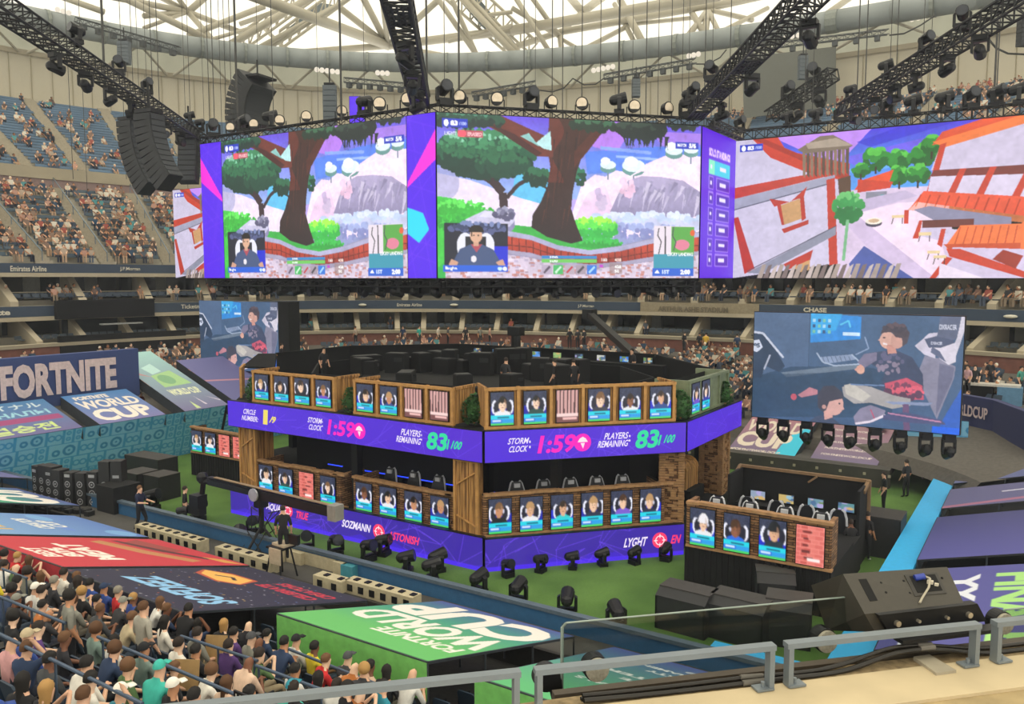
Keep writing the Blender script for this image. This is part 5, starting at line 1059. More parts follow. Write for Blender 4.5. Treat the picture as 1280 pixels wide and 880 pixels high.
def paint_players(c):
    c.grad(c.X > -1, '4c6484', '3a5478'); c.rect(0, 0, .29, .6, '4a6080'); c.rect(.29, 0, 1, .5, '3f5878'); c.line([(.29, 0), (.29, .5)], .005, '2a3c54')
    c.poly([(0, .62), (.2, .5), (.55, .46), (.7, .5), (.7, .9), (0, 1)], '26405c'); c.poly([(.15, .56), (.52, .44), (.55, .48), (.18, .6)], '6a7888'); c.poly([(.0, .6), (.6, .5), (.62, .8), (.0, .95)], '203850', .6)
    c.poly([(.295, .0), (.54, .02), (.54, .22), (.295, .27)], '2088d8'); c.poly([(.295, 0), (.45, 0), (.42, .15), (.295, .2)], '30b0e8', .7)
    for i in range(4):
        for j in range(3): c.rect(.305+.025*i, .05+.05*j, .32+.025*i, .08+.05*j, ('a8d8f0', '204878', '78c0a8')[(i+j) % 3])
    c.rect(.455, .165, .535, .195, 'd0e8f8'); c.line([(.44, .1), (.48, .06), (.49, .12)], .015, '58c8f0'); c.poly([(.34, .4), (.5, .36), (.53, .4), (.37, .46)], '8a98b4'); c.line([(.33, .36), (.36, .44), (.42, .47), (.55, .44), (.5, .36)], .012, 'a8b4c8'); c.line([(.56, .2), (.58, .3), (.52, .36)], .01, '8a9ab8')
    for i in range(7): c.line([(.355+.022*i, .38), (.37+.022*i, .44)], .006, '4a5a74')
    # chairs
    c.poly([(0, .2), (.06, .2), (.11, .32), (.17, .5), (.14, .56), (.06, .5), (.05, .62), (0, .62)], '1c2c44'); c.line([(0, .19), (.05, .2), (.1, .3), (.16, .42)], .02, 'c8ccdc'); c.line([(.09, .4), (.06, .54)], .015, 'b8bccc'); c.poly([(.0, .27), (.03, .26), (.05, .33), (.02, .38), (0, .37)], 'd0d4e4'); c.text('95', .0, .295, .035, .045, '2a3a58', .06)
    c.poly([(.835, .34), (.9, .36), (.97, .42), (.965, .52), (.9, .88), (.84, .66), (.8, .54)], '8a8498'); c.poly([(.9, .4), (.965, .43), (.96, .52), (.895, .86)], '6c6880'); c.poly([(.79, .26), (.85, .15), (.885, .14), (.88, .36), (.83, .33)], 'cfc6d6'); c.poly([(.895, 0), (.985, 0), (.97, .18), (.94, .22), (.885, .17)], '5c6078'); c.poly([(.985, 0), (1, 0), (1, .12), (.965, .36), (.95, .28), (.97, .18)], 'd8d0dc'); c.poly([(.83, .2), (.88, .17), (.955, .2), (.965, .3), (.93, .3), (.85, .27)], '4a4e68'); c.poly([(.86, .27), (.9, .27), (.965, .22), (.97, .38), (.94, .41), (.9, .36)], 'ddd4e0'); c.poly([(.865, .26), (.9, .3), (.93, .39), (.86, .31)], '5a5e78'); c.text('DXRACER', .893, .07, .075, .045, 'd0d0e0', .04); c.text('DXRACER', .86, .22, .05, .025, 'c8c8d8', .03)
    c.poly([(.93, .86), (1, .6), (1, 1), (.9, 1)], '2458b8'); c.rect(.88, .94, 1, 1, '0a60e8')
    # laughing player sitting cross-legged
    c.poly([(.64, .66), (.66, .5), (.6, .44), (.55, .42), (.58, .34), (.64, .32), (.7, .3), (.78, .36), (.83, .5), (.84, .7), (.68, .72)], '363a54'); c.poly([(.66, .6), (.76, .54), (.83, .6), (.84, .72), (.68, .74)], 'c8485c'); c.blob(.75, .66, .08, .06, ['7a3048', 'e0586a', '5a2840'], 60, .012, 2); c.blob(.68, .42, .06, .1, ['5a5470', '8a7a8c'], 30, .01, 6)
    c.poly([(.53, .43), (.56, .35), (.62, .33), (.62, .4), (.56, .48)], '7a7088'); c.ell(.545, .49, .02, .04, 'e0a890'); c.line([(.55, .45), (.52, .5)], .02, 'd89a84')
    c.ell(.665, .22, .035, .075, 'e0ac98'); c.poly([(.66, .26), (.7, .26), (.71, .33), (.67, .34)], 'c88a78'); c.ell(.71, .22, .03, .07, 'd09a88'); c.poly([(.632, .17), (.645, .1), (.69, .07), (.74, .09), (.765, .15), (.755, .24), (.735, .27), (.73, .2), (.7, .19), (.685, .15), (.65, .155)], '4a3434'); c.blob(.695, .11, .05, .035, ['5e4444', '3c2a2c'], 40, .008, 2); c.ell(.722, .235, .012, .028, 'd09a88'); c.poly([(.633, .2), (.622, .225), (.636, .235)], 'e0ac98'); c.line([(.645, .25), (.665, .258)], .014, 'f4e8e8'); c.ell(.65, .2, .006, .006, '3a2424')
    c.poly([(.46, .66), (.5, .62), (.6, .64), (.7, .7), (.78, .72), (.78, .78), (.7, .82), (.6, .78), (.52, .8), (.47, .74)], 'a8a09c'); c.poly([(.47, .64), (.51, .62), (.6, .72), (.56, .78), (.48, .72)], 'c4bcb0'); c.poly([(.52, .92), (.55, .84), (.6, .8), (.67, .84), (.66, .9), (.58, .96), (.53, .98)], '8a8098'); c.line([(.53, .98), (.6, .95), (.67, .88)], .02, 'e8d8e4'); c.line([(.6, .84), (.62, .92)], .01, 'c04a68')
    c.poly([(.66, .76), (.88, .74), (.86, .77), (.7, .78)], '8a94b4'); c.line([(.76, .77), (.77, 1)], .05, '6a4468'); c.poly([(.66, .88), (.76, .84), (.92, .88), (.94, .92), (.8, .93), (.66, .92)], '4a4870'); c.line([(.68, .86), (.92, .9)], .012, 'c080a0'); c.line([(.5, .63), (.66, .62)], .012, '6a82a8')
    # second player, head in profile, arm reaching
    c.poly([(.24, .76), (.3, .68), (.34, .7), (.34, .74), (.26, .78)], 'c07c84'); c.ell(.22, .78, .015, .03, 'c8505c'); c.poly([(.3, 1), (.34, .94), (.4, .92), (.46, 1)], '3a4058'); c.poly([(.37, .84), (.42, .82), (.42, .94), (.38, .97)], 'd8a094'); c.ell(.425, .82, .045, .1, 'd8a498'); c.poly([(.46, .8), (.475, .86), (.46, .87)], 'd8a498'); c.poly([(.345, .86), (.34, .74), (.37, .66), (.42, .65), (.46, .7), (.47, .76), (.43, .78), (.4, .8), (.385, .88), (.37, .9)], '3a3038'); c.ell(.45, .81, .005, .008, '3a2424'); c.ell(.375, .85, .01, .02, 'c89488')
    c.fill(c.X > -1, '6a8ab0', .12); c.tex(.05, (8, 24, 60))
# the big screens
DARK = blackm
def big_screen(name, P0, P1, z0, z1, me_or_paint, label, w=560, group=None, case=.35):
    P0, P1 = Vector((*P0, 0)), Vector((*P1, 0)); e = (P1-P0); L = e.length; e /= L; n = Vector((e.y, -e.x, 0)); rz = math.atan2(e.y, e.x)
    if callable(me_or_paint):
        h = int(w*(z1-z0)/L); c = Cv(w, h); me_or_paint(c); me = c.mesh(name, (0, 0, z1-z0), (L, 0, 0), (0, 0, -(z1-z0)), screenm)
    else: me = me_or_paint
    o = mkobj(name, me, None, (P0.x, P0.y, z0), rz); tag(o, label, 'led screen', group); H = z1-z0
    MB().box((L/2, case/2+.03, H/2), (L+.06, case, H+.06)).obj('housing', blackm, o)
    return o, me
Z0, Z1 = 9.98, 16.86
def paint_violet(seed):
    def f(c):
        c.a[:] = c.col('5212e8'); g = random.Random(seed); asp = c.w/c.h
        for i in range(5):
            x, y = g.random(), g.random()
            for k in range(6): t = k*1.047+.3; c.line([(x, y), (x+.9*math.cos(t), y+.9*asp*math.sin(t))], .006, '6a2cf2', .7)
        if seed in (1, 3): c.poly([(1, .1), (1, .28), (0, .44), (.05, .4)], 'f820d8')
        if seed == 1: c.poly([(0, .56), (.55, .6), (.75, .7), (.4, .78), (0, .72)], '20d8f0')
        if seed == 3: c.a = c.a[:, ::-1].copy()
    return f
def paint_stand(c):
    c.a[:] = c.col('5a14d8'); c.text('SOLO STANDINGS', .2, .12, .62, .055, 'e8c8ff', .05)
    for i in range(7):
        y = .2+.105*i
        if i == 0: c.rect(.2, y, .82, y+.09, '28c8e0'); c.rect(.2, y, .36, y+.09, '80e8c0')
        else: c.rect(.2, y, .34, y+.09, 'a080f0'); c.rect(.215, y+.008, .325, y+.082, '4a12b8'); c.rect(.42, y, .82, y+.09, 'a080f0'); c.rect(.435, y+.008, .805, y+.082, '4a12b8')
        c.rect(.52, y+.03, .7, y+.055, 'e8e0ff'); c.rect(.25, y+.03, .29, y+.055, 'e8e0ff')
_, gm = big_screen('big_screen', (-35.62, 27.8), (-23.45, 27.8), Z0, Z1, paint_game, 'big hanging screen on the left showing a tree, snowy hill and player inset', 480)
big_screen('big_screen', (-21.85, 27.85), (-13.7, 36.9), Z0, Z1, gm, 'big hanging centre screen showing the tree, snowy rocks, map and player inset', 560)
_, tm = big_screen('big_screen', (-13.75, 41.9), (-.95, 41.9), Z0, Z1, paint_town, 'big hanging screen on the right showing red roofed white houses', 600)
big_screen('big_screen', (-58.6, 41.0), (-46.2, 41.0), Z0, Z1, tm, 'partly hidden hanging screen at far left showing a white house with red beams')
big_screen('violet_screen', (-37.3, 27.8), (-35.65, 27.8), Z0, Z1, paint_violet(3), 'narrow violet panel with a pink wedge left of the left big screen', 40)
big_screen('violet_screen', (-23.42, 27.8), (-21.87, 27.8), Z0, Z1, paint_violet(1), 'narrow violet screen panel with pink wedge and cyan shape between left and centre screens', 50)
big_screen('standings_screen', (-13.68, 37.0), (-13.68, 41.8), Z0, Z1, paint_stand, 'narrow violet screen listing SOLO STANDINGS right of the centre screen', 110)
_, bm = big_screen('violet_screen', tuple(atd(437, 140, 62))[:2], tuple(atd(456, 140, 62))[:2], 21.2, 23.2, paint_violet(5), 'small violet far screen showing above the left big screen', 30)
big_screen('side_screen', (-10.6, 35.4), (-2.67, 35.4), 4.02, 8.53, paint_players, 'right side screen showing a laughing player sitting cross-legged beside gaming chairs', 420)
sm = bpy.data.objects['side_screen'].data
big_screen('side_screen', (-48.3, 35.5), (-40.5, 35.5), 3.95, 8.42, sm, 'small left side screen with the same two seated players, beside a black tower')
MBT = MB().box((-40.0, 35.9, 6.2), (.95, .9, 4.6)).obj('speaker_tower', black2); tag(MBT, 'plain black tower at the right edge of the small left side screen', 'tower')
# ---- lattice trusses
trm = mat('truss_black', '1c1d20', .65, .1)
def truss_mb(a, b, w=.5, r=.03, bay=.6, mb=None, h=None):
    a, b = Vector(a), Vector(b); d = (b-a); L = d.length; d /= L; s = d.cross(Vector((0, 0, 1))); s = s.normalized() if s.length > .01 else Vector((1, 0, 0)); u = s.cross(d); h = h or w
    mb = mb or MB(); C = [s*(i*w/2)+u*(j*h/2) for i, j in ((-1, -1), (1, -1), (1, 1), (-1, 1))]
    for c in C: mb.tube(a+c, b+c, r, n=5)
    n = max(1, int(L/bay))
    for i in range(n):
        p, q = a+d*(L*i/n), a+d*(L*(i+1)/n)
        for k in range(4): mb.tube(p+C[k], p+C[(k+1) % 4], r*.6, n=4); mb.tube(p+C[k], q+C[(k+1) % 4], r*.6, n=4)
    return mb
def truss(a, b, w, label, group=None, h=None, r=.035):
    o = truss_mb(a, b, w, r, h=h).obj('lighting_truss', trm); tag(o, label, 'truss', group); return o
truss((-37.4, 28.1, 17.05), (-21.9, 28.1, 17.05), .34, 'black truss along the top of the left big screen'); truss((-21.9, 28.2, 17.05), (-13.7, 37.2, 17.05), .34, 'black truss along the top of the centre screen'); truss((-13.4, 37.2, 17.05), (-13.4, 42.1, 17.05), .34, 'short black truss above the standings screen'); truss((-13.5, 42.2, 17.15), (-.9, 42.2, 17.15), .5, 'black truss along the top of the right big screen')
T1p = (onz(-30, -12, 17.4), onz(255, 178, 17.4)); truss(T1p[0], T1p[1], .7, 'long black truss loaded with lamps running from the upper left corner', h=.45, r=.042)
T2p = (onz(492, -20, 17.4), onz(526, 128, 17.4)); truss(T2p[0], T2p[1], .72, 'steep black truss dropping from the top edge left of centre', h=.5, r=.05)
T3p = (onz(1020, -14, 17.4), onz(868, 142, 17.4)); truss(T3p[0], T3p[1], .72, 'black truss slanting down to the right corner of the centre screen', h=.5, r=.045)
T4p = (onz(1300, -12, 17.4), onz(1055, 138, 17.4)); truss(T4p[0], T4p[1], .62, 'black truss with lamps running to the upper right corner', h=.5, r=.045)
T5p = (atd(1042, 92, 60), atd(962, 146, 66)); truss(T5p[0], T5p[1], .9, 'short far truss in front of the grey banner', h=.8, r=.07)
# grating panels on the middle and right trusses
for Tp, fs, lb in ((T2p, (.12, .4, .68, .92), 'on the steep middle truss'), (T3p, (.42, .66, .95), 'on the truss above the right corner')):
    for i, f in enumerate(fs):
        c = Tp[0].lerp(Tp[1], f); d = (Tp[1]-Tp[0]).normalized(); s = d.cross(Vector((0, 0, 1))).normalized(); mb = MB()
        for k in range(7): mb.bar(c+d*(k-3)*.28-s*.33+Vector((0, 0, -.27)), c+d*(k-3)*.28+s*.33+Vector((0, 0, -.27)), .07, .05)
        for k in range(5): mb.bar(c-d*.9+s*(k-2)*.15+Vector((0, 0, -.27)), c+d*.9+s*(k-2)*.15+Vector((0, 0, -.27)), .05, .05)
        tag(mb.obj('light_grid', trm), 'black light grid %s, %s from the top' % (lb, ('first', 'second', 'third', 'fourth')[i]), 'light grid', 'light grids')
# ---- lamps: a moving head and a round floodlight
lens = mat('lens_warm', 'd8c8b0', .15, .3); lens_d = mat('lens_dark', '3a3d44', .1, .4)
def moving_head():
    t = thing('moving_head_lamp', 'x', 'stage lamp'); MB().box((0, 0, .07), (.36, .3, .14)).obj('base', blackm, t)
    mb = MB(); mb.prism([(-.24, .12), (.24, .12), (.24, .45), (.17, .5), (.17, .2), (-.17, .2), (-.17, .5), (-.24, .45)], -.06, .06, lambda a, b, h: (a, h, b)); mb.obj('yoke', blackm, t)
    h = MB().tube((0, .16, .42), (0, -.2, .5), .15, .17, 12).ball((0, .16, .42), .15, 10, 6).obj('head', blackm, t, smooth=False); MB().tube((0, -.2, .5), (0, -.215, .503), .145, n=14).obj('lens', lens_d, h)
    return t
def flood():
    t = thing('flood_lamp', 'x', 'stage lamp'); h = MB().tube((0, -.16, .42), (0, .1, .4), .27, .24, 16).tube((0, .1, .4), (0, .22, .38), .24, .12, 12).obj('housing', blackm, t)
    MB().tube((0, -.165, .42), (0, -.17, .42), .22, n=16).obj('lens', lens, h); mb = MB(); mb.tube((-.3, 0, .4), (-.3, 0, .05), .025, n=5); mb.tube((.3, 0, .4), (.3, 0, .05), .025, n=5); mb.tube((-.3, 0, .05), (.3, 0, .05), .03, n=5); mb.obj('yoke', blackm, t)
    return t
mh, fl_ = moving_head(), flood(); used = {'m': False, 'f': False}
def lamp(kind, loc, rz, label, group, scale=1., flipx=False):
    src = mh if kind == 'm' else fl_
    if not used[kind]:
        used[kind] = True; o = src; o.location = loc; o['label'] = label; o['group'] = group
    else: o = dup(src, loc, None, label, group)
    o.rotation_euler = (math.pi if flipx else 0, 0, rz); o.scale = (scale,)*3; return o
ORD = ['first', 'second', 'third', 'fourth', 'fifth', 'sixth', 'seventh', 'eighth', 'ninth', 'tenth', 'eleventh', 'twelfth', 'thirteenth', 'fourteenth', 'fifteenth', 'sixteenth', 'seventeenth', 'eighteenth', 'nineteenth', 'twentieth']
FR = 'round lamps along the tops of the big screens'
for i, px in enumerate((289, 318, 350, 383, 427)): p = onv(px, 150, 28.1); lamp('f', (p.x, 28.1, 17.15), .5+.1*i, 'round floodlight with pale lens above the left big screen, %s from its left end' % ORD[i], FR, .95)
pl = ((-21.9, 28.2, 0), (.734, -.679, 0))
for i, px in enumerate((475, 510)): p = onv(px, 140, 28.1); lamp('f', (p.x, 28.1, 17.15), .6, 'round floodlight with lit lens ' + ('at the right end of the left big screen', 'at the foot of the steep middle truss')[i], FR, 1.1)
for i, px in enumerate((576, 621, 688, 728, 792, 833)): p = onplane(px, 140, *pl); lamp('f', (p.x, p.y, 17.15), .3+.4*(i % 3), 'round floodlight above the centre screen, %s from its left end' % ORD[i], FR, 1.05)
for i, px in enumerate((664, 774, 858)): p = onplane(px, 140, *pl); lamp('m', (p.x, p.y, 17.2), 1.0+i, 'tall black moving head lamp above the centre screen, %s from its left' % ORD[i], FR, 1.5)
for i, px in enumerate((556,)): p = onplane(px, 140, *pl); lamp('m', (p.x, p.y, 17.2), 1.0, 'black moving head lamp at the left corner of the centre screen', FR, 1.6)
for i, px in enumerate((893, 925, 985, 1020, 1050, 1108, 1142, 1180, 1213, 1245, 1272)): p = onv(px, 150, 42.2); lamp('m', (p.x, 42.2, 17.35), .6+.5*(i % 4), 'black moving head lamp above the right big screen, %s from its left' % ORD[i], FR, 1.5 if i > 4 else 1.25)
for i, px in enumerate((262, 300, 335, 452)): p = onv(px, 150, 28.1); lamp('m', (p.x, 28.3, 17.2), 1+.7*i, 'black moving head lamp above the left big screen, %s from its left end' % ORD[i], FR, 1.5)
# lamps slung on the trusses
def along(Tp, fs, lb, group, sc=1.3, dz=-.3, flipx=True, kind='m', side=0.):
    d = (Tp[1]-Tp[0]).normalized(); s = d.cross(Vector((0, 0, 1))).normalized()
    for i, f in enumerate(fs): c = Tp[0].lerp(Tp[1], f)+Vector((0, 0, dz))+s*side; lamp(kind, c, .8*i, '%s, %s from the top' % (lb, ORD[i]), group, sc, flipx)
along(T1p, (.2, .3, .4, .5, .6, .7, .8), 'black lamp hanging under the long left truss', 'lamps under the trusses', 1.05, -.3)
along(T1p, (.25, .42, .56, .85, .93), 'black lamp standing on the long left truss', 'lamps on the trusses', 1.05, .3, False, side=.2)
along(T2p, (.3, .55, .8), 'black lamp under the steep middle truss', 'lamps under the trusses', 1.2, -.25)
along(T3p, (.12, .5, .8), 'black lamp hanging under the slanting right truss', 'lamps under the trusses', 1.15, -.2, side=.5)
along(T3p, (.7, .92, .98), 'black lamp standing on the slanting right truss', 'lamps on the trusses', 1.2, .3, False, side=-.3)
along(T4p, (.2, .34, .5, .62, .75, .9), 'black lamp hanging under the far right truss', 'lamps under the trusses', 1.05, -.25)
along(T4p, (.28, .45, .68, .95), 'black lamp standing on the far right truss', 'lamps on the trusses', 1.1, .25, False)
along(T5p, (.2, .55), 'black lamp hanging under the short far truss', 'lamps under the trusses', 2.2, -.3)
along(T5p, (.3, .7), 'black lamp standing on the short far truss', 'lamps on the trusses', 2.2, .3, False)
# lamps slung under the screens
UND = 'lamps slung under the screens'
for i in range(14): lamp('m', (-36.5+i*1.08, 28.5, 9.85), .5*i, 'black lamp slung under the left big screen, %s from its left end' % ORD[i], UND, 1.15, True)
for i in range(13): f = (i+.5)/13; lamp('m', (-21.7+8.1*f-.3, 28.2+8.9*f+.4, 9.85), .5*i, 'black lamp slung under the centre screen, %s from its left end' % ORD[i], UND, 1.15, True)
for i, px in enumerate((953, 979, 1008, 1035, 1063, 1094, 1126, 1158, 1187)): p = onv(px, 530, 35.7); lamp('m', (p.x, 35.75, 3.95), 0 if i < 4 else .5, 'black lamp hanging under the right side screen, %s from its left' % ORD[i], UND, 1.1, True).scale.z = 1.55
for i in range(3): lamp('m', (-47+i*1.3, 35.8, 3.9), 0, 'black lamp under the small left side screen, %s from its left' % ORD[i], UND, 1.2, True)
ub = truss_mb((-37.2, 28.3, 9.75), (-21.9, 28.3, 9.75), .3, .04).obj('under_truss', trm); tag(ub, 'black truss beneath the left big screen', 'truss'); ub = truss_mb((-21.9, 28.5, 9.75), (-13.9, 37.3, 9.75), .3, .04).obj('under_truss', trm); tag(ub, 'black truss beneath the centre screen', 'truss')
for (a, b_, lb) in (((-37.2, 29.3, 9.55), (-21.9, 29.3, 9.55), 'black skirt of gear under the left big screen'), ((-22.4, 29.4, 9.55), (-14.4, 38.2, 9.55), 'black skirt of gear under the centre screen')): tag(MB().bar(a, b_, 1.5, .5).obj('rig_underside', black2), lb, 'rig')
# ---- line arrays
arr_m = mat('array_black', '26282b', .6, .2, var=.2, scale=4)
def line_array(top, n, w, h, d, curve, rz, label, tilt0=0., mat_=None):
    t = thing('hanging_speaker', label, 'speaker', top, rz, 'hanging line array speakers'); y, z, a = 0., 0., tilt0
    for i in range(n):
        R = Matrix.Rotation(-a, 3, 'X'); c = Vector((0, y, z))+R@Vector((0, 0, -h/2)); mb = MB(); mb.box(c, (w, d, h-.025), R=R); o = mb.obj('cabinet', mat_ or arr_m, t)
        MB().box(c+R@Vector((0, -d/2-.01, 0)), (w*.86, .02, h*.7), R=R).obj('grille', mat('grille_'+str(mat_ is None), '33363a' if mat_ is None else '5a6268', .8, var=.2, scale=30), o)
        e = Vector((0, y, z))+R@Vector((0, 0, -h)); y, z = e.y, e.z; a += curve
    MB().box((0, 0, .1), (w*.8, d, .14)).tube((0, 0, .15), (0, 0, 1.2), .05).obj('hanging_frame', blackm, t)
HH = HEAD
line_array(atd(186, 143, 32), 11, .72, .26, .85, .07, HH+1.15, 'large black curved hanging speaker column left of the screens'); line_array(atd(162, 152, 36), 12, .7, .26, .8, .06, HH+1.15, 'second black curved speaker column behind the large one'); line_array(atd(236, 162, 44), 10, .95, .28, .6, .03, HH, 'black speaker column close to the left edge of the violet panel')
line_array(atd(322, 100, 52), 10, 2.2, .3, 1.5, .1, HH+1.15, 'big tilted black hanging speaker cluster above the left big screen', -.75); line_array(atd(412, 107, 62), 8, .95, .38, .5, .0, HH, 'thin grey hanging speaker column above the left big screen', 0, mat('array_grey', '59626a', .7))
line_array(atd(155, 52, 75), 6, 1.0, .33, .6, .03, HH, 'small dark speaker column hanging before the upper wall on the left', 0, mat('array_grey', '59626a')); line_array(atd(795, 99, 85), 6, .8, .3, .6, .03, HH, 'small dark speaker column hanging from the ring beam above the centre', 0, mat('array_grey', '59626a')); line_array(atd(1004, 70, 80), 6, .8, .36, .6, .0, HH, 'small grey speaker column in front of the grey banner', 0, mat('array_grey', '59626a')); line_array(atd(1283, 25, 60), 6, 1.0, .3, .6, .0, HH, 'dark speaker column cut by the upper right picture edge')
# thin far truss runs and cables under the ring beam
def far_run(x0, y0, x1, y1, Y, label):
    a, b_ = atd(x0, y0, Y), atd(x1, y1, Y); o = truss_mb(a, b_, .5, .05, .9).obj('lighting_truss', mat('truss_grey', '4c5052', .5, .4)); tag(o, label, 'truss'); mb = MB()
    for i in range(7): p = a.lerp(b_, (i+.5)/7); mb.box(p-Vector((0, 0, .5)), (.5, .5, .6))
    mb.obj('lamp_row', mat('truss_grey', '4c5052'), o)
far_run(95, 25, 225, 62, 88, 'thin far truss with lamps under the ring beam at upper left'); far_run(755, 96, 870, 76, 90, 'thin far truss with lamps under the ring beam above the centre'); far_run(925, 62, 1110, 40, 88, 'thin far truss above the grey banner'); far_run(430, 100, 520, 108, 95, 'thin far truss above the violet far screen'); far_run(590, 118, 670, 104, 95, 'thin far truss right of the steep middle truss')
cab = mat('cable_black', '2a2a28', .6)
for i, (pts, Y, lb) in enumerate((([(670, 112), (690, 115), (705, 110), (716, 98)], 90, 'left of the centre truss run'), ([(716, 98), (730, 106), (745, 105), (756, 97)], 90, 'right of the peak above the centre screen'), ([(870, 80), (885, 80), (900, 72), (908, 62)], 85, 'above the slanting right truss'), ([(1112, 44), (1130, 42), (1150, 32), (1168, 20)], 70, 'right of the far truss above the banner'), ([(1235, 48), (1245, 60), (1260, 67), (1282, 68)], 60, 'at the right edge of the picture'))):
    tag(MB().path([atd(x, y, Y) for x, y in pts], .07, 6).obj('sagging_cable', cab), 'black sagging cable ' + lb, 'cable', 'sagging cables')
# white lamp rows on the ring beam
for i, (x, y, n, dx, dy) in enumerate(((72, 12, 3, 7, 2), (396, 87, 5, 6.5, .7), (472, 91, 3, 6, .3), (742, 88, 5, 6, -1.2), (861, 70, 3, 6, -1.2), (982, 47, 3, 8, -1.5), (1140, 24, 5, 8, -1.6))):
    mb = MB()
    for k in range(n): mb.ball(atd(x+dx*k, y+dy*k, 96 if x > 60 else 90), .3, 8, 5)
    tag(mb.obj('sports_lights', glow('lamp_white', 'fff4e0', .9)), 'row of %d small white floodlights on the ring beam, %s row from the left' % (n, ORD[i]), 'floodlights', 'floodlight rows on the ring beam')
# ================================================================ people
skin_ms = [mat('skin_%s' % n, c, .6, var=.05) for n, c in (('light', 'dcae90'), ('fair', 'e6bfa2'), ('tan', 'c08a66'), ('brown', '7a4e36'))]
def cloth(c): return mat('cloth_'+c, c, .85, var=.12, scale=8)
def person_mesh(name, J, radii, bones):
    """J: joint name -> position; bones: (a, b, material index); one continuous skinned body"""
    names = list(J); me = bpy.data.meshes.new(name); me.from_pydata([J[n] for n in names], [(names.index(a), names.index(b)) for a, b, _ in bones], [])
    o = bpy.data.objects.new(name, me); COL.objects.link(o); sk = o.modifiers.new('s', 'SKIN'); sk.use_smooth_shade = True
    for i, n in enumerate(names): r = radii[n]; v = me.skin_vertices[0].data[i]; v.radius = r if hasattr(r, '__len__') else (r, r); v.use_root = (n == 'pelvis')
    sb = o.modifiers.new('b', 'SUBSURF'); sb.levels = 1
    dg = bpy.context.evaluated_depsgraph_get(); m = bpy.data.meshes.new_from_object(o.evaluated_get(dg)); bpy.data.objects.remove(o); m.name = name
    for k in range(4): m.materials.append(None)
    segs = [(Vector(J[a]), Vector(J[b]), mi) for a, b, mi in bones if mi is not None]
    for p in m.polygons:
        c = p.center; best = (9, 0)
        for a, b, mi in segs:
            d = b-a; t = max(0, min(1, (c-a).dot(d)/max(d.dot(d), 1e-9))); q = (c-(a+d*t)).length
            if q < best[0]: best = (q, mi)
        p.material_index = best[1]
    m.polygons.foreach_set('use_smooth', [True]*len(m.polygons)); return m
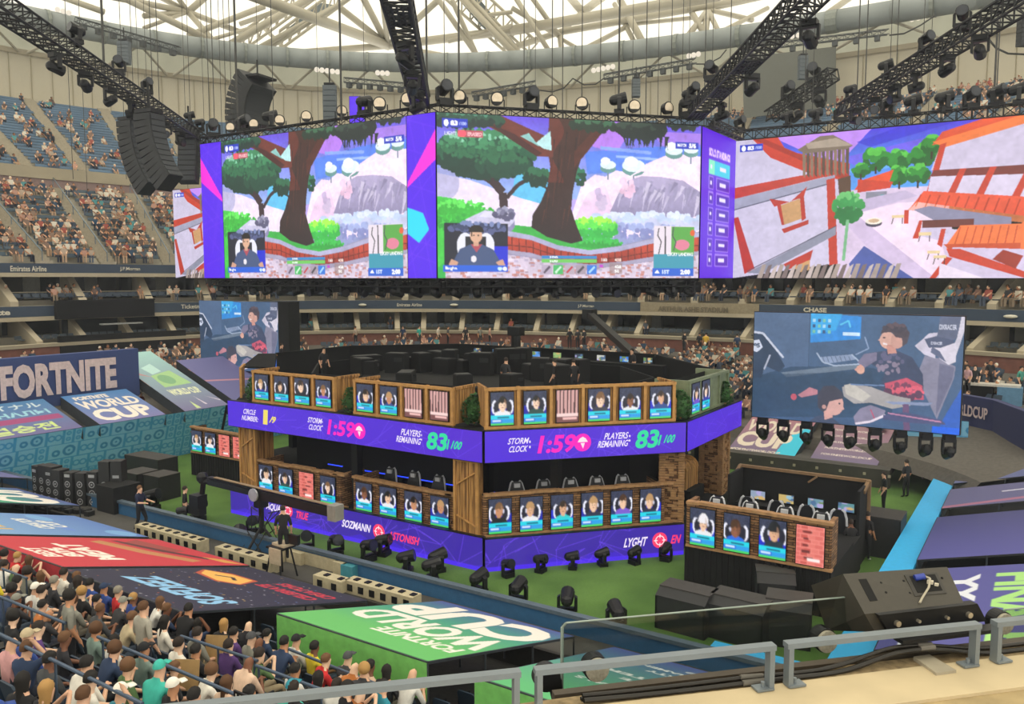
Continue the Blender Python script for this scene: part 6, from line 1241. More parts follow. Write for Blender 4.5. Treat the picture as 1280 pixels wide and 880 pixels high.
def pose(kind):
    S, H_, E, Hn = {}, {}, {}, {}
    if kind == 'stand' or kind == 'walk':
        st_ = .18 if kind == 'walk' else .02
        J = dict(pelvis=(0, 0, .95), belly=(0, .01, 1.1), chest=(0, 0, 1.33), neck=(0, .02, 1.48), head0=(0, .04, 1.56), head1=(0, .03, 1.7), lsh=(-.17, 0, 1.4), lel=(-.24, .0, 1.13), lwr=(-.23, .12, .92), rsh=(.17, 0, 1.4), rel=(.24, -.02, 1.13), rwr=(.24, .1, .9),
                 lhip=(-.09, 0, .9), lkn=(-.11, st_, .5), lan=(-.11, st_*.4, .09), lto=(-.12, st_*.4+.15, .04), rhip=(.09, 0, .9), rkn=(.11, 0, .5), ran=(.11, -st_, .09), rto=(.12, .15-st_, .04))
        if kind == 'walk': J.update(lel=(-.24, .12, 1.15), lwr=(-.2, .36, 1.12), rel=(.24, .1, 1.15), rwr=(.2, .34, 1.15))
    else:
        ly = {'sit': 0, 'lean': .24, 'phone': .05, 'arm': .02}[kind]
        J = dict(pelvis=(0, 0, .52), belly=(0, ly*.3, .68), chest=(0, ly*.8, .9), neck=(0, ly+.01, 1.04), head0=(0, ly+.04, 1.12), head1=(0, ly+.05, 1.26), lsh=(-.18, ly*.85, .96), rsh=(.18, ly*.85, .96),
                 lel=(-.25, ly+.08, .72), lwr=(-.16, ly+.3, .66), rel=(.25, ly+.08, .72), rwr=(.16, ly+.3, .66),
                 lhip=(-.09, .02, .5), lkn=(-.14, .44, .53), lan=(-.13, .46, .1), lto=(-.14, .6, .05), rhip=(.09, .02, .5), rkn=(.14, .44, .53), ran=(.13, .46, .1), rto=(.14, .6, .05))
        if kind == 'phone': J.update(lwr=(-.07, .32, .98), rwr=(.09, .32, .98), lel=(-.23, .2, .78), rel=(.23, .2, .78))
        if kind == 'arm': J.update(rel=(.32, .1, 1.08), rwr=(.22, .02, 1.3))
        if kind == 'lean': J.update(lwr=(-.05, .52, .72), rwr=(.05, .52, .72), lel=(-.2, .38, .6), rel=(.2, .38, .6))
    R = dict(pelvis=(.15, .12), belly=(.14, .11), chest=(.16, .11), neck=.06, head0=(.066, .078), head1=(.07, .088), lsh=.07, rsh=.07, lel=.048, rel=.048, lwr=.032, rwr=.032, lhip=.1, rhip=.1, lkn=.065, rkn=.065, lan=.045, ran=.045, lto=.035, rto=.035)
    B = [('pelvis', 'belly', 1), ('belly', 'chest', 1), ('chest', 'neck', 1), ('neck', 'head0', 0), ('head0', 'head1', 0), ('chest', 'lsh', 1), ('lsh', 'lel', 1), ('lel', 'lwr', 0), ('chest', 'rsh', 1), ('rsh', 'rel', 1), ('rel', 'rwr', 0),
         ('pelvis', 'lhip', 2), ('lhip', 'lkn', 2), ('lkn', 'lan', 2), ('lan', 'lto', 3), ('pelvis', 'rhip', 2), ('rhip', 'rkn', 2), ('rkn', 'ran', 2), ('ran', 'rto', 3)]
    for s, q in (('l', -1), ('r', 1)):      # palm, four fingers and a thumb
        w = Vector(J[s+'wr']); d = (w-Vector(J[s+'el'])).normalized(); x = Vector((q, 0, 0)); p = w+d*.07; J[s+'pm'] = tuple(p); R[s+'pm'] = (.04, .016); B.append((s+'wr', s+'pm', 0))
        for k in range(4):
            o = x*(.022*(1.5-k)); L = (.065, .08, .075, .055)[k]; a = p+d*.035+o; b = a+d*L*.6+Vector((0, 0, -.02)); n = '%sf%d' % (s, k); J[n] = tuple(a); J[n+'t'] = tuple(b); R[n] = .009; R[n+'t'] = .008; B += [(s+'pm', n, 0), (n, n+'t', 0)]
        J[s+'th'] = tuple(w+d*.04-x*.045); J[s+'tt'] = tuple(w+d*.08-x*.06); R[s+'th'] = .012; R[s+'tt'] = .009; B += [(s+'pm', s+'th', 0), (s+'th', s+'tt', 0)]
    J['nose'] = tuple(Vector(J['head0'])+Vector((0, .1, .07))); R['nose'] = .014; B.append(('head0', 'nose', 0))
    return J, R, B
BODY = {}; HEADP = {}
for k in ('sit', 'lean', 'phone', 'arm', 'stand', 'walk'):
    J, R, B = pose(k); BODY[k] = person_mesh('person_'+k, J, R, B); HEADP[k] = (Vector(J['head0'])+Vector(J['head1']))/2+Vector((0, 0, .03))
def hair_mesh(kind):
    mb = MB(); n, m = 14, 9; vs = []; hg = random.Random(len(kind))
    for j in range(m+1):
        ph = (math.pi*.62 if kind != 'long' else math.pi*.75)*j/m
        for i in range(n):
            t = 2*math.pi*i/n; fr = max(0, math.sin(t)); p2 = ph*(1-.42*fr) if kind != 'cap' else ph*(.8-.12*fr); r = .9*(1+(.14*hg.uniform(-1, 1) if kind == 'curly' else 0 if kind == 'cap' else .05*hg.uniform(-1, 1)))
            z = (.122 if kind == 'short' else .132)*math.cos(p2)*r; x = .098*math.sin(p2)*math.cos(t)*r; y = .118*math.sin(p2)*math.sin(t)*r-.012
            if kind == 'long' and j == m and fr < .3: z -= .2; x *= 1.25; y = y*1.1-.02
            if kind == 'long' and j == m-1 and fr < .3: z -= .05; x *= 1.1
            vs.append((x, y, z))
    mb.add(vs, [(j*n+i, (j+1)*n+i, (j+1)*n+(i+1) % n, j*n+(i+1) % n) for j in range(m) for i in range(n)])
    if kind == 'cap': mb.prism([(-.075, .09), (.075, .09), (.06, .19), (-.06, .19)], .015, .03)
    if kind == 'curly': mb.ball((0, -.01, .02), .112, 12, 8, (1, 1.05, 1.05))
    me = mb.mesh('hair_'+kind, [None] if False else mat('hair_dark', '2a201a', .8)); me.polygons.foreach_set('use_smooth', [True]*len(me.polygons)); return me
HAIRM = {k: hair_mesh(k) for k in ('short', 'long', 'cap', 'curly')}
def setm(o, i, m): o.material_slots[i].link = 'OBJECT'; o.material_slots[i].material = m
PPL = [0]
def person(loc, rz, kind, top, pants='2b3040', skin=0, hair='short', hcol='2a201a', label='', group=None, scale=1.):
    o = mkobj('person', BODY[kind], None, loc, rz); o.scale = (scale,)*3
    for i, m in enumerate((skin_ms[skin], cloth(top), cloth(pants), cloth('d0d0cc' if PPL[0] % 3 else '2a2a2e'))): setm(o, i, m)
    tag(o, label, 'person', group); PPL[0] += 1
    if hair != 'bald':
        h = mkobj('cap' if hair == 'cap' else 'hair', HAIRM[hair], o, HEADP[kind]); setm(h, 0, cloth(hcol) if hair == 'cap' else mat('hair_'+hcol, hcol, .8))
    return o
def row_at(px, py, dz, lo=0, hi=14):
    best = None
    for k in range(lo, hi):
        z = RZ0+k*RISE; p = onz(px, py, z+dz); v = ROW0-k*PITCHR
        if best is None or abs(p.y-v-.0) < best[0]: best = (abs(p.y-v), k, p.x)
    k = best[1]; return Vector((best[2], ROW0-k*PITCHR-.1, RZ0+k*RISE)), k
CN = {'2a2a30': 'black', '1c1c20': 'black', 'f0ebe0': 'cream', 'e8e6e0': 'white', 'f0d838': 'yellow', 'c8282c': 'red', '8a8a80': 'grey', 'a8a498': 'light grey', '4a4c50': 'charcoal', '5a3c7c': 'purple', '2a3c5c': 'navy', '2c8ca0': 'teal', '3fb8a8': 'turquoise', '7a9088': 'grey green', 'e0c0a8': 'peach', 'd8a0a0': 'pink', '34509c': 'blue', '5c7a4c': 'green', 'b87038': 'orange brown', 'c0b090': 'tan', '38383c': 'dark grey'}
HN = {'2a201a': 'dark', '1a1614': 'black', '5a3c24': 'brown', 'b08850': 'blond', '8a8478': 'grey', '6a4a30': 'light brown'}
NOTE = [  # head x, y, pose, top, skin, hair, hair colour, words
 (398, 781, 'sit', 'e8e6e0', 0, 'cap', '1c1c20', 'white numbered jersey and black cap at the left corner of the green cover'), (421, 788, 'sit', 'f0d838', 3, 'short', '1a1614', 'bright yellow shirt leaning on the green cover'),
 (450, 808, 'sit', '4a4c50', 1, 'cap', '4a4c50', 'charcoal hooded top beside the green cover'), (477, 817, 'sit', 'e0c0a8', 3, 'short', '1a1614', 'peach shirt and black hair beside the green cover'), (491, 828, 'sit', '1c1c20', 2, 'long', '1a1614', 'black top and long black hair, right of the peach shirt'), (505, 838, 'lean', 'e8e6e0', 0, 'bald', '', 'white and bald, last before the glass rail'),
 (98, 735, 'stand', '8a8a80', 2, 'curly', '1a1614', 'grey shirt standing with dark curly hair, left of the two standing'), (172, 755, 'stand', 'a8a498', 0, 'short', '5a3c24', 'light grey T-shirt standing, right of the two standing'),
 (142, 735, 'sit', 'c8282c', 0, 'short', '8a8478', 'bright red shirt with thin grey hair in front of the navy cover'), (8, 705, 'sit', 'f0d838', 1, 'curly', '1a1614', 'yellow shirt at the left picture edge'), (50, 733, 'sit', 'f0ebe0', 1, 'short', '2a201a', 'cream shirt, left of the grey haired man near the red cover'), (76, 718, 'sit', '2a2a30', 1, 'short', '8a8478', 'black shirt and short grey hair close to the red cover'),
 (30, 718, 'sit', '2a2a30', 1, 'short', '1a1614', 'black shirt with hair tied, near the upper left rail'), (53, 727, 'sit', 'e8e6e0', 0, 'cap', 'f0ebe0', 'white cap and white shirt near the red cover'), (70, 770, 'sit', '5a3c7c', 1, 'short', '2a201a', 'purple shirt at the left, behind the rail'), (22, 762, 'sit', '1c1c20', 1, 'curly', '1a1614', 'black shirt with thick black hair at the left edge'),
 (35, 788, 'lean', '34509c', 0, 'cap', 'c0b090', 'blue shirt with straw coloured cap'), (40, 800, 'arm', '2a3c5c', 0, 'short', '5a3c24', 'navy shirt with brown hair and raised hand'), (20, 792, 'sit', 'd8a0a0', 0, 'bald', '', 'pink shirt behind the straw cap'), (58, 852, 'phone', '2a2a30', 0, 'long', 'b08850', 'black top and long blond hair at bottom left'), (40, 838, 'sit', '1c1c20', 0, 'long', '1a1614', 'black top and long black hair, left of the blond one'),
 (20, 868, 'sit', '5a3c7c', 0, 'cap', '34509c', 'blue and red cap in the bottom left corner'), (105, 862, 'lean', 'f0ebe0', 0, 'short', '5a3c24', 'cream shirt with brown hair at the bottom edge'), (110, 815, 'lean', '2a3c5c', 0, 'curly', '5a3c24', 'dark navy shirt bent forward in the middle of the stand'), (132, 832, 'sit', 'f0ebe0', 1, 'short', '1a1614', 'cream shirt and black hair below the long rail'), (152, 828, 'sit', '5c7a4c', 0, 'curly', '6a4a30', 'green shirt and bushy curly hair'), (158, 852, 'arm', '2c8ca0', 0, 'cap', 'f0ebe0', 'bright blue shirt and cream cap near the bottom edge'),
 (180, 838, 'lean', '3fb8a8', 0, 'cap', '3fb8a8', 'turquoise shirt beside the green shirt'), (218, 848, 'sit', '1c1c20', 2, 'cap', 'f0ebe0', 'black shirt and white cap in front of the cardboard'), (240, 862, 'sit', '1c1c20', 0, 'short', '1a1614', 'black shirt and black hair right of the white cap'), (199, 797, 'sit', '7a9088', 2, 'cap', '1c1c20', 'grey green shirt and black cap in the middle'), (222, 798, 'sit', 'f0ebe0', 1, 'short', '2a201a', 'cream shirt, between the grey green and black shirts'), (246, 805, 'sit', '1c1c20', 2, 'short', '1a1614', 'black printed shirt left of the cardboard'), (145, 770, 'lean', 'c0b090', 0, 'short', '6a4a30', 'tan shirt bent forward, left of the standing light grey shirt'), (212, 768, 'sit', 'f0ebe0', 1, 'long', '1a1614', 'cream dress and long dark hair near the navy cover'), (185, 755, 'sit', '1c1c20', 1, 'cap', '1c1c20', 'black shirt and black cap right of the standing light grey shirt'),
 (292, 797, 'sit', '5a3c7c', 1, 'short', '2a201a', 'purple red shirt right of the cardboard'), (315, 798, 'sit', '4a4c50', 3, 'bald', '', 'dark shirt and shaved brown head'), (335, 782, 'sit', '8a8a80', 1, 'cap', '4a4c50', 'grey shirt and grey cap under the navy cover'), (312, 818, 'lean', 'e0c0a8', 3, 'bald', '', 'peach shirt, bald, in the right half of the crowd'), (300, 838, 'sit', 'e0c0a8', 1, 'long', '5a3c24', 'pale orange shirt, brown hair tied'), (330, 848, 'sit', '34509c', 2, 'short', '1a1614', 'blue shirt near the bottom, right half'), (358, 855, 'sit', '3fb8a8', 1, 'cap', '2c8ca0', 'turquoise shirt and teal cap at the bottom, right half'), (343, 803, 'lean', '2a3c5c', 2, 'short', '1a1614', 'navy shirt with light cuffs, right half'), (378, 825, 'sit', 'e8e6e0', 2, 'short', '1a1614', 'white shirt and black hair in the right half'), (380, 845, 'sit', '1c1c20', 1, 'short', '2a201a', 'black shirt below the white shirt, right half'), (408, 835, 'sit', '38383c', 1, 'long', '1a1614', 'dark grey top and long black hair, right half'), (420, 850, 'sit', 'e8e6e0', 2, 'short', '2a201a', 'white shirt near the grey rail'), (435, 832, 'lean', 'b87038', 1, 'bald', '', 'orange brown shirt, bald, near the grey rail'), (440, 850, 'sit', '1c1c20', 1, 'curly', '1a1614', 'black sleeveless top near the grey rail'), (455, 835, 'lean', '38383c', 0, 'curly', 'b08850', 'dark shirt and fair curls, near the green cover'), (460, 850, 'phone', 'b87038', 1, 'bald', '', 'orange shirt holding a phone near the grey rail')]
near_xy = []; LBL = set()
def uniq(s):
    s = ' '.join(s.split()[:16])
    return s
for (px, py, kd, top, sk, hr, hc, words) in NOTE:
    dz = 1.74 if kd == 'stand' else 1.3
    p, k = row_at(px, py, dz, 1 if px < 345 else 0, 14); near_xy.append((p.x, k)); p.z += .0
    person(p, random.uniform(-.35, .35), kd, top, ('2b3040', '3c4a5c', '24262c', '6a6458')[px % 4], sk, hr, hc or '2a201a', uniq('person in '+words), 'crowd in the near stand')
rg = random.Random(21); cols = [c for c in CN if c != 'f0d838']+['2a2a30', '1c1c20', '4a4c50', '2a3c5c', '1c1c20', '38383c', '2a2a30', '4a4c50', '1c1c20', '38383c', '2a3c5c', 'f0ebe0', '8a8a80']; seats_near = []
POS = ['far left', 'left', 'left middle', 'middle', 'right middle', 'right', 'far right']
cnt = 0
ROWN = ['first', 'second', 'third', 'fourth', 'fifth', 'sixth', 'seventh', 'eighth', 'ninth', 'tenth', 'eleventh', 'twelfth', 'thirteenth', 'fourteenth']
for k in range(0, 14):
    v = ROW0-k*PITCHR-.1; z = RZ0+k*RISE; u = -25.0 if k < 5 else -20
    while u < -3.5:
        u += .56; seats_near.append((u, v, z)); X, Y = u*CS+v*SN, -u*SN+v*CS
        px = 640+FPX*X/Y; py = 347+(HCAM-z-1)*FPX/Y
        if not (-25 < px < 560 and py < 895): continue
        if any(kk == k and abs(a-u) < .5 for a, kk in near_xy) or any(kk == k+1 and abs(a-u) < .3 for a, kk in near_xy[6:8]): continue
        if rg.random() < .12 or (k == 0 and (px > 380 or u < -14.0)): continue
        if cnt >= 150: continue
        cnt += 1; top = rg.choice(cols); hr = rg.choice(('short', 'short', 'short', 'short', 'long', 'long', 'cap', 'curly', 'curly', 'bald')); hc = rg.choice(('2a201a', '1a1614', '5a3c24', '2a201a', 'b08850', '6a4a30', '1a1614')) if hr != 'cap' else rg.choice(('1c1c20', '2a3c5c', 'e8e6e0', '8a8a80'))
        kd = rg.choice(('sit', 'sit', 'sit', 'lean', 'lean', 'lean', 'sit', 'phone', 'arm'))
        hw = {'short': HN.get(hc, 'dark')+' short hair', 'long': HN.get(hc, 'dark')+' long hair', 'curly': HN.get(hc, 'dark')+' curly hair', 'cap': CN.get(hc, 'dark')+' cap', 'bald': 'shaved head'}[hr]
        act = {'sit': 'sitting upright', 'lean': 'leaning forward', 'phone': 'holding up both hands', 'arm': 'one arm raised'}[kd]
        person((u, v, z), rg.uniform(-.5, .4), kd, top, rg.choice(('2b3040', '24262c', '3c4a5c', '6a6458', '9a8c70')), rg.choice((0, 0, 1, 1, 2, 3)), hr, hc, ' '.join(('person in %s top, %s, %s, %s row of near stand' % (CN[top], hw, act, ROWN[k])).replace(', sitting upright', '' if len((CN[top]+hw).split()) > 4 else ', sitting upright').split()), 'crowd in the near stand', rg.uniform(.92, 1.03))
# near folding seats
def seat_proto():
    t = thing('stadium_seat', 'x', 'seat'); mb = MB(); mb.prism([(-.22, 0), (.22, 0), (.22, .36), (.17, .42), (-.17, .42), (-.22, .36)], 0, .04, lambda a, b, h: (a, -.2-b*.25-h, .42+b)); mb.obj('backrest', seatdark, t)
    MB().box((0, .0, .42), (.44, .4, .05)).obj('seat', seatdark, t); MB().box((-.25, -.05, .45), (.04, .36, .3)).obj('armrest', blackm, t); return t
sp0 = seat_proto(); fs = True; n = 0
for (u, v, z) in seats_near:
    X, Y = u*CS+v*SN, -u*SN+v*CS; px = 640+FPX*X/Y; py = 347+(HCAM-z-.6)*FPX/Y
    if not (-20 < px < 600 and py < 900) or (v > 10.9 and u < -14): continue
    k = int(round((ROW0-.1-v)/PITCHR)); lb = 'dark blue folding seat, %s row of near stand' % ROWN[k]
    if fs: fs = False; sp0.location = (u, v+.0, z); sp0['label'] = lb; sp0['group'] = 'folding seats of the near stand'
    elif n < 170: dup(sp0, (u, v, z), 0, lb, 'folding seats of the near stand'); n += 1
# seats visible under the edges of the covers
q = 0
for (u0, u1) in ((-15.2, -13.7), (-9.4, -8.5), (-20.2, -20.0)):
    for j in range(7):
        v = 12.2+.78*j; z = 1.35-(v-11.5)*.229+.35
        for u in np.arange(u0+.1, u1+.6, .52):
            dup(sp0, (float(u), v, z-.35), 0, 'dark folding seat between the covers, %s row up from court' % ROWN[6-j], 'folding seats between the covers'); q += 1
# ---- rails in the near stand
rs = mat('rail_blue_grey', '4f6076', .4, .4)
for i, (x0, y0, x1, y1, dz, lb) in enumerate(((0, 746, 82, 779, 1.0, 'second from the top left'), (-20, 783, 178, 880, 1.0, 'lowest at the left'), (122, 796, 304, 872, 1.0, 'in the middle carrying a small number sign'), (226, 795, 322, 826, .9, 'behind the cardboard'), (355, 809, 468, 854, .9, 'at the right under the green cover'), (320, 832, 405, 863, .9, 'at the right near the bottom'), (3, 711, 34, 723, .9, 'at the top left'))):
    p0, k = row_at(x0, y0, dz, 0, 15); dz += .25; a = onz(x0, y0, p0.z+dz); b_ = onz(x1, y1, p0.z+dz); t = thing('hand_rail', 'blue grey tube rail in the near stand, '+lb, 'rail', (0, 0, 0), 0, 'rails of the near stand'); MB().tube(a, b_, .028, n=8).obj('tube', rs, t)
    mb = MB()
    for f in (.04, .5, .96): c = a.lerp(b_, f); mb.tube(c, (c.x, c.y, c.z-dz), .022, n=6)
    mb.obj('posts', rs, t)
    if i == 2: MB().box(b_+Vector((.0, -.02, .0)), (.34, .03, .16)).obj('number_sign', blackm, t); text_mb('116', b_+Vector((-.12, -.04, -.05)), (.24, 0, 0), (0, 0, .1), off=.002).obj('lettering', cream, t)
for px, py, lb in ((268, 815, 'leaning upright between spectators, upper one'), (228, 850, 'held by a spectator with a white cap, lower one')):
    p, k = row_at(px, py, .8); o = MB().box((0, 0, 0), (.42, .02, .5)).obj('cardboard', mat('cardboard', 'a98a5c', .9)); o.location = p+Vector((0, .3, .85)); o.rotation_euler = (-.2, 0, .5); tag(o, 'brown cardboard sheet '+lb, 'cardboard', 'cardboard sheets')
# ---- crew
def crew(px, py, z, kd, top, label, rz, pants='1c1e24', hr='short', hc='2a201a', sk=0): p = onz(px, py, z); return person(p, rz, kd, top, pants, sk, hr, hc, label, 'crew on the ground')
crew(176, 664, .5, 'walk', '1c2440', 'person in navy shirt with light back print working by the near court wall', -1.2, hc='6a4a30'); crew(232, 662, .05, 'stand', '1c1c20', 'person in black shirt and black shorts behind the camera crane', -.6); crew(355, 700, 1.1, 'stand', '1c1c20', 'person in black on a raised stool operating the camera crane', .8)
crew(1062, 712, 0, 'stand', '1c1c20', 'person in black with white armbands beside the right ground booth', .5, sk=3); crew(1082, 700, 0, 'stand', '1c1c20', 'person in black right of the armband crew member', -.4, sk=2); crew(1132, 622, 0, 'stand', '24282e', 'person in black shorts on the turf beneath the right side screen', 1.0); crew(1157, 600, 0, 'stand', '2a3440', 'person in dark clothes by the far end of the blue coping', .3); crew(1104, 640, 0, 'stand', '202428', 'person in dark clothes standing behind the rear booth', 2.)
for i, (px, py, top, lb) in enumerate(((632, 497, '24262c', 'bare armed person in black walking on the dark upper deck'), (717, 500, '1c1c20', 'person in black standing on the dark upper deck'), (694, 500, '1c1c20', 'person in black beside the standing one on the upper deck'), (790, 480, '2a2a30', 'person in dark clothes with a light sleeve, far side of the upper deck'), (828, 478, '38383c', 'person in grey at the far right of the upper deck'), (405, 478, '24262c', 'person in black on the left part of the upper deck'), (352, 470, '24262c', 'person in dark clothes behind the far left wooden booth'))): crew(px, py, 4.78, 'stand', top, lb, i*.9)
# ---- far crowd: low detail figures; the nearest ones single, the rest one object
def far_fig():
    mb = MB(); mb.m = 1; mb.prism([(-.2, -.1), (.2, -.1), (.2, .12), (-.2, .12)], .45, .9); mb.prism([(-.23, -.09), (.23, -.09), (.16, .1), (-.16, .1)], .9, 1.02); mb.m = 2; mb.box((-.1, .2, .5), (.15, .45, .14)); mb.box((.1, .2, .5), (.15, .45, .14)); mb.box((-.1, .44, .25), (.12, .13, .5)); mb.box((.1, .44, .25), (.12, .13, .5))
    mb.m = 0; mb.ball((0, .02, 1.16), .105, 6, 4, (1, 1, 1.25)); mb.bar((-.22, .0, .85), (-.15, .3, .62), .07); mb.bar((.22, .0, .85), (.15, .3, .62), .07); mb.m = 3; mb.ball((0, -.01, 1.2), .115, 6, 4, (1, 1.05, 1.05)); return mb
FF = far_fig(); ffm = FF.mesh('spectator', [skin_ms[1], cloth('8a8a80'), cloth('2b3040'), cloth('2a201a')]); ffv = np.array(FF.v); fff = FF.f; ffi = np.array(FF.mi)
def pxof(p):
    X, Y = p.x*CS+p.y*SN, -p.x*SN+p.y*CS; return 640+FPX*X/Y, 347-(p.z+.8-HCAM)*FPX/Y
def clus(x, y, s=1.): return .5+.5*math.sin(x*.11*s+2*math.sin(y*.07*s))*math.cos(y*.13*s+1.3*math.sin(x*.05*s+1))
far = []; rg = random.Random(8)
for spots, nm, fn in ((sp_mid, 'middle terrace', lambda x, y: .72*(.35+clus(x, y)) if x < 225 else .5), (sp_up, 'upper terrace', lambda x, y: (.55*max(0, (y-100-.3*x)/60)*clus(x, y, 1.3) if x < 260 else .75*clus(x, y, 2))), (sp_su, 'upper suites', lambda x, y: .8*clus(x, y, .5) if x > 300 else .25), (sp_sl, 'lower suites', lambda x, y: .05), (sp_lo, 'low stand behind the court', lambda x, y: .9 if 860 < x < 945 else (.35 if x < 860 else .3))):
    for p, rz in spots:
        x, y = pxof(p)
        if not (-15 < x < 1295 and y > 60): continue
        if 250 < x < 1283 and 150 < y < 335 and nm != 'low stand behind the court': continue     # wholly behind the big screens
        if rg.random() < fn(x, y): far.append((math.hypot(p.x, p.y), p, rz, x, y, nm))
far.sort(key=lambda f: f[0])
TC_ = ['b8a898', 'd8d0c0', '8a7468', 'c09888', '5c6470', '34506c', '3a3a40', 'a85a50', 'e0dcd0', '907868', '2c3440', '6a5850', '5a9aa0']
TN_ = ['beige', 'cream', 'brown', 'pink', 'grey blue', 'blue', 'black', 'red', 'white', 'tan', 'navy', 'dark brown', 'teal']
N1 = 140
for i, (d, p, rz, x, y, nm) in enumerate(far[:N1]):
    k = rg.randrange(len(TC_)); o = mkobj('person', ffm, None, p-Vector((0, 0, .02)), rz+math.pi/2); setm(o, 0, skin_ms[rg.choice((0, 0, 1, 2, 3))]); setm(o, 1, cloth(TC_[k])); setm(o, 2, cloth('2b3040')); setm(o, 3, cloth(rg.choice(('2a201a', '1a1614', '5a3c24', 'e0dcd0'))))
    tag(o, 'distant spectator in %s top, %s, %s' % (TN_[k], nm.replace(' behind the court', ''), 'below the left screens' if x < 360 else 'seen above the stage left half' if x < 640 else 'seen above the stage right half' if x < 860 else 'beside the right side screen' if x < 945 else 'right of the side screen' if x > 1200 else 'above the right side screen'), 'person', 'spectators in the '+nm)
rest = far[N1:]; print('FARCROWD', len(far))
nv = len(ffv); V = np.zeros((len(rest)*nv, 3)); Cc = np.zeros((len(rest)*len(fff), 3)); F = []
for i, (d, p, rz, x, y, nm) in enumerate(rest):
    a = rz+math.pi/2+rg.uniform(-.4, .4); c_, s_ = math.cos(a), math.sin(a); s = rg.uniform(.92, 1.05); V[i*nv:(i+1)*nv, 0] = p.x+(ffv[:, 0]*c_-ffv[:, 1]*s_)*s; V[i*nv:(i+1)*nv, 1] = p.y+(ffv[:, 0]*s_+ffv[:, 1]*c_)*s; V[i*nv:(i+1)*nv, 2] = p.z-.02+ffv[:, 2]*s
    pal = [lin(hexc(rg.choice(('dcae90', 'e6bfa2', 'c08a66', '9a6a4c')))), lin(hexc(rg.choice(TC_))), lin(hexc(rg.choice(('2b3040', '4a5568', '8a7a68', 'b89a80')))), lin(hexc(rg.choice(('2a201a', '3a2c22', '1a1614', 'd8d0c0'))))]
    Cc[i*len(fff):(i+1)*len(fff)] = np.array(pal)[ffi]; F += [tuple(j+i*nv for j in f) for f in fff]
me = bpy.data.meshes.new('far_crowd'); me.from_pydata(V.tolist(), [], F); at = me.color_attributes.new('Col', 'FLOAT_COLOR', 'CORNER'); tot = np.array([len(f) for f in F]); cc = np.ones((tot.sum(), 4), np.float32); cc[:, :3] = np.repeat(Cc, tot, axis=0); at.data.foreach_set('color', cc.reshape(-1)); me.materials.append(attr_mat('crowd_cloth', 0, .9))
o = mkobj('far_crowd', me); tag(o, 'the many small spectators filling the distant terraces on all sides', 'crowd'); o['kind'] = 'stuff'
# staff standing on the brick band opposite
for i, (px, col, lb) in enumerate(((504, '2a3c5c', 'navy'), (582, '2a2a30', 'black'), (600, '8a8a80', 'grey'), (524, '3fb8a8', 'turquoise'), (548, 'd8d0c0', 'cream'), (560, '4a4c50', 'charcoal'), (612, 'c09888', 'pink'), (855, '1c1c20', 'black'), (874, '24262c', 'dark'), (882, 'd8b040', 'yellow'), (921, '2a3c5c', 'navy'), (712, '24262c', 'dark'), (722, '38383c', 'grey'), (730, '2a2a30', 'black'), (445, 'b8a898', 'beige'))):
    p = ring(tof(px, -2.4), -2.4, 3.95); person(p, HEAD+math.pi+.3*i, 'stand', col, '24262c', i % 3, 'short', '2a201a', 'far standing person in %s in front of the brick band, %s from the left' % (lb, ORD[(0, 3, 5, 1, 2, 4, 6, 9, 10, 11, 12, 7, 8, 13, 14)[i]]), 'people standing along the brick band')
# ================================================================ gear on the court
case_m = mat('case_black', '222326', .6, var=.15); case_top = mat('case_lid', '3d3a38', .7)
def road_case(px, py, w, d, h, rz, label, slope=0., group='black equipment cases'):
    p = onz(px, py, 0); t = thing('equipment_case', label, 'case', p, rz, group)
    mb = MB(); mb.prism([(-d/2, 0), (d/2, 0), (d/2, h), (-d/2+slope, h), (-d/2, h-slope*.6)] if slope else [(-d/2, 0), (d/2, 0), (d/2, h), (-d/2, h)], -w/2, w/2, lambda a, b, q: (q, a, b)); mb.obj('body', case_m, t)
    mb = MB(); mb.box((0, slope/2, h+.015), (w+.02, d-slope+.02, .03)); mb.obj('lid', case_top, t); mb = MB()
    for sx in (-1, 1): mb.box((sx*(w/2-.03), -d/2-.005, (h-slope*.6)/2), (.05, .03, h-slope*.6-.02))
    mb.obj('corner_rail', blackm, t)
road_case(858, 785, 1.5, 1.0, 1.15, -.05, 'long black covered case nearest the stage in the foreground turf', .3)
road_case(925, 797, 1.6, 1.0, 1.15, -.05, 'long black covered case behind the glass rail', .3)
road_case(985, 800, 1.2, 1.1, 1.2, .2, 'black covered case next to the black wedge speaker', .3); road_case(968, 765, 1.1, 1.0, 1.25, .35, 'single black case with sloping lid behind the row of foreground cases', .35)
road_case(190, 598, 2.6, 1.1, 1.15, .05, 'long black case by the teal wall, rear one'); road_case(176, 618, 1.15, 1.1, 1.1, .05, 'black case by the teal wall, front left one'); road_case(203, 622, 1.15, 1.1, 1.1, .05, 'black case by the teal wall, front right one')
road_case(1100, 690, 1.5, 1.4, 1.45, .0, 'tall open black crate beside the right ground booth')
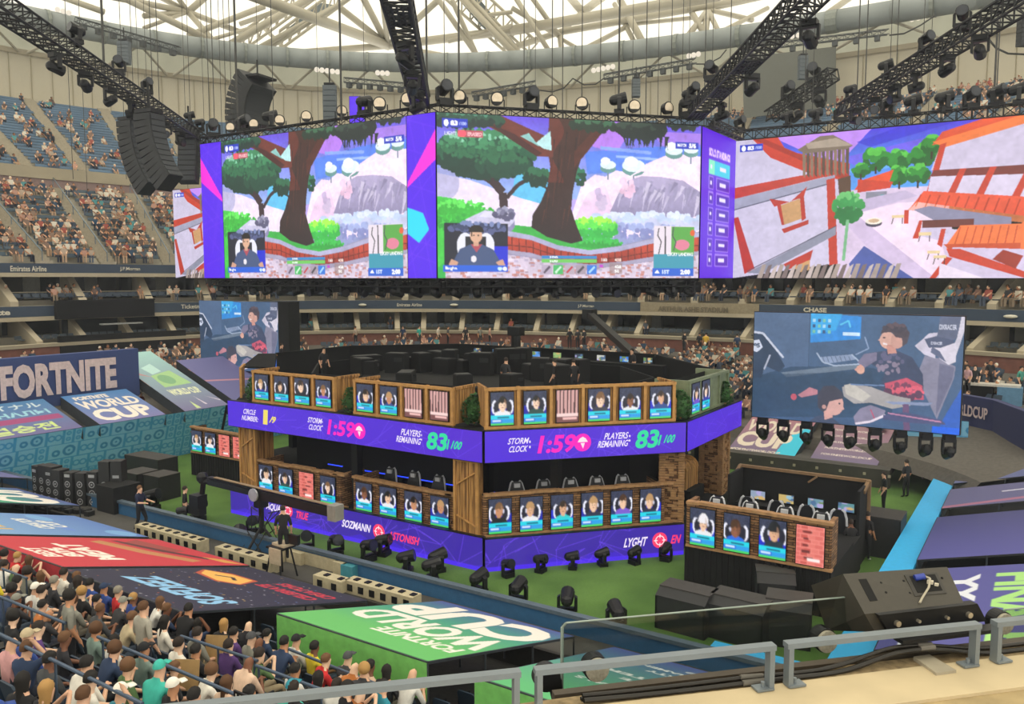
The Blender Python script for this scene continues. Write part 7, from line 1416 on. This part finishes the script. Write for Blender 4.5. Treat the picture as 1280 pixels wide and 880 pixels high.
# loudspeaker stack on a low black platform at the left
stk = thing('speaker_stack', 'curved wall of black loudspeakers with silver rings on a dark platform', 'speaker stack', onz(85, 640, .15)+Vector((0, 0, -.1)), .25)
MB().prism([(-3.1, -1.3), (2.6, -1.3), (2.9, .6), (-2.6, 1.2)], 0, .45).obj('platform', black2, stk); g = random.Random(4)
ringm = mat('silver_ring', 'b4b6ba', .35, .5)
for i in range(9):
    x = -1.65+.5*i; y = -.15+.12*abs(i-3); h = 1.5+(.35 if i > 6 else 0)+.1*math.sin(i); a = -.5+.14*i; R = Matrix.Rotation(a*.5, 3, 'Z'); c = Vector((x, y, .45+h/2)); cb = MB().box(c, (.46, .5, h), R=R).obj('cabinet', case_m, stk); mb = MB()
    for k in range(3 if i % 2 else 4):
        q = c+R@Vector((0, -.27, -h/2+.22+k*.36)); r = .14
        if k < 3:
            for s in range(12): t0_, t1_ = s*math.pi/6, (s+1)*math.pi/6; mb.add([q+R@Vector((r*math.cos(t0_), 0, r*math.sin(t0_))), q+R@Vector((r*math.cos(t1_), 0, r*math.sin(t1_))), q+R@Vector((r*.7*math.cos(t1_), 0, r*.7*math.sin(t1_))), q+R@Vector((r*.7*math.cos(t0_), 0, r*.7*math.sin(t0_)))], [(0, 1, 2, 3)])
            mb.tube(q+R@Vector((0, .01, 0)), q+R@Vector((0, -.02, 0)), .04, n=8)
        else: mb.box(q, (.26, .02, .12), R=R)
    mb.obj('driver_rings', ringm, cb)
mb = MB()
for i in range(16): mb.box((-2.8+.34*i, -1.1+.1*(i % 3), .55), (.26, .3, .2))
mb.obj('monitor_row', case_m, stk)
tag(MB().box((0, 0, .8), (1.2, 1.2, 1.6)).obj('gear_rack', black, None, loc=onz(150, 652, 0)), 'dark equipment rack at the right end of the loudspeaker wall', 'rack')
# big black control position high on the left side, in front of the suites
cp = thing('control_position', 'large black draped control position before the left suites', 'control booth', (0, 0, 0)); tc_, td_ = tof(78, -1), tof(232, -1)
def arc(name, xa, xb, d, z0, z1, m, th=.4):
    mb = MB(); ts = [tof(xa, d)+(tof(xb, d)-tof(xa, d))*i/8 for i in range(9)]
    for a, b_ in zip(ts[:-1], ts[1:]): p, q = ring(a, d), ring(b_, d); mb.bar((p.x, p.y, (z0+z1)/2), (q.x, q.y, (z0+z1)/2), th, z1-z0)
    return mb.obj(name, m, cp)
arc('lower_drape', 74, 232, -1.5, 4.3, 5.7, black2); arc('upper_drape', 72, 194, -.6, 6.9, 8.3, black2); arc('roof', 76, 190, .4, 8.2, 8.3, black, 2.0); arc('back', 80, 195, 1.6, 5.2, 7.2, darkm); arc('desk', 128, 178, -.8, 6.35, 6.45, mat('desk_grey', '9a9c9c', .5), .6)
# moving head lamps on the turf round the stage
GRP = 'lamps on the turf round the stage'
LF = [(322, 664), (367, 682), (398, 672), (449, 684), (477, 688), (508, 704), (539, 711), (547, 722), (598, 728), (598, 735)]
for i, (px, py) in enumerate(((318, 664), (383, 684), (420, 690), (461, 697), (480, 690), (509, 712), (541, 722), (548, 710), (599, 738), (648, 750), (709, 765), (770, 782))): p = onz(px, py+4, 0); lamp('m', p, HEAD+.3*i, 'black lamp on the turf before the long left stage face, %s from the left' % ORD[i], GRP, 1.25)
for i, (px, py) in enumerate(((635, 722), (676, 716), (716, 712), (753, 708), (793, 706), (832, 702))): p = onz(px, py-1, 0); lamp('m', p, 1.2+.4*i, 'black moving head lamp at the foot of the LYGHT ribbon, %s from the left' % ORD[i], GRP, 1.0)
for i, (px, py) in enumerate(((873, 712), (915, 724), (955, 735))): p = onz(px, py-1, 0); lamp('m', p, .4*i, 'black moving head lamp before the right ground platform, %s from the left' % ORD[i], GRP, .95)
for i, (px, py) in enumerate(((191, 638), (248, 650), (300, 690))): p = onz(px, py, 0); lamp('m', p, 2+i, 'black moving head lamp on the turf left of the camera crane, %s from the left' % ORD[i], GRP, 1.5)
# pale concrete-coloured drink boxes along the courtside walkway
bx = mat('bench_box', 'b9ae90', .8, var=.12)
def bench(x0, y0, x1, y1, n, lb):
    a, b_ = onz(x0, y0, .8), onz(x1, y1, .8); t = thing('bench_box_row', 'pale beige courtside box bench with dark openings, '+lb, 'bench', (0, 0, 0), 0, 'courtside box benches'); v = (a.y+b_.y)/2; mb = MB(); mb.box(((a.x+b_.x)/2, v, .74), (b_.x-a.x, .42, .44)); mb.obj('box', bx, t); m2 = MB()
    for i in range(n): x = a.x+(b_.x-a.x)*(i+.5)/n; m2.box((x, v-.215, .76), (.2, .03, .2)); m2.box((x+.1, v, .97), (.16, .18, .04))
    m2.obj('openings', blackm, t)
bench(172, 660, 258, 680, 8, 'longest row left of the crane'); bench(275, 687, 345, 706, 5, 'row behind the red cover tip'); bench(398, 722, 432, 732, 2, 'row right of the camera operator'); bench(438, 728, 520, 752, 6, 'row behind the green cover')
for i, (px, py, w) in enumerate(((408, 700, 1.5), (430, 708, .5), (440, 712, .5), (352, 690, .7), (374, 694, .7))): tag(MB().box((0, 0, .2), (w, .5, .4)).obj('courtside_box', bx if i != 2 else mat('box_teal', '3f8a9a', .6), None, loc=onz(px, py+8, .52)), '%s box on the near wall walkway, %s' % ('teal' if i == 2 else 'pale beige', ('long one right of the crane base', 'small one beside the teal box', 'beside the small beige one', 'left one near the crane', 'right one near the crane')[i]), 'box', 'boxes on the walkway')
# ---------------------------------------------------------------- camera crane
cr = thing('camera_crane', 'long black camera crane on a tripod base, its camera head hanging at the left', 'camera crane', (0, 0, 0)); a = onz(262, 602, 2.75); b_ = onz(418, 640, 2.55); base = onz(328, 690, .5)
mb = MB(); mid = a.lerp(b_, .42); mb.bar(a, mid, .2, .2); mb.bar(mid, b_, .26, .3); mb.bar(a+Vector((0, 0, .16)), mid+Vector((0, 0, .16)), .2, .05); mb.obj('arm', blackm, cr)
m2 = MB(); m2.bar(a+Vector((.3, 0, .2)), mid+Vector((0, 0, .2)), .14, .02); m2.bar(mid+Vector((0, 0, .2)), b_+Vector((0, 0, .2)), .16, .02); m2.obj('arm_top', mat('crane_tan', '8b7558', .6), cr)
MB().box(b_+Vector((.1, -.05, .02)), (.34, .4, .5)).obj('counterweight', mat('weight_grey', '8a8780', .6), cr)
piv = Vector((base.x, base.y, 2.3)); MB().tube(base+Vector((0, 0, .7)), piv, .09).box(piv, (.35, .35, .4)).obj('column', blackm, cr)
for k in range(3): an = 2.1*k+.4; MB().tube(base+Vector((0, 0, .95)), base+Vector((1.0*math.cos(an), .8*math.sin(an), -.15)), .05).ball(base+Vector((1.0*math.cos(an), .8*math.sin(an), -.06)), .13, 8, 5).obj('leg', blackm, cr)
MB().tube(mid+Vector((0, -.2, 0)), mid+Vector((0, -.26, 0)), .22, n=14).obj('pulley', ringm, cr)
h = a+Vector((-.55, -.1, -.75)); mb = MB(); mb.path([a, a+Vector((-.35, 0, -.05)), a+Vector((-.45, 0, -.5))], .1); mb.box(h, (.5, .4, .45)); mb.box(h+Vector((-.1, 0, -.35)), (.7, .3, .3)); mb.tube(h+Vector((-.45, -.1, -.38)), h+Vector((-.85, -.25, -.45)), .13, n=10); mb.ball(a+Vector((-.4, 0, .08)), .22, 8, 5); mb.obj('camera_head', blackm, cr)
mb = MB(); g = random.Random(5)
for i in range(10): c = base+Vector((g.uniform(-.5, .5), g.uniform(-.4, .4), g.uniform(.4, 1.6))); mb.path([c, c+Vector((g.uniform(-.5, .5), g.uniform(-.3, .3), g.uniform(-.8, .2))), base+Vector((g.uniform(-1, 1), g.uniform(-.6, .6), .05))], .02, 5)
mb.obj('cables', cab, cr)
st_ = thing('operator_stand', 'black tripod seat stand with draped cloth and monitor by the camera operator', 'stand', onz(352, 722, .5)); mb = MB()
for k in range(4): mb.tube((.35*(-1)**k, .35*(-1)**(k//2), 0), (.2*(-1)**k, .2*(-1)**(k//2), 1.0), .03, n=5)
mb.box((0, 0, 1.02), (.7, .6, .06)); mb.obj('frame', blackm, st_); MB().box((.5, .1, 1.3), (.4, .1, .3)).obj('monitor', blackm, st_); MB().prism([(-.3, -.1), (.3, -.15), (.35, .25), (-.2, .3)], 1.05, 1.12).box((.1, -.33, .8), (.5, .04, .5)).obj('cloth', mat('cloth_pale', 'b8a890', .9), st_)
# slim crane arm on the far side and the dark mast at the centre
a, b_ = atd(737, 393, 66), atd(795, 446, 52); fc = thing('camera_crane', 'distant slanting dark crane arm before the far suites', 'camera crane', (0, 0, 0)); MB().bar(a, b_, .5, .42).obj('arm', blackm, fc); MB().box(a, (.9, .9, .8)).obj('camera_head', blackm, fc); MB().tube(b_, (b_.x, b_.y, 4.8), .2).obj('column', blackm, fc)
p = atd(645, 447, 48); tag(MB().tube((p.x, p.y, 4.8), (p.x, p.y, 7.0), .28).box((p.x, p.y, 6.9), (.8, .6, .5)).obj('mast', blackm), 'dark mast with equipment rising behind the centre of the stage', 'mast')
# desk with staff on the far right terrace
dk = thing('broadcast_desk', 'pale desk with blue panels on the far right terrace', 'desk', atd(1232, 478, 46)); MB().box((0, 0, -.1), (3.4, 1.0, .12)).obj('desk_top', mat('desk_white', 'c4c0b8', .5), dk); MB().box((1.2, -.2, -.7), (1.2, .8, 1.1)).obj('panel', mat('panel_blue', '5a86a8', .5), dk); MB().box((-.6, 0, -.7), (2, .7, 1.1)).obj('base', black2, dk)
tag(MB().box((0, 0, -1.0), (9, 3.4, 1.6)).obj('terrace_block', darkm, None, loc=atd(1245, 490, 47)), 'dark raised terrace under the pale desk at the right', 'terrace')
for i, (px, py, c, lb) in enumerate(((1209, 485, 'c8a0a8', 'pink white'), (1218, 485, '1c1c20', 'black'), (1237, 478, '24262c', 'dark'), (1275, 486, '4a9a8c', 'green'))): p = atd(px, py, 46+.3*i); person((p.x, p.y, p.z-.45), 2.6+i*.5, 'stand', c, '24262c', i % 3, 'short', '2a201a', 'person in %s clothes by the pale desk on the far right terrace' % lb, 'staff at the desk')
# panels of blocks beneath the left hanging screen
tag(MB().box((-43.6, 37.5, 1.7), (3.2, 2.4, 3.4)).obj('equipment_block', mat('block_blue_grey', '3a4854', .7)), 'blue grey block standing under the small left side screen', 'block')
# ================================================================ the parapet right in front of the viewer
EA = math.radians(14.9); EX = Vector((*uv(math.cos(EA), math.sin(EA)), 0)); EN = Vector((*uv(-math.sin(EA), math.cos(EA)), 0)); O0 = Vector((*uv(.1, 3.76), 0))
MF = Matrix(((EX.x, EN.x, 0, O0.x), (EX.y, EN.y, 0, O0.y), (0, 0, 1, 0), (0, 0, 0, 1)))
def FB(): mb = MB(); mb.M = MF; return mb
def slant(s): return -.19-.045*s
steel = mat('painted_steel', '7d868c', .45, .35, var=.05); ledge_m = mat('ledge_cream', 'cbb995', .85, var=.1, scale=3, bump=.15); rough = mat('ledge_rough', '8f7c5c', .95, var=.35, scale=25, bump=.6)
# ledge slabs
mb = FB(); mb.prism([(-3, -.02), (.2, -.06), (1.2, -.1), (4.5, -.24), (4.5, -.5), (-3, -.3)], 7.6, 8.03); struct(mb.obj('wall_parapet_rough', rough))
mb = FB(); mb.prism([(-3, .0), (.3, -.17), (.9, -.20), (2.0, -.235), (4.6, -.36), (4.6, -.62), (1.75, -.52), (-3, -.45)], 7.7, 8.036); struct(mb.obj('wall_parapet', ledge_m))
mb = FB(); mb.prism([(1.72, -.30), (4.6, -.42), (4.6, -1.4), (1.72, -1.4)], 7.4, 8.02); struct(mb.obj('wall_parapet_block', mat('ledge_tan', 'a8946c', .9, var=.15, scale=8, bump=.2)))
mb = FB(); mb.prism([(-3, -.43), (1.7, -.50), (1.7, -1.2), (-3, -1.2)], 7.3, 7.85); struct(mb.obj('wall_parapet_inner', rough))
mb = FB(); mb.prism([(2.0, -.16), (2.1, -.16), (2.1, -.34), (1.98, -.34)], 8.0, 8.05); struct(mb.obj('parapet_joint', mat('joint_grey', 'a39a86', .8)))
# low steel guard frames
def guard(s0, s1, label, feet=(True, True)):
    t = thing('guard_rail', label, 'rail', (0, 0, 0), 0, 'low steel guard rails on the parapet'); mb = FB(); f = lambda s, z: (s, slant(s), z)
    mb.bar(f(s0, 8.245), f(s1, 8.245), .048, .026); mb.obj('top_bar', steel, t)
    for s, on in ((s0+.02, feet[0]), (s1-.02, feet[1])):
        if not on: continue
        m = FB(); m.bar(f(s, 8.04), f(s, 8.235), .026, .046, up=(0, 1, 0)); q = .035 if s < (s0+s1)/2 else -.035; m.box((s+q, slant(s), 8.045), (.09, .06, .01)); m.tube((s+q, slant(s), 8.05), (s+q, slant(s), 8.075), .01, n=8); m.obj('leg', steel, t)
guard(-2.6, -.115, 'steel guard rail running off to the left above the crowd'); guard(-.05, 1.13, 'steel guard rail in front of the left glass panel'); guard(1.19, 2.27, 'steel guard rail carrying the black wedge speaker'); guard(2.36, 3.6, 'steel guard rail cut by the right picture edge')
# glass panels with round clamps
gl = bpy.data.materials.new('glass'); gl.use_nodes = True; nt = gl.node_tree
for nd in list(nt.nodes):
    if nd.type == 'BSDF_PRINCIPLED': nt.nodes.remove(nd)
tr = nt.nodes.new('ShaderNodeBsdfTransparent'); gs = nt.nodes.new('ShaderNodeBsdfGlossy'); mx = nt.nodes.new('ShaderNodeMixShader'); tr.inputs[0].default_value = (.76, .79, .78, 1); gs.inputs['Roughness'].default_value = .02; mx.inputs[0].default_value = .045
nt.links.new(tr.outputs[0], mx.inputs[1]); nt.links.new(gs.outputs[0], mx.inputs[2]); nt.links.new(mx.outputs[0], nt.nodes['Material Output'].inputs['Surface'])
def glass(s0, s1, z1, label):
    t = thing('glass_balustrade', label, 'glass balustrade', (0, 0, 0), 0, 'glass panels of the parapet'); mb = FB(); f = lambda s, z: (s, .24-.045*s, z); mb.bar(f(s0, (7.7+z1)/2), f(s1, (7.7+z1)/2), .012, z1-7.7); mb.obj('pane', gl, t)
    m = FB(); m.bar(f(s0+.02, z1+.001), f(s1, z1+.001), .012, .005); m.bar(f(s0, 7.7), f(s0, z1-.02), .014, .012, up=(0, 1, 0)); m.tube(f(s0, z1-.02), f(s0+.02, z1), .006, n=6); m.obj('polished_edge', mat('glass_edge', '8c9a92', .2), t)
glass(.22, 2.2, 8.262, 'left glass panel over the turf, with clear polished top edge'); glass(2.84, 4.2, 8.1, 'right glass panel, its dark rounded corner in front of the FINALE cover')
clamp_m = mat('clamp_face', 'a8a291', .6, .2, var=.2, scale=60)
for i, (px, py, zc, lb) in enumerate(((745, 835, 8.055, 'left of the long guard rail'), (684, 848, 8.03, 'partly hidden at the left end of the glass'), (1031, 800, 8.06, 'under the black wedge speaker'), (1252, 778, 8.06, 'at the right picture edge'))):
    P = onplane(px, py, O0+EN*(.17-.02*i), EN); t = thing('glass_clamp', 'round metal glass clamp '+lb, 'clamp', P, 0, 'round glass clamps'); MB().tube(EN*.055, -EN*.012, .066, n=24).obj('rubber', blackm, t)
    if i != 1: MB().tube(-EN*.012, -EN*.03, .06, n=24).obj('face', clamp_m, t)
MBs = MB().add([onplane(680, 838, O0+EN*.2, EN), onplane(700, 846, O0+EN*.2, EN), onplane(702, 880, O0+EN*.2, EN), onplane(690, 876, O0+EN*.2, EN)], [(0, 1, 2, 3)])
br = MBs.obj('bracket', blackm); tag(br, 'black triangular glass bracket at the left end of the glass', 'bracket'); m_ = br.modifiers.new('thickness', 'SOLIDIFY'); m_.thickness = .03
mb = FB(); mb.bar((.1, -.0, 7.98), (1.2, -.05, 7.985), .05, .1); mb.bar((1.2, -.05, 7.985), (4, -.17, 7.99), .05, .1); struct(mb.obj('glass_channel', mat('channel_brown', '4a4136', .6)))
# cables along the ledge
for i, (dz, dt, r, lb) in enumerate(((.012, -.02, .013, 'thickest, at the front'), (.03, .0, .010, 'middle one on top'), (.012, .022, .011, 'rear one against the rail'))):
    pts = [(.2, -.13), (.6, -.13), (1.0, -.165), (1.35, -.17), (1.6, -.165), (1.85, -.15), (2.1, -.17), (2.4, -.2), (2.7, -.19), (3.1, -.25), (3.6, -.28)]
    m = FB(); P = [(s, t+dt, 8.03+dz+(.05 if 1.7 < s < 2.3 else 0)+.012*math.sin(s*7+i)) for s, t in pts]; Q = [tuple(Vector(a).lerp(Vector(b_), f)) for a, b_ in zip(P[:-1], P[1:]) for f in (0, .34, .67)]
    o = cable([MF @ Vector(q) for q in P], r, 'ledge_cable', mat('cable_rubber', '25221e', .4)); tag(o, 'black cable lying along the cream ledge, '+lb, 'cable', 'cables on the ledge')
    if i < 2: m = FB(); m.tube(Q[6], Q[7], r*1.12, n=10); m.tube(Q[17], Q[18], r*1.12, n=10); m.obj('tape', mat('tape_grey', '6a665e', .6), o)
# ---------------------------------------------------------------- wedge speaker
def T(px, py, t): return onplane(px, py, O0+EN*t, EN)
A, B, C_, D_, E_, G_, I_ = T(1053.6, 717.4, .16), T(1183.8, 708.6, .16), T(1204.6, 753.5, -.06), T(1081, 767.7, -.06), T(1014, 731.6, .5), T(1094, 790, -.05), T(1033, 788, .42)
wt = thing('wedge_speaker', 'dark brown wedge floor speaker bolted upside down on the guard rail', 'speaker', (0, 0, 0)); off = B-A; L_ = [A, D_, G_, I_, E_]; off2 = C_-D_
R_ = [B, C_, G_+off2, I_+off, E_+off]; spk = mat('speaker_brown_black', '3b372f', .55, var=.08, scale=40, bump=.05)
MB().add(L_+R_, [(4, 3, 2, 1, 0), (5, 6, 7, 8, 9)]+[(i, (i+1) % 5, (i+1) % 5+5, i+5) for i in range(5)]).obj('cabinet', spk, wt)
nrm = (B-A).cross(D_-A).normalized(); nrm = nrm if nrm.z > 0 else -nrm
def on(a, b, h=0.): p = A.lerp(B, a); q = D_.lerp(C_, a); return p.lerp(q, b)+nrm*h
def plate(a0, a1, b0, b1, h0, h1): return MB().add([on(a0, b0, h0), on(a1, b0, h0), on(a1, b1, h0), on(a0, b1, h0), on(a0, b0, h1), on(a1, b0, h1), on(a1, b1, h1), on(a0, b1, h1)], [(0, 1, 2, 3), (7, 6, 5, 4), (0, 4, 5, 1), (1, 5, 6, 2), (2, 6, 7, 3), (3, 7, 4, 0)])
voidm = mat('void_black', '060606', .9)
plate(.11, .185, .17, .72, -.002, .003).obj('handle_slot', voidm, wt); plate(.55, .87, .15, .72, .0, .006).obj('connector_plate', mat('plate_dark', '2e2b26', .5), wt); plate(.59, .84, .2, .64, .004, .008).obj('connector_recess', voidm, wt)
MB().tube(on(.62, .28, .015), on(.7, .3, .03), .017, n=12).obj('blue_plug', mat('plug_blue', '2c3f9a', .4), wt); c1 = MB(); c1.path([on(.7, .3, .03), on(.73, .4, .04), on(.69, .6, .03), on(.6, .8, .012), on(.56, .9, .008)], .006, 6).obj('plug_cable', mat('cable_pale', 'a8a08c', .6), wt)
MB().box(on(.75, .42, .014), (.03, .03, .015)).box(on(.8, .5, .014), (.02, .02, .012)).obj('connector', mat('connector_cream', 'c8c0ac', .5), wt)
mb = MB()
for a, b_ in ((.3, .3), (.3, .55), (.52, .3), (.52, .62), (.9, .3)): mb.tube(on(a, b_, 0), on(a, b_, .004), .007, n=8)
mb.obj('screws', voidm, wt)
bk = MB(); g0, g1 = D_+(G_-D_)*.05-EN*.01, C_+(G_-D_)*.05-EN*.01; g0 = D_.lerp(C_, .1); dn = (G_-D_)*1.0
bp_ = [D_.lerp(C_, .1)-EN*.03, D_.lerp(C_, 1.1)-EN*.03, D_.lerp(C_, 1.1)+dn-EN*.03, D_.lerp(C_, .1)+dn-EN*.03]; bk.add(bp_+[p+EN*.05 for p in bp_], [(3, 2, 1, 0), (4, 5, 6, 7), (0, 1, 5, 4), (1, 2, 6, 5), (2, 3, 7, 6), (3, 0, 4, 7)]); bko = bk.obj('mounting_bracket', blackm, wt)
mb = MB()
for f, r in ((.12, .016), (.33, .009), (.62, .009), (.85, .016)): p = bp_[0].lerp(bp_[1], f)+dn*.5; mb.tube(p, p-EN*.02, r, n=10)
mb.obj('bolts', mat('bolt_steel', 'c0b8a8', .3, .8), bko)
fl = MB(); q0, q1 = bp_[3]-EN*.03, bp_[2]-EN*.03; fl.add([q0, q1, q1-EN*.07, q0-EN*.07, q0-Vector((0, 0, .02)), q1-Vector((0, 0, .02)), q1-EN*.07-Vector((0, 0, .02)), q0-EN*.07-Vector((0, 0, .02))], [(3, 2, 1, 0), (4, 5, 6, 7), (0, 1, 5, 4), (1, 2, 6, 5), (2, 3, 7, 6), (3, 0, 4, 7)]).obj('mounting_foot', blackm, wt)
# loose unused prototypes are none: every prototype above stands in the scene
# ================================================================ thin haze in the arena air
vm = bpy.data.materials.new('haze'); vm.use_nodes = True; nt = vm.node_tree
for nd in list(nt.nodes):
    if nd.type == 'BSDF_PRINCIPLED': nt.nodes.remove(nd)
vs_ = nt.nodes.new('ShaderNodeVolumeScatter'); vs_.inputs['Density'].default_value = .0008; vs_.inputs['Color'].default_value = (.86, .93, 1, 1); vs_.inputs['Anisotropy'].default_value = .3
nt.links.new(vs_.outputs[0], nt.nodes['Material Output'].inputs['Volume'])
hz = MB().box((-22, 45, 18.5), (170, 150, 37)).obj('haze', vm); hz['kind'] = 'stuff'; hz['label'] = 'thin stage haze filling the arena'; hz['category'] = 'haze'
# ================================================================ things that look alike: say which one, counted from the left
def px_of(o):
    q = [o]+list(o.children); p = None
    for c in q:
        if c.data is not None and getattr(c.data, 'vertices', None): 
            bb = [Vector(b) for b in c.bound_box]; p = sum(bb, Vector())/8
            M = Matrix.Translation(o.location) @ o.rotation_euler.to_matrix().to_4x4(); p = M @ (p if c is o else c.location+p); break
    p = p or o.location; Y = -p.x*SN+p.y*CS; return (p.x*CS+p.y*SN)/max(Y, .1)
by = {}
for o in COL.objects:
    if o.parent is None and o.get('label') and o.get('kind') not in ('structure', 'stuff'): by.setdefault(o['label'], []).append(o)
def nth(i): i += 1; return '%d%s' % (i, 'th' if 10 < i % 100 < 14 else {1: 'st', 2: 'nd', 3: 'rd'}.get(i % 10, 'th'))
for lb, os_ in by.items():
    if len(os_) > 1:
        for i, o in enumerate(sorted(os_, key=px_of)): o['label'] = ' '.join(lb.replace(' of near stand', ' near stand').split()[:13]).rstrip(',')+', '+nth(i)+' from left'
for o in COL.objects:
    if o.parent is None and o.get('label') and len(o['label'].split()) > 16: print('LONG', o.name, o['label'])
for o in COL.objects:
    if o.parent is None and o.get('label') and len(o['label'].replace('-', ' ').split()) > 16: o['label'] = o['label'].replace(', sitting upright', '').replace(', leaning forward', '').replace(', holding up both hands', ' holding hands up').replace(', one arm raised', '').replace('T-shirt', 'shirt').replace(', left of the two standing', ', leftmost of two').replace(', right of the two standing', ', rightmost of two')
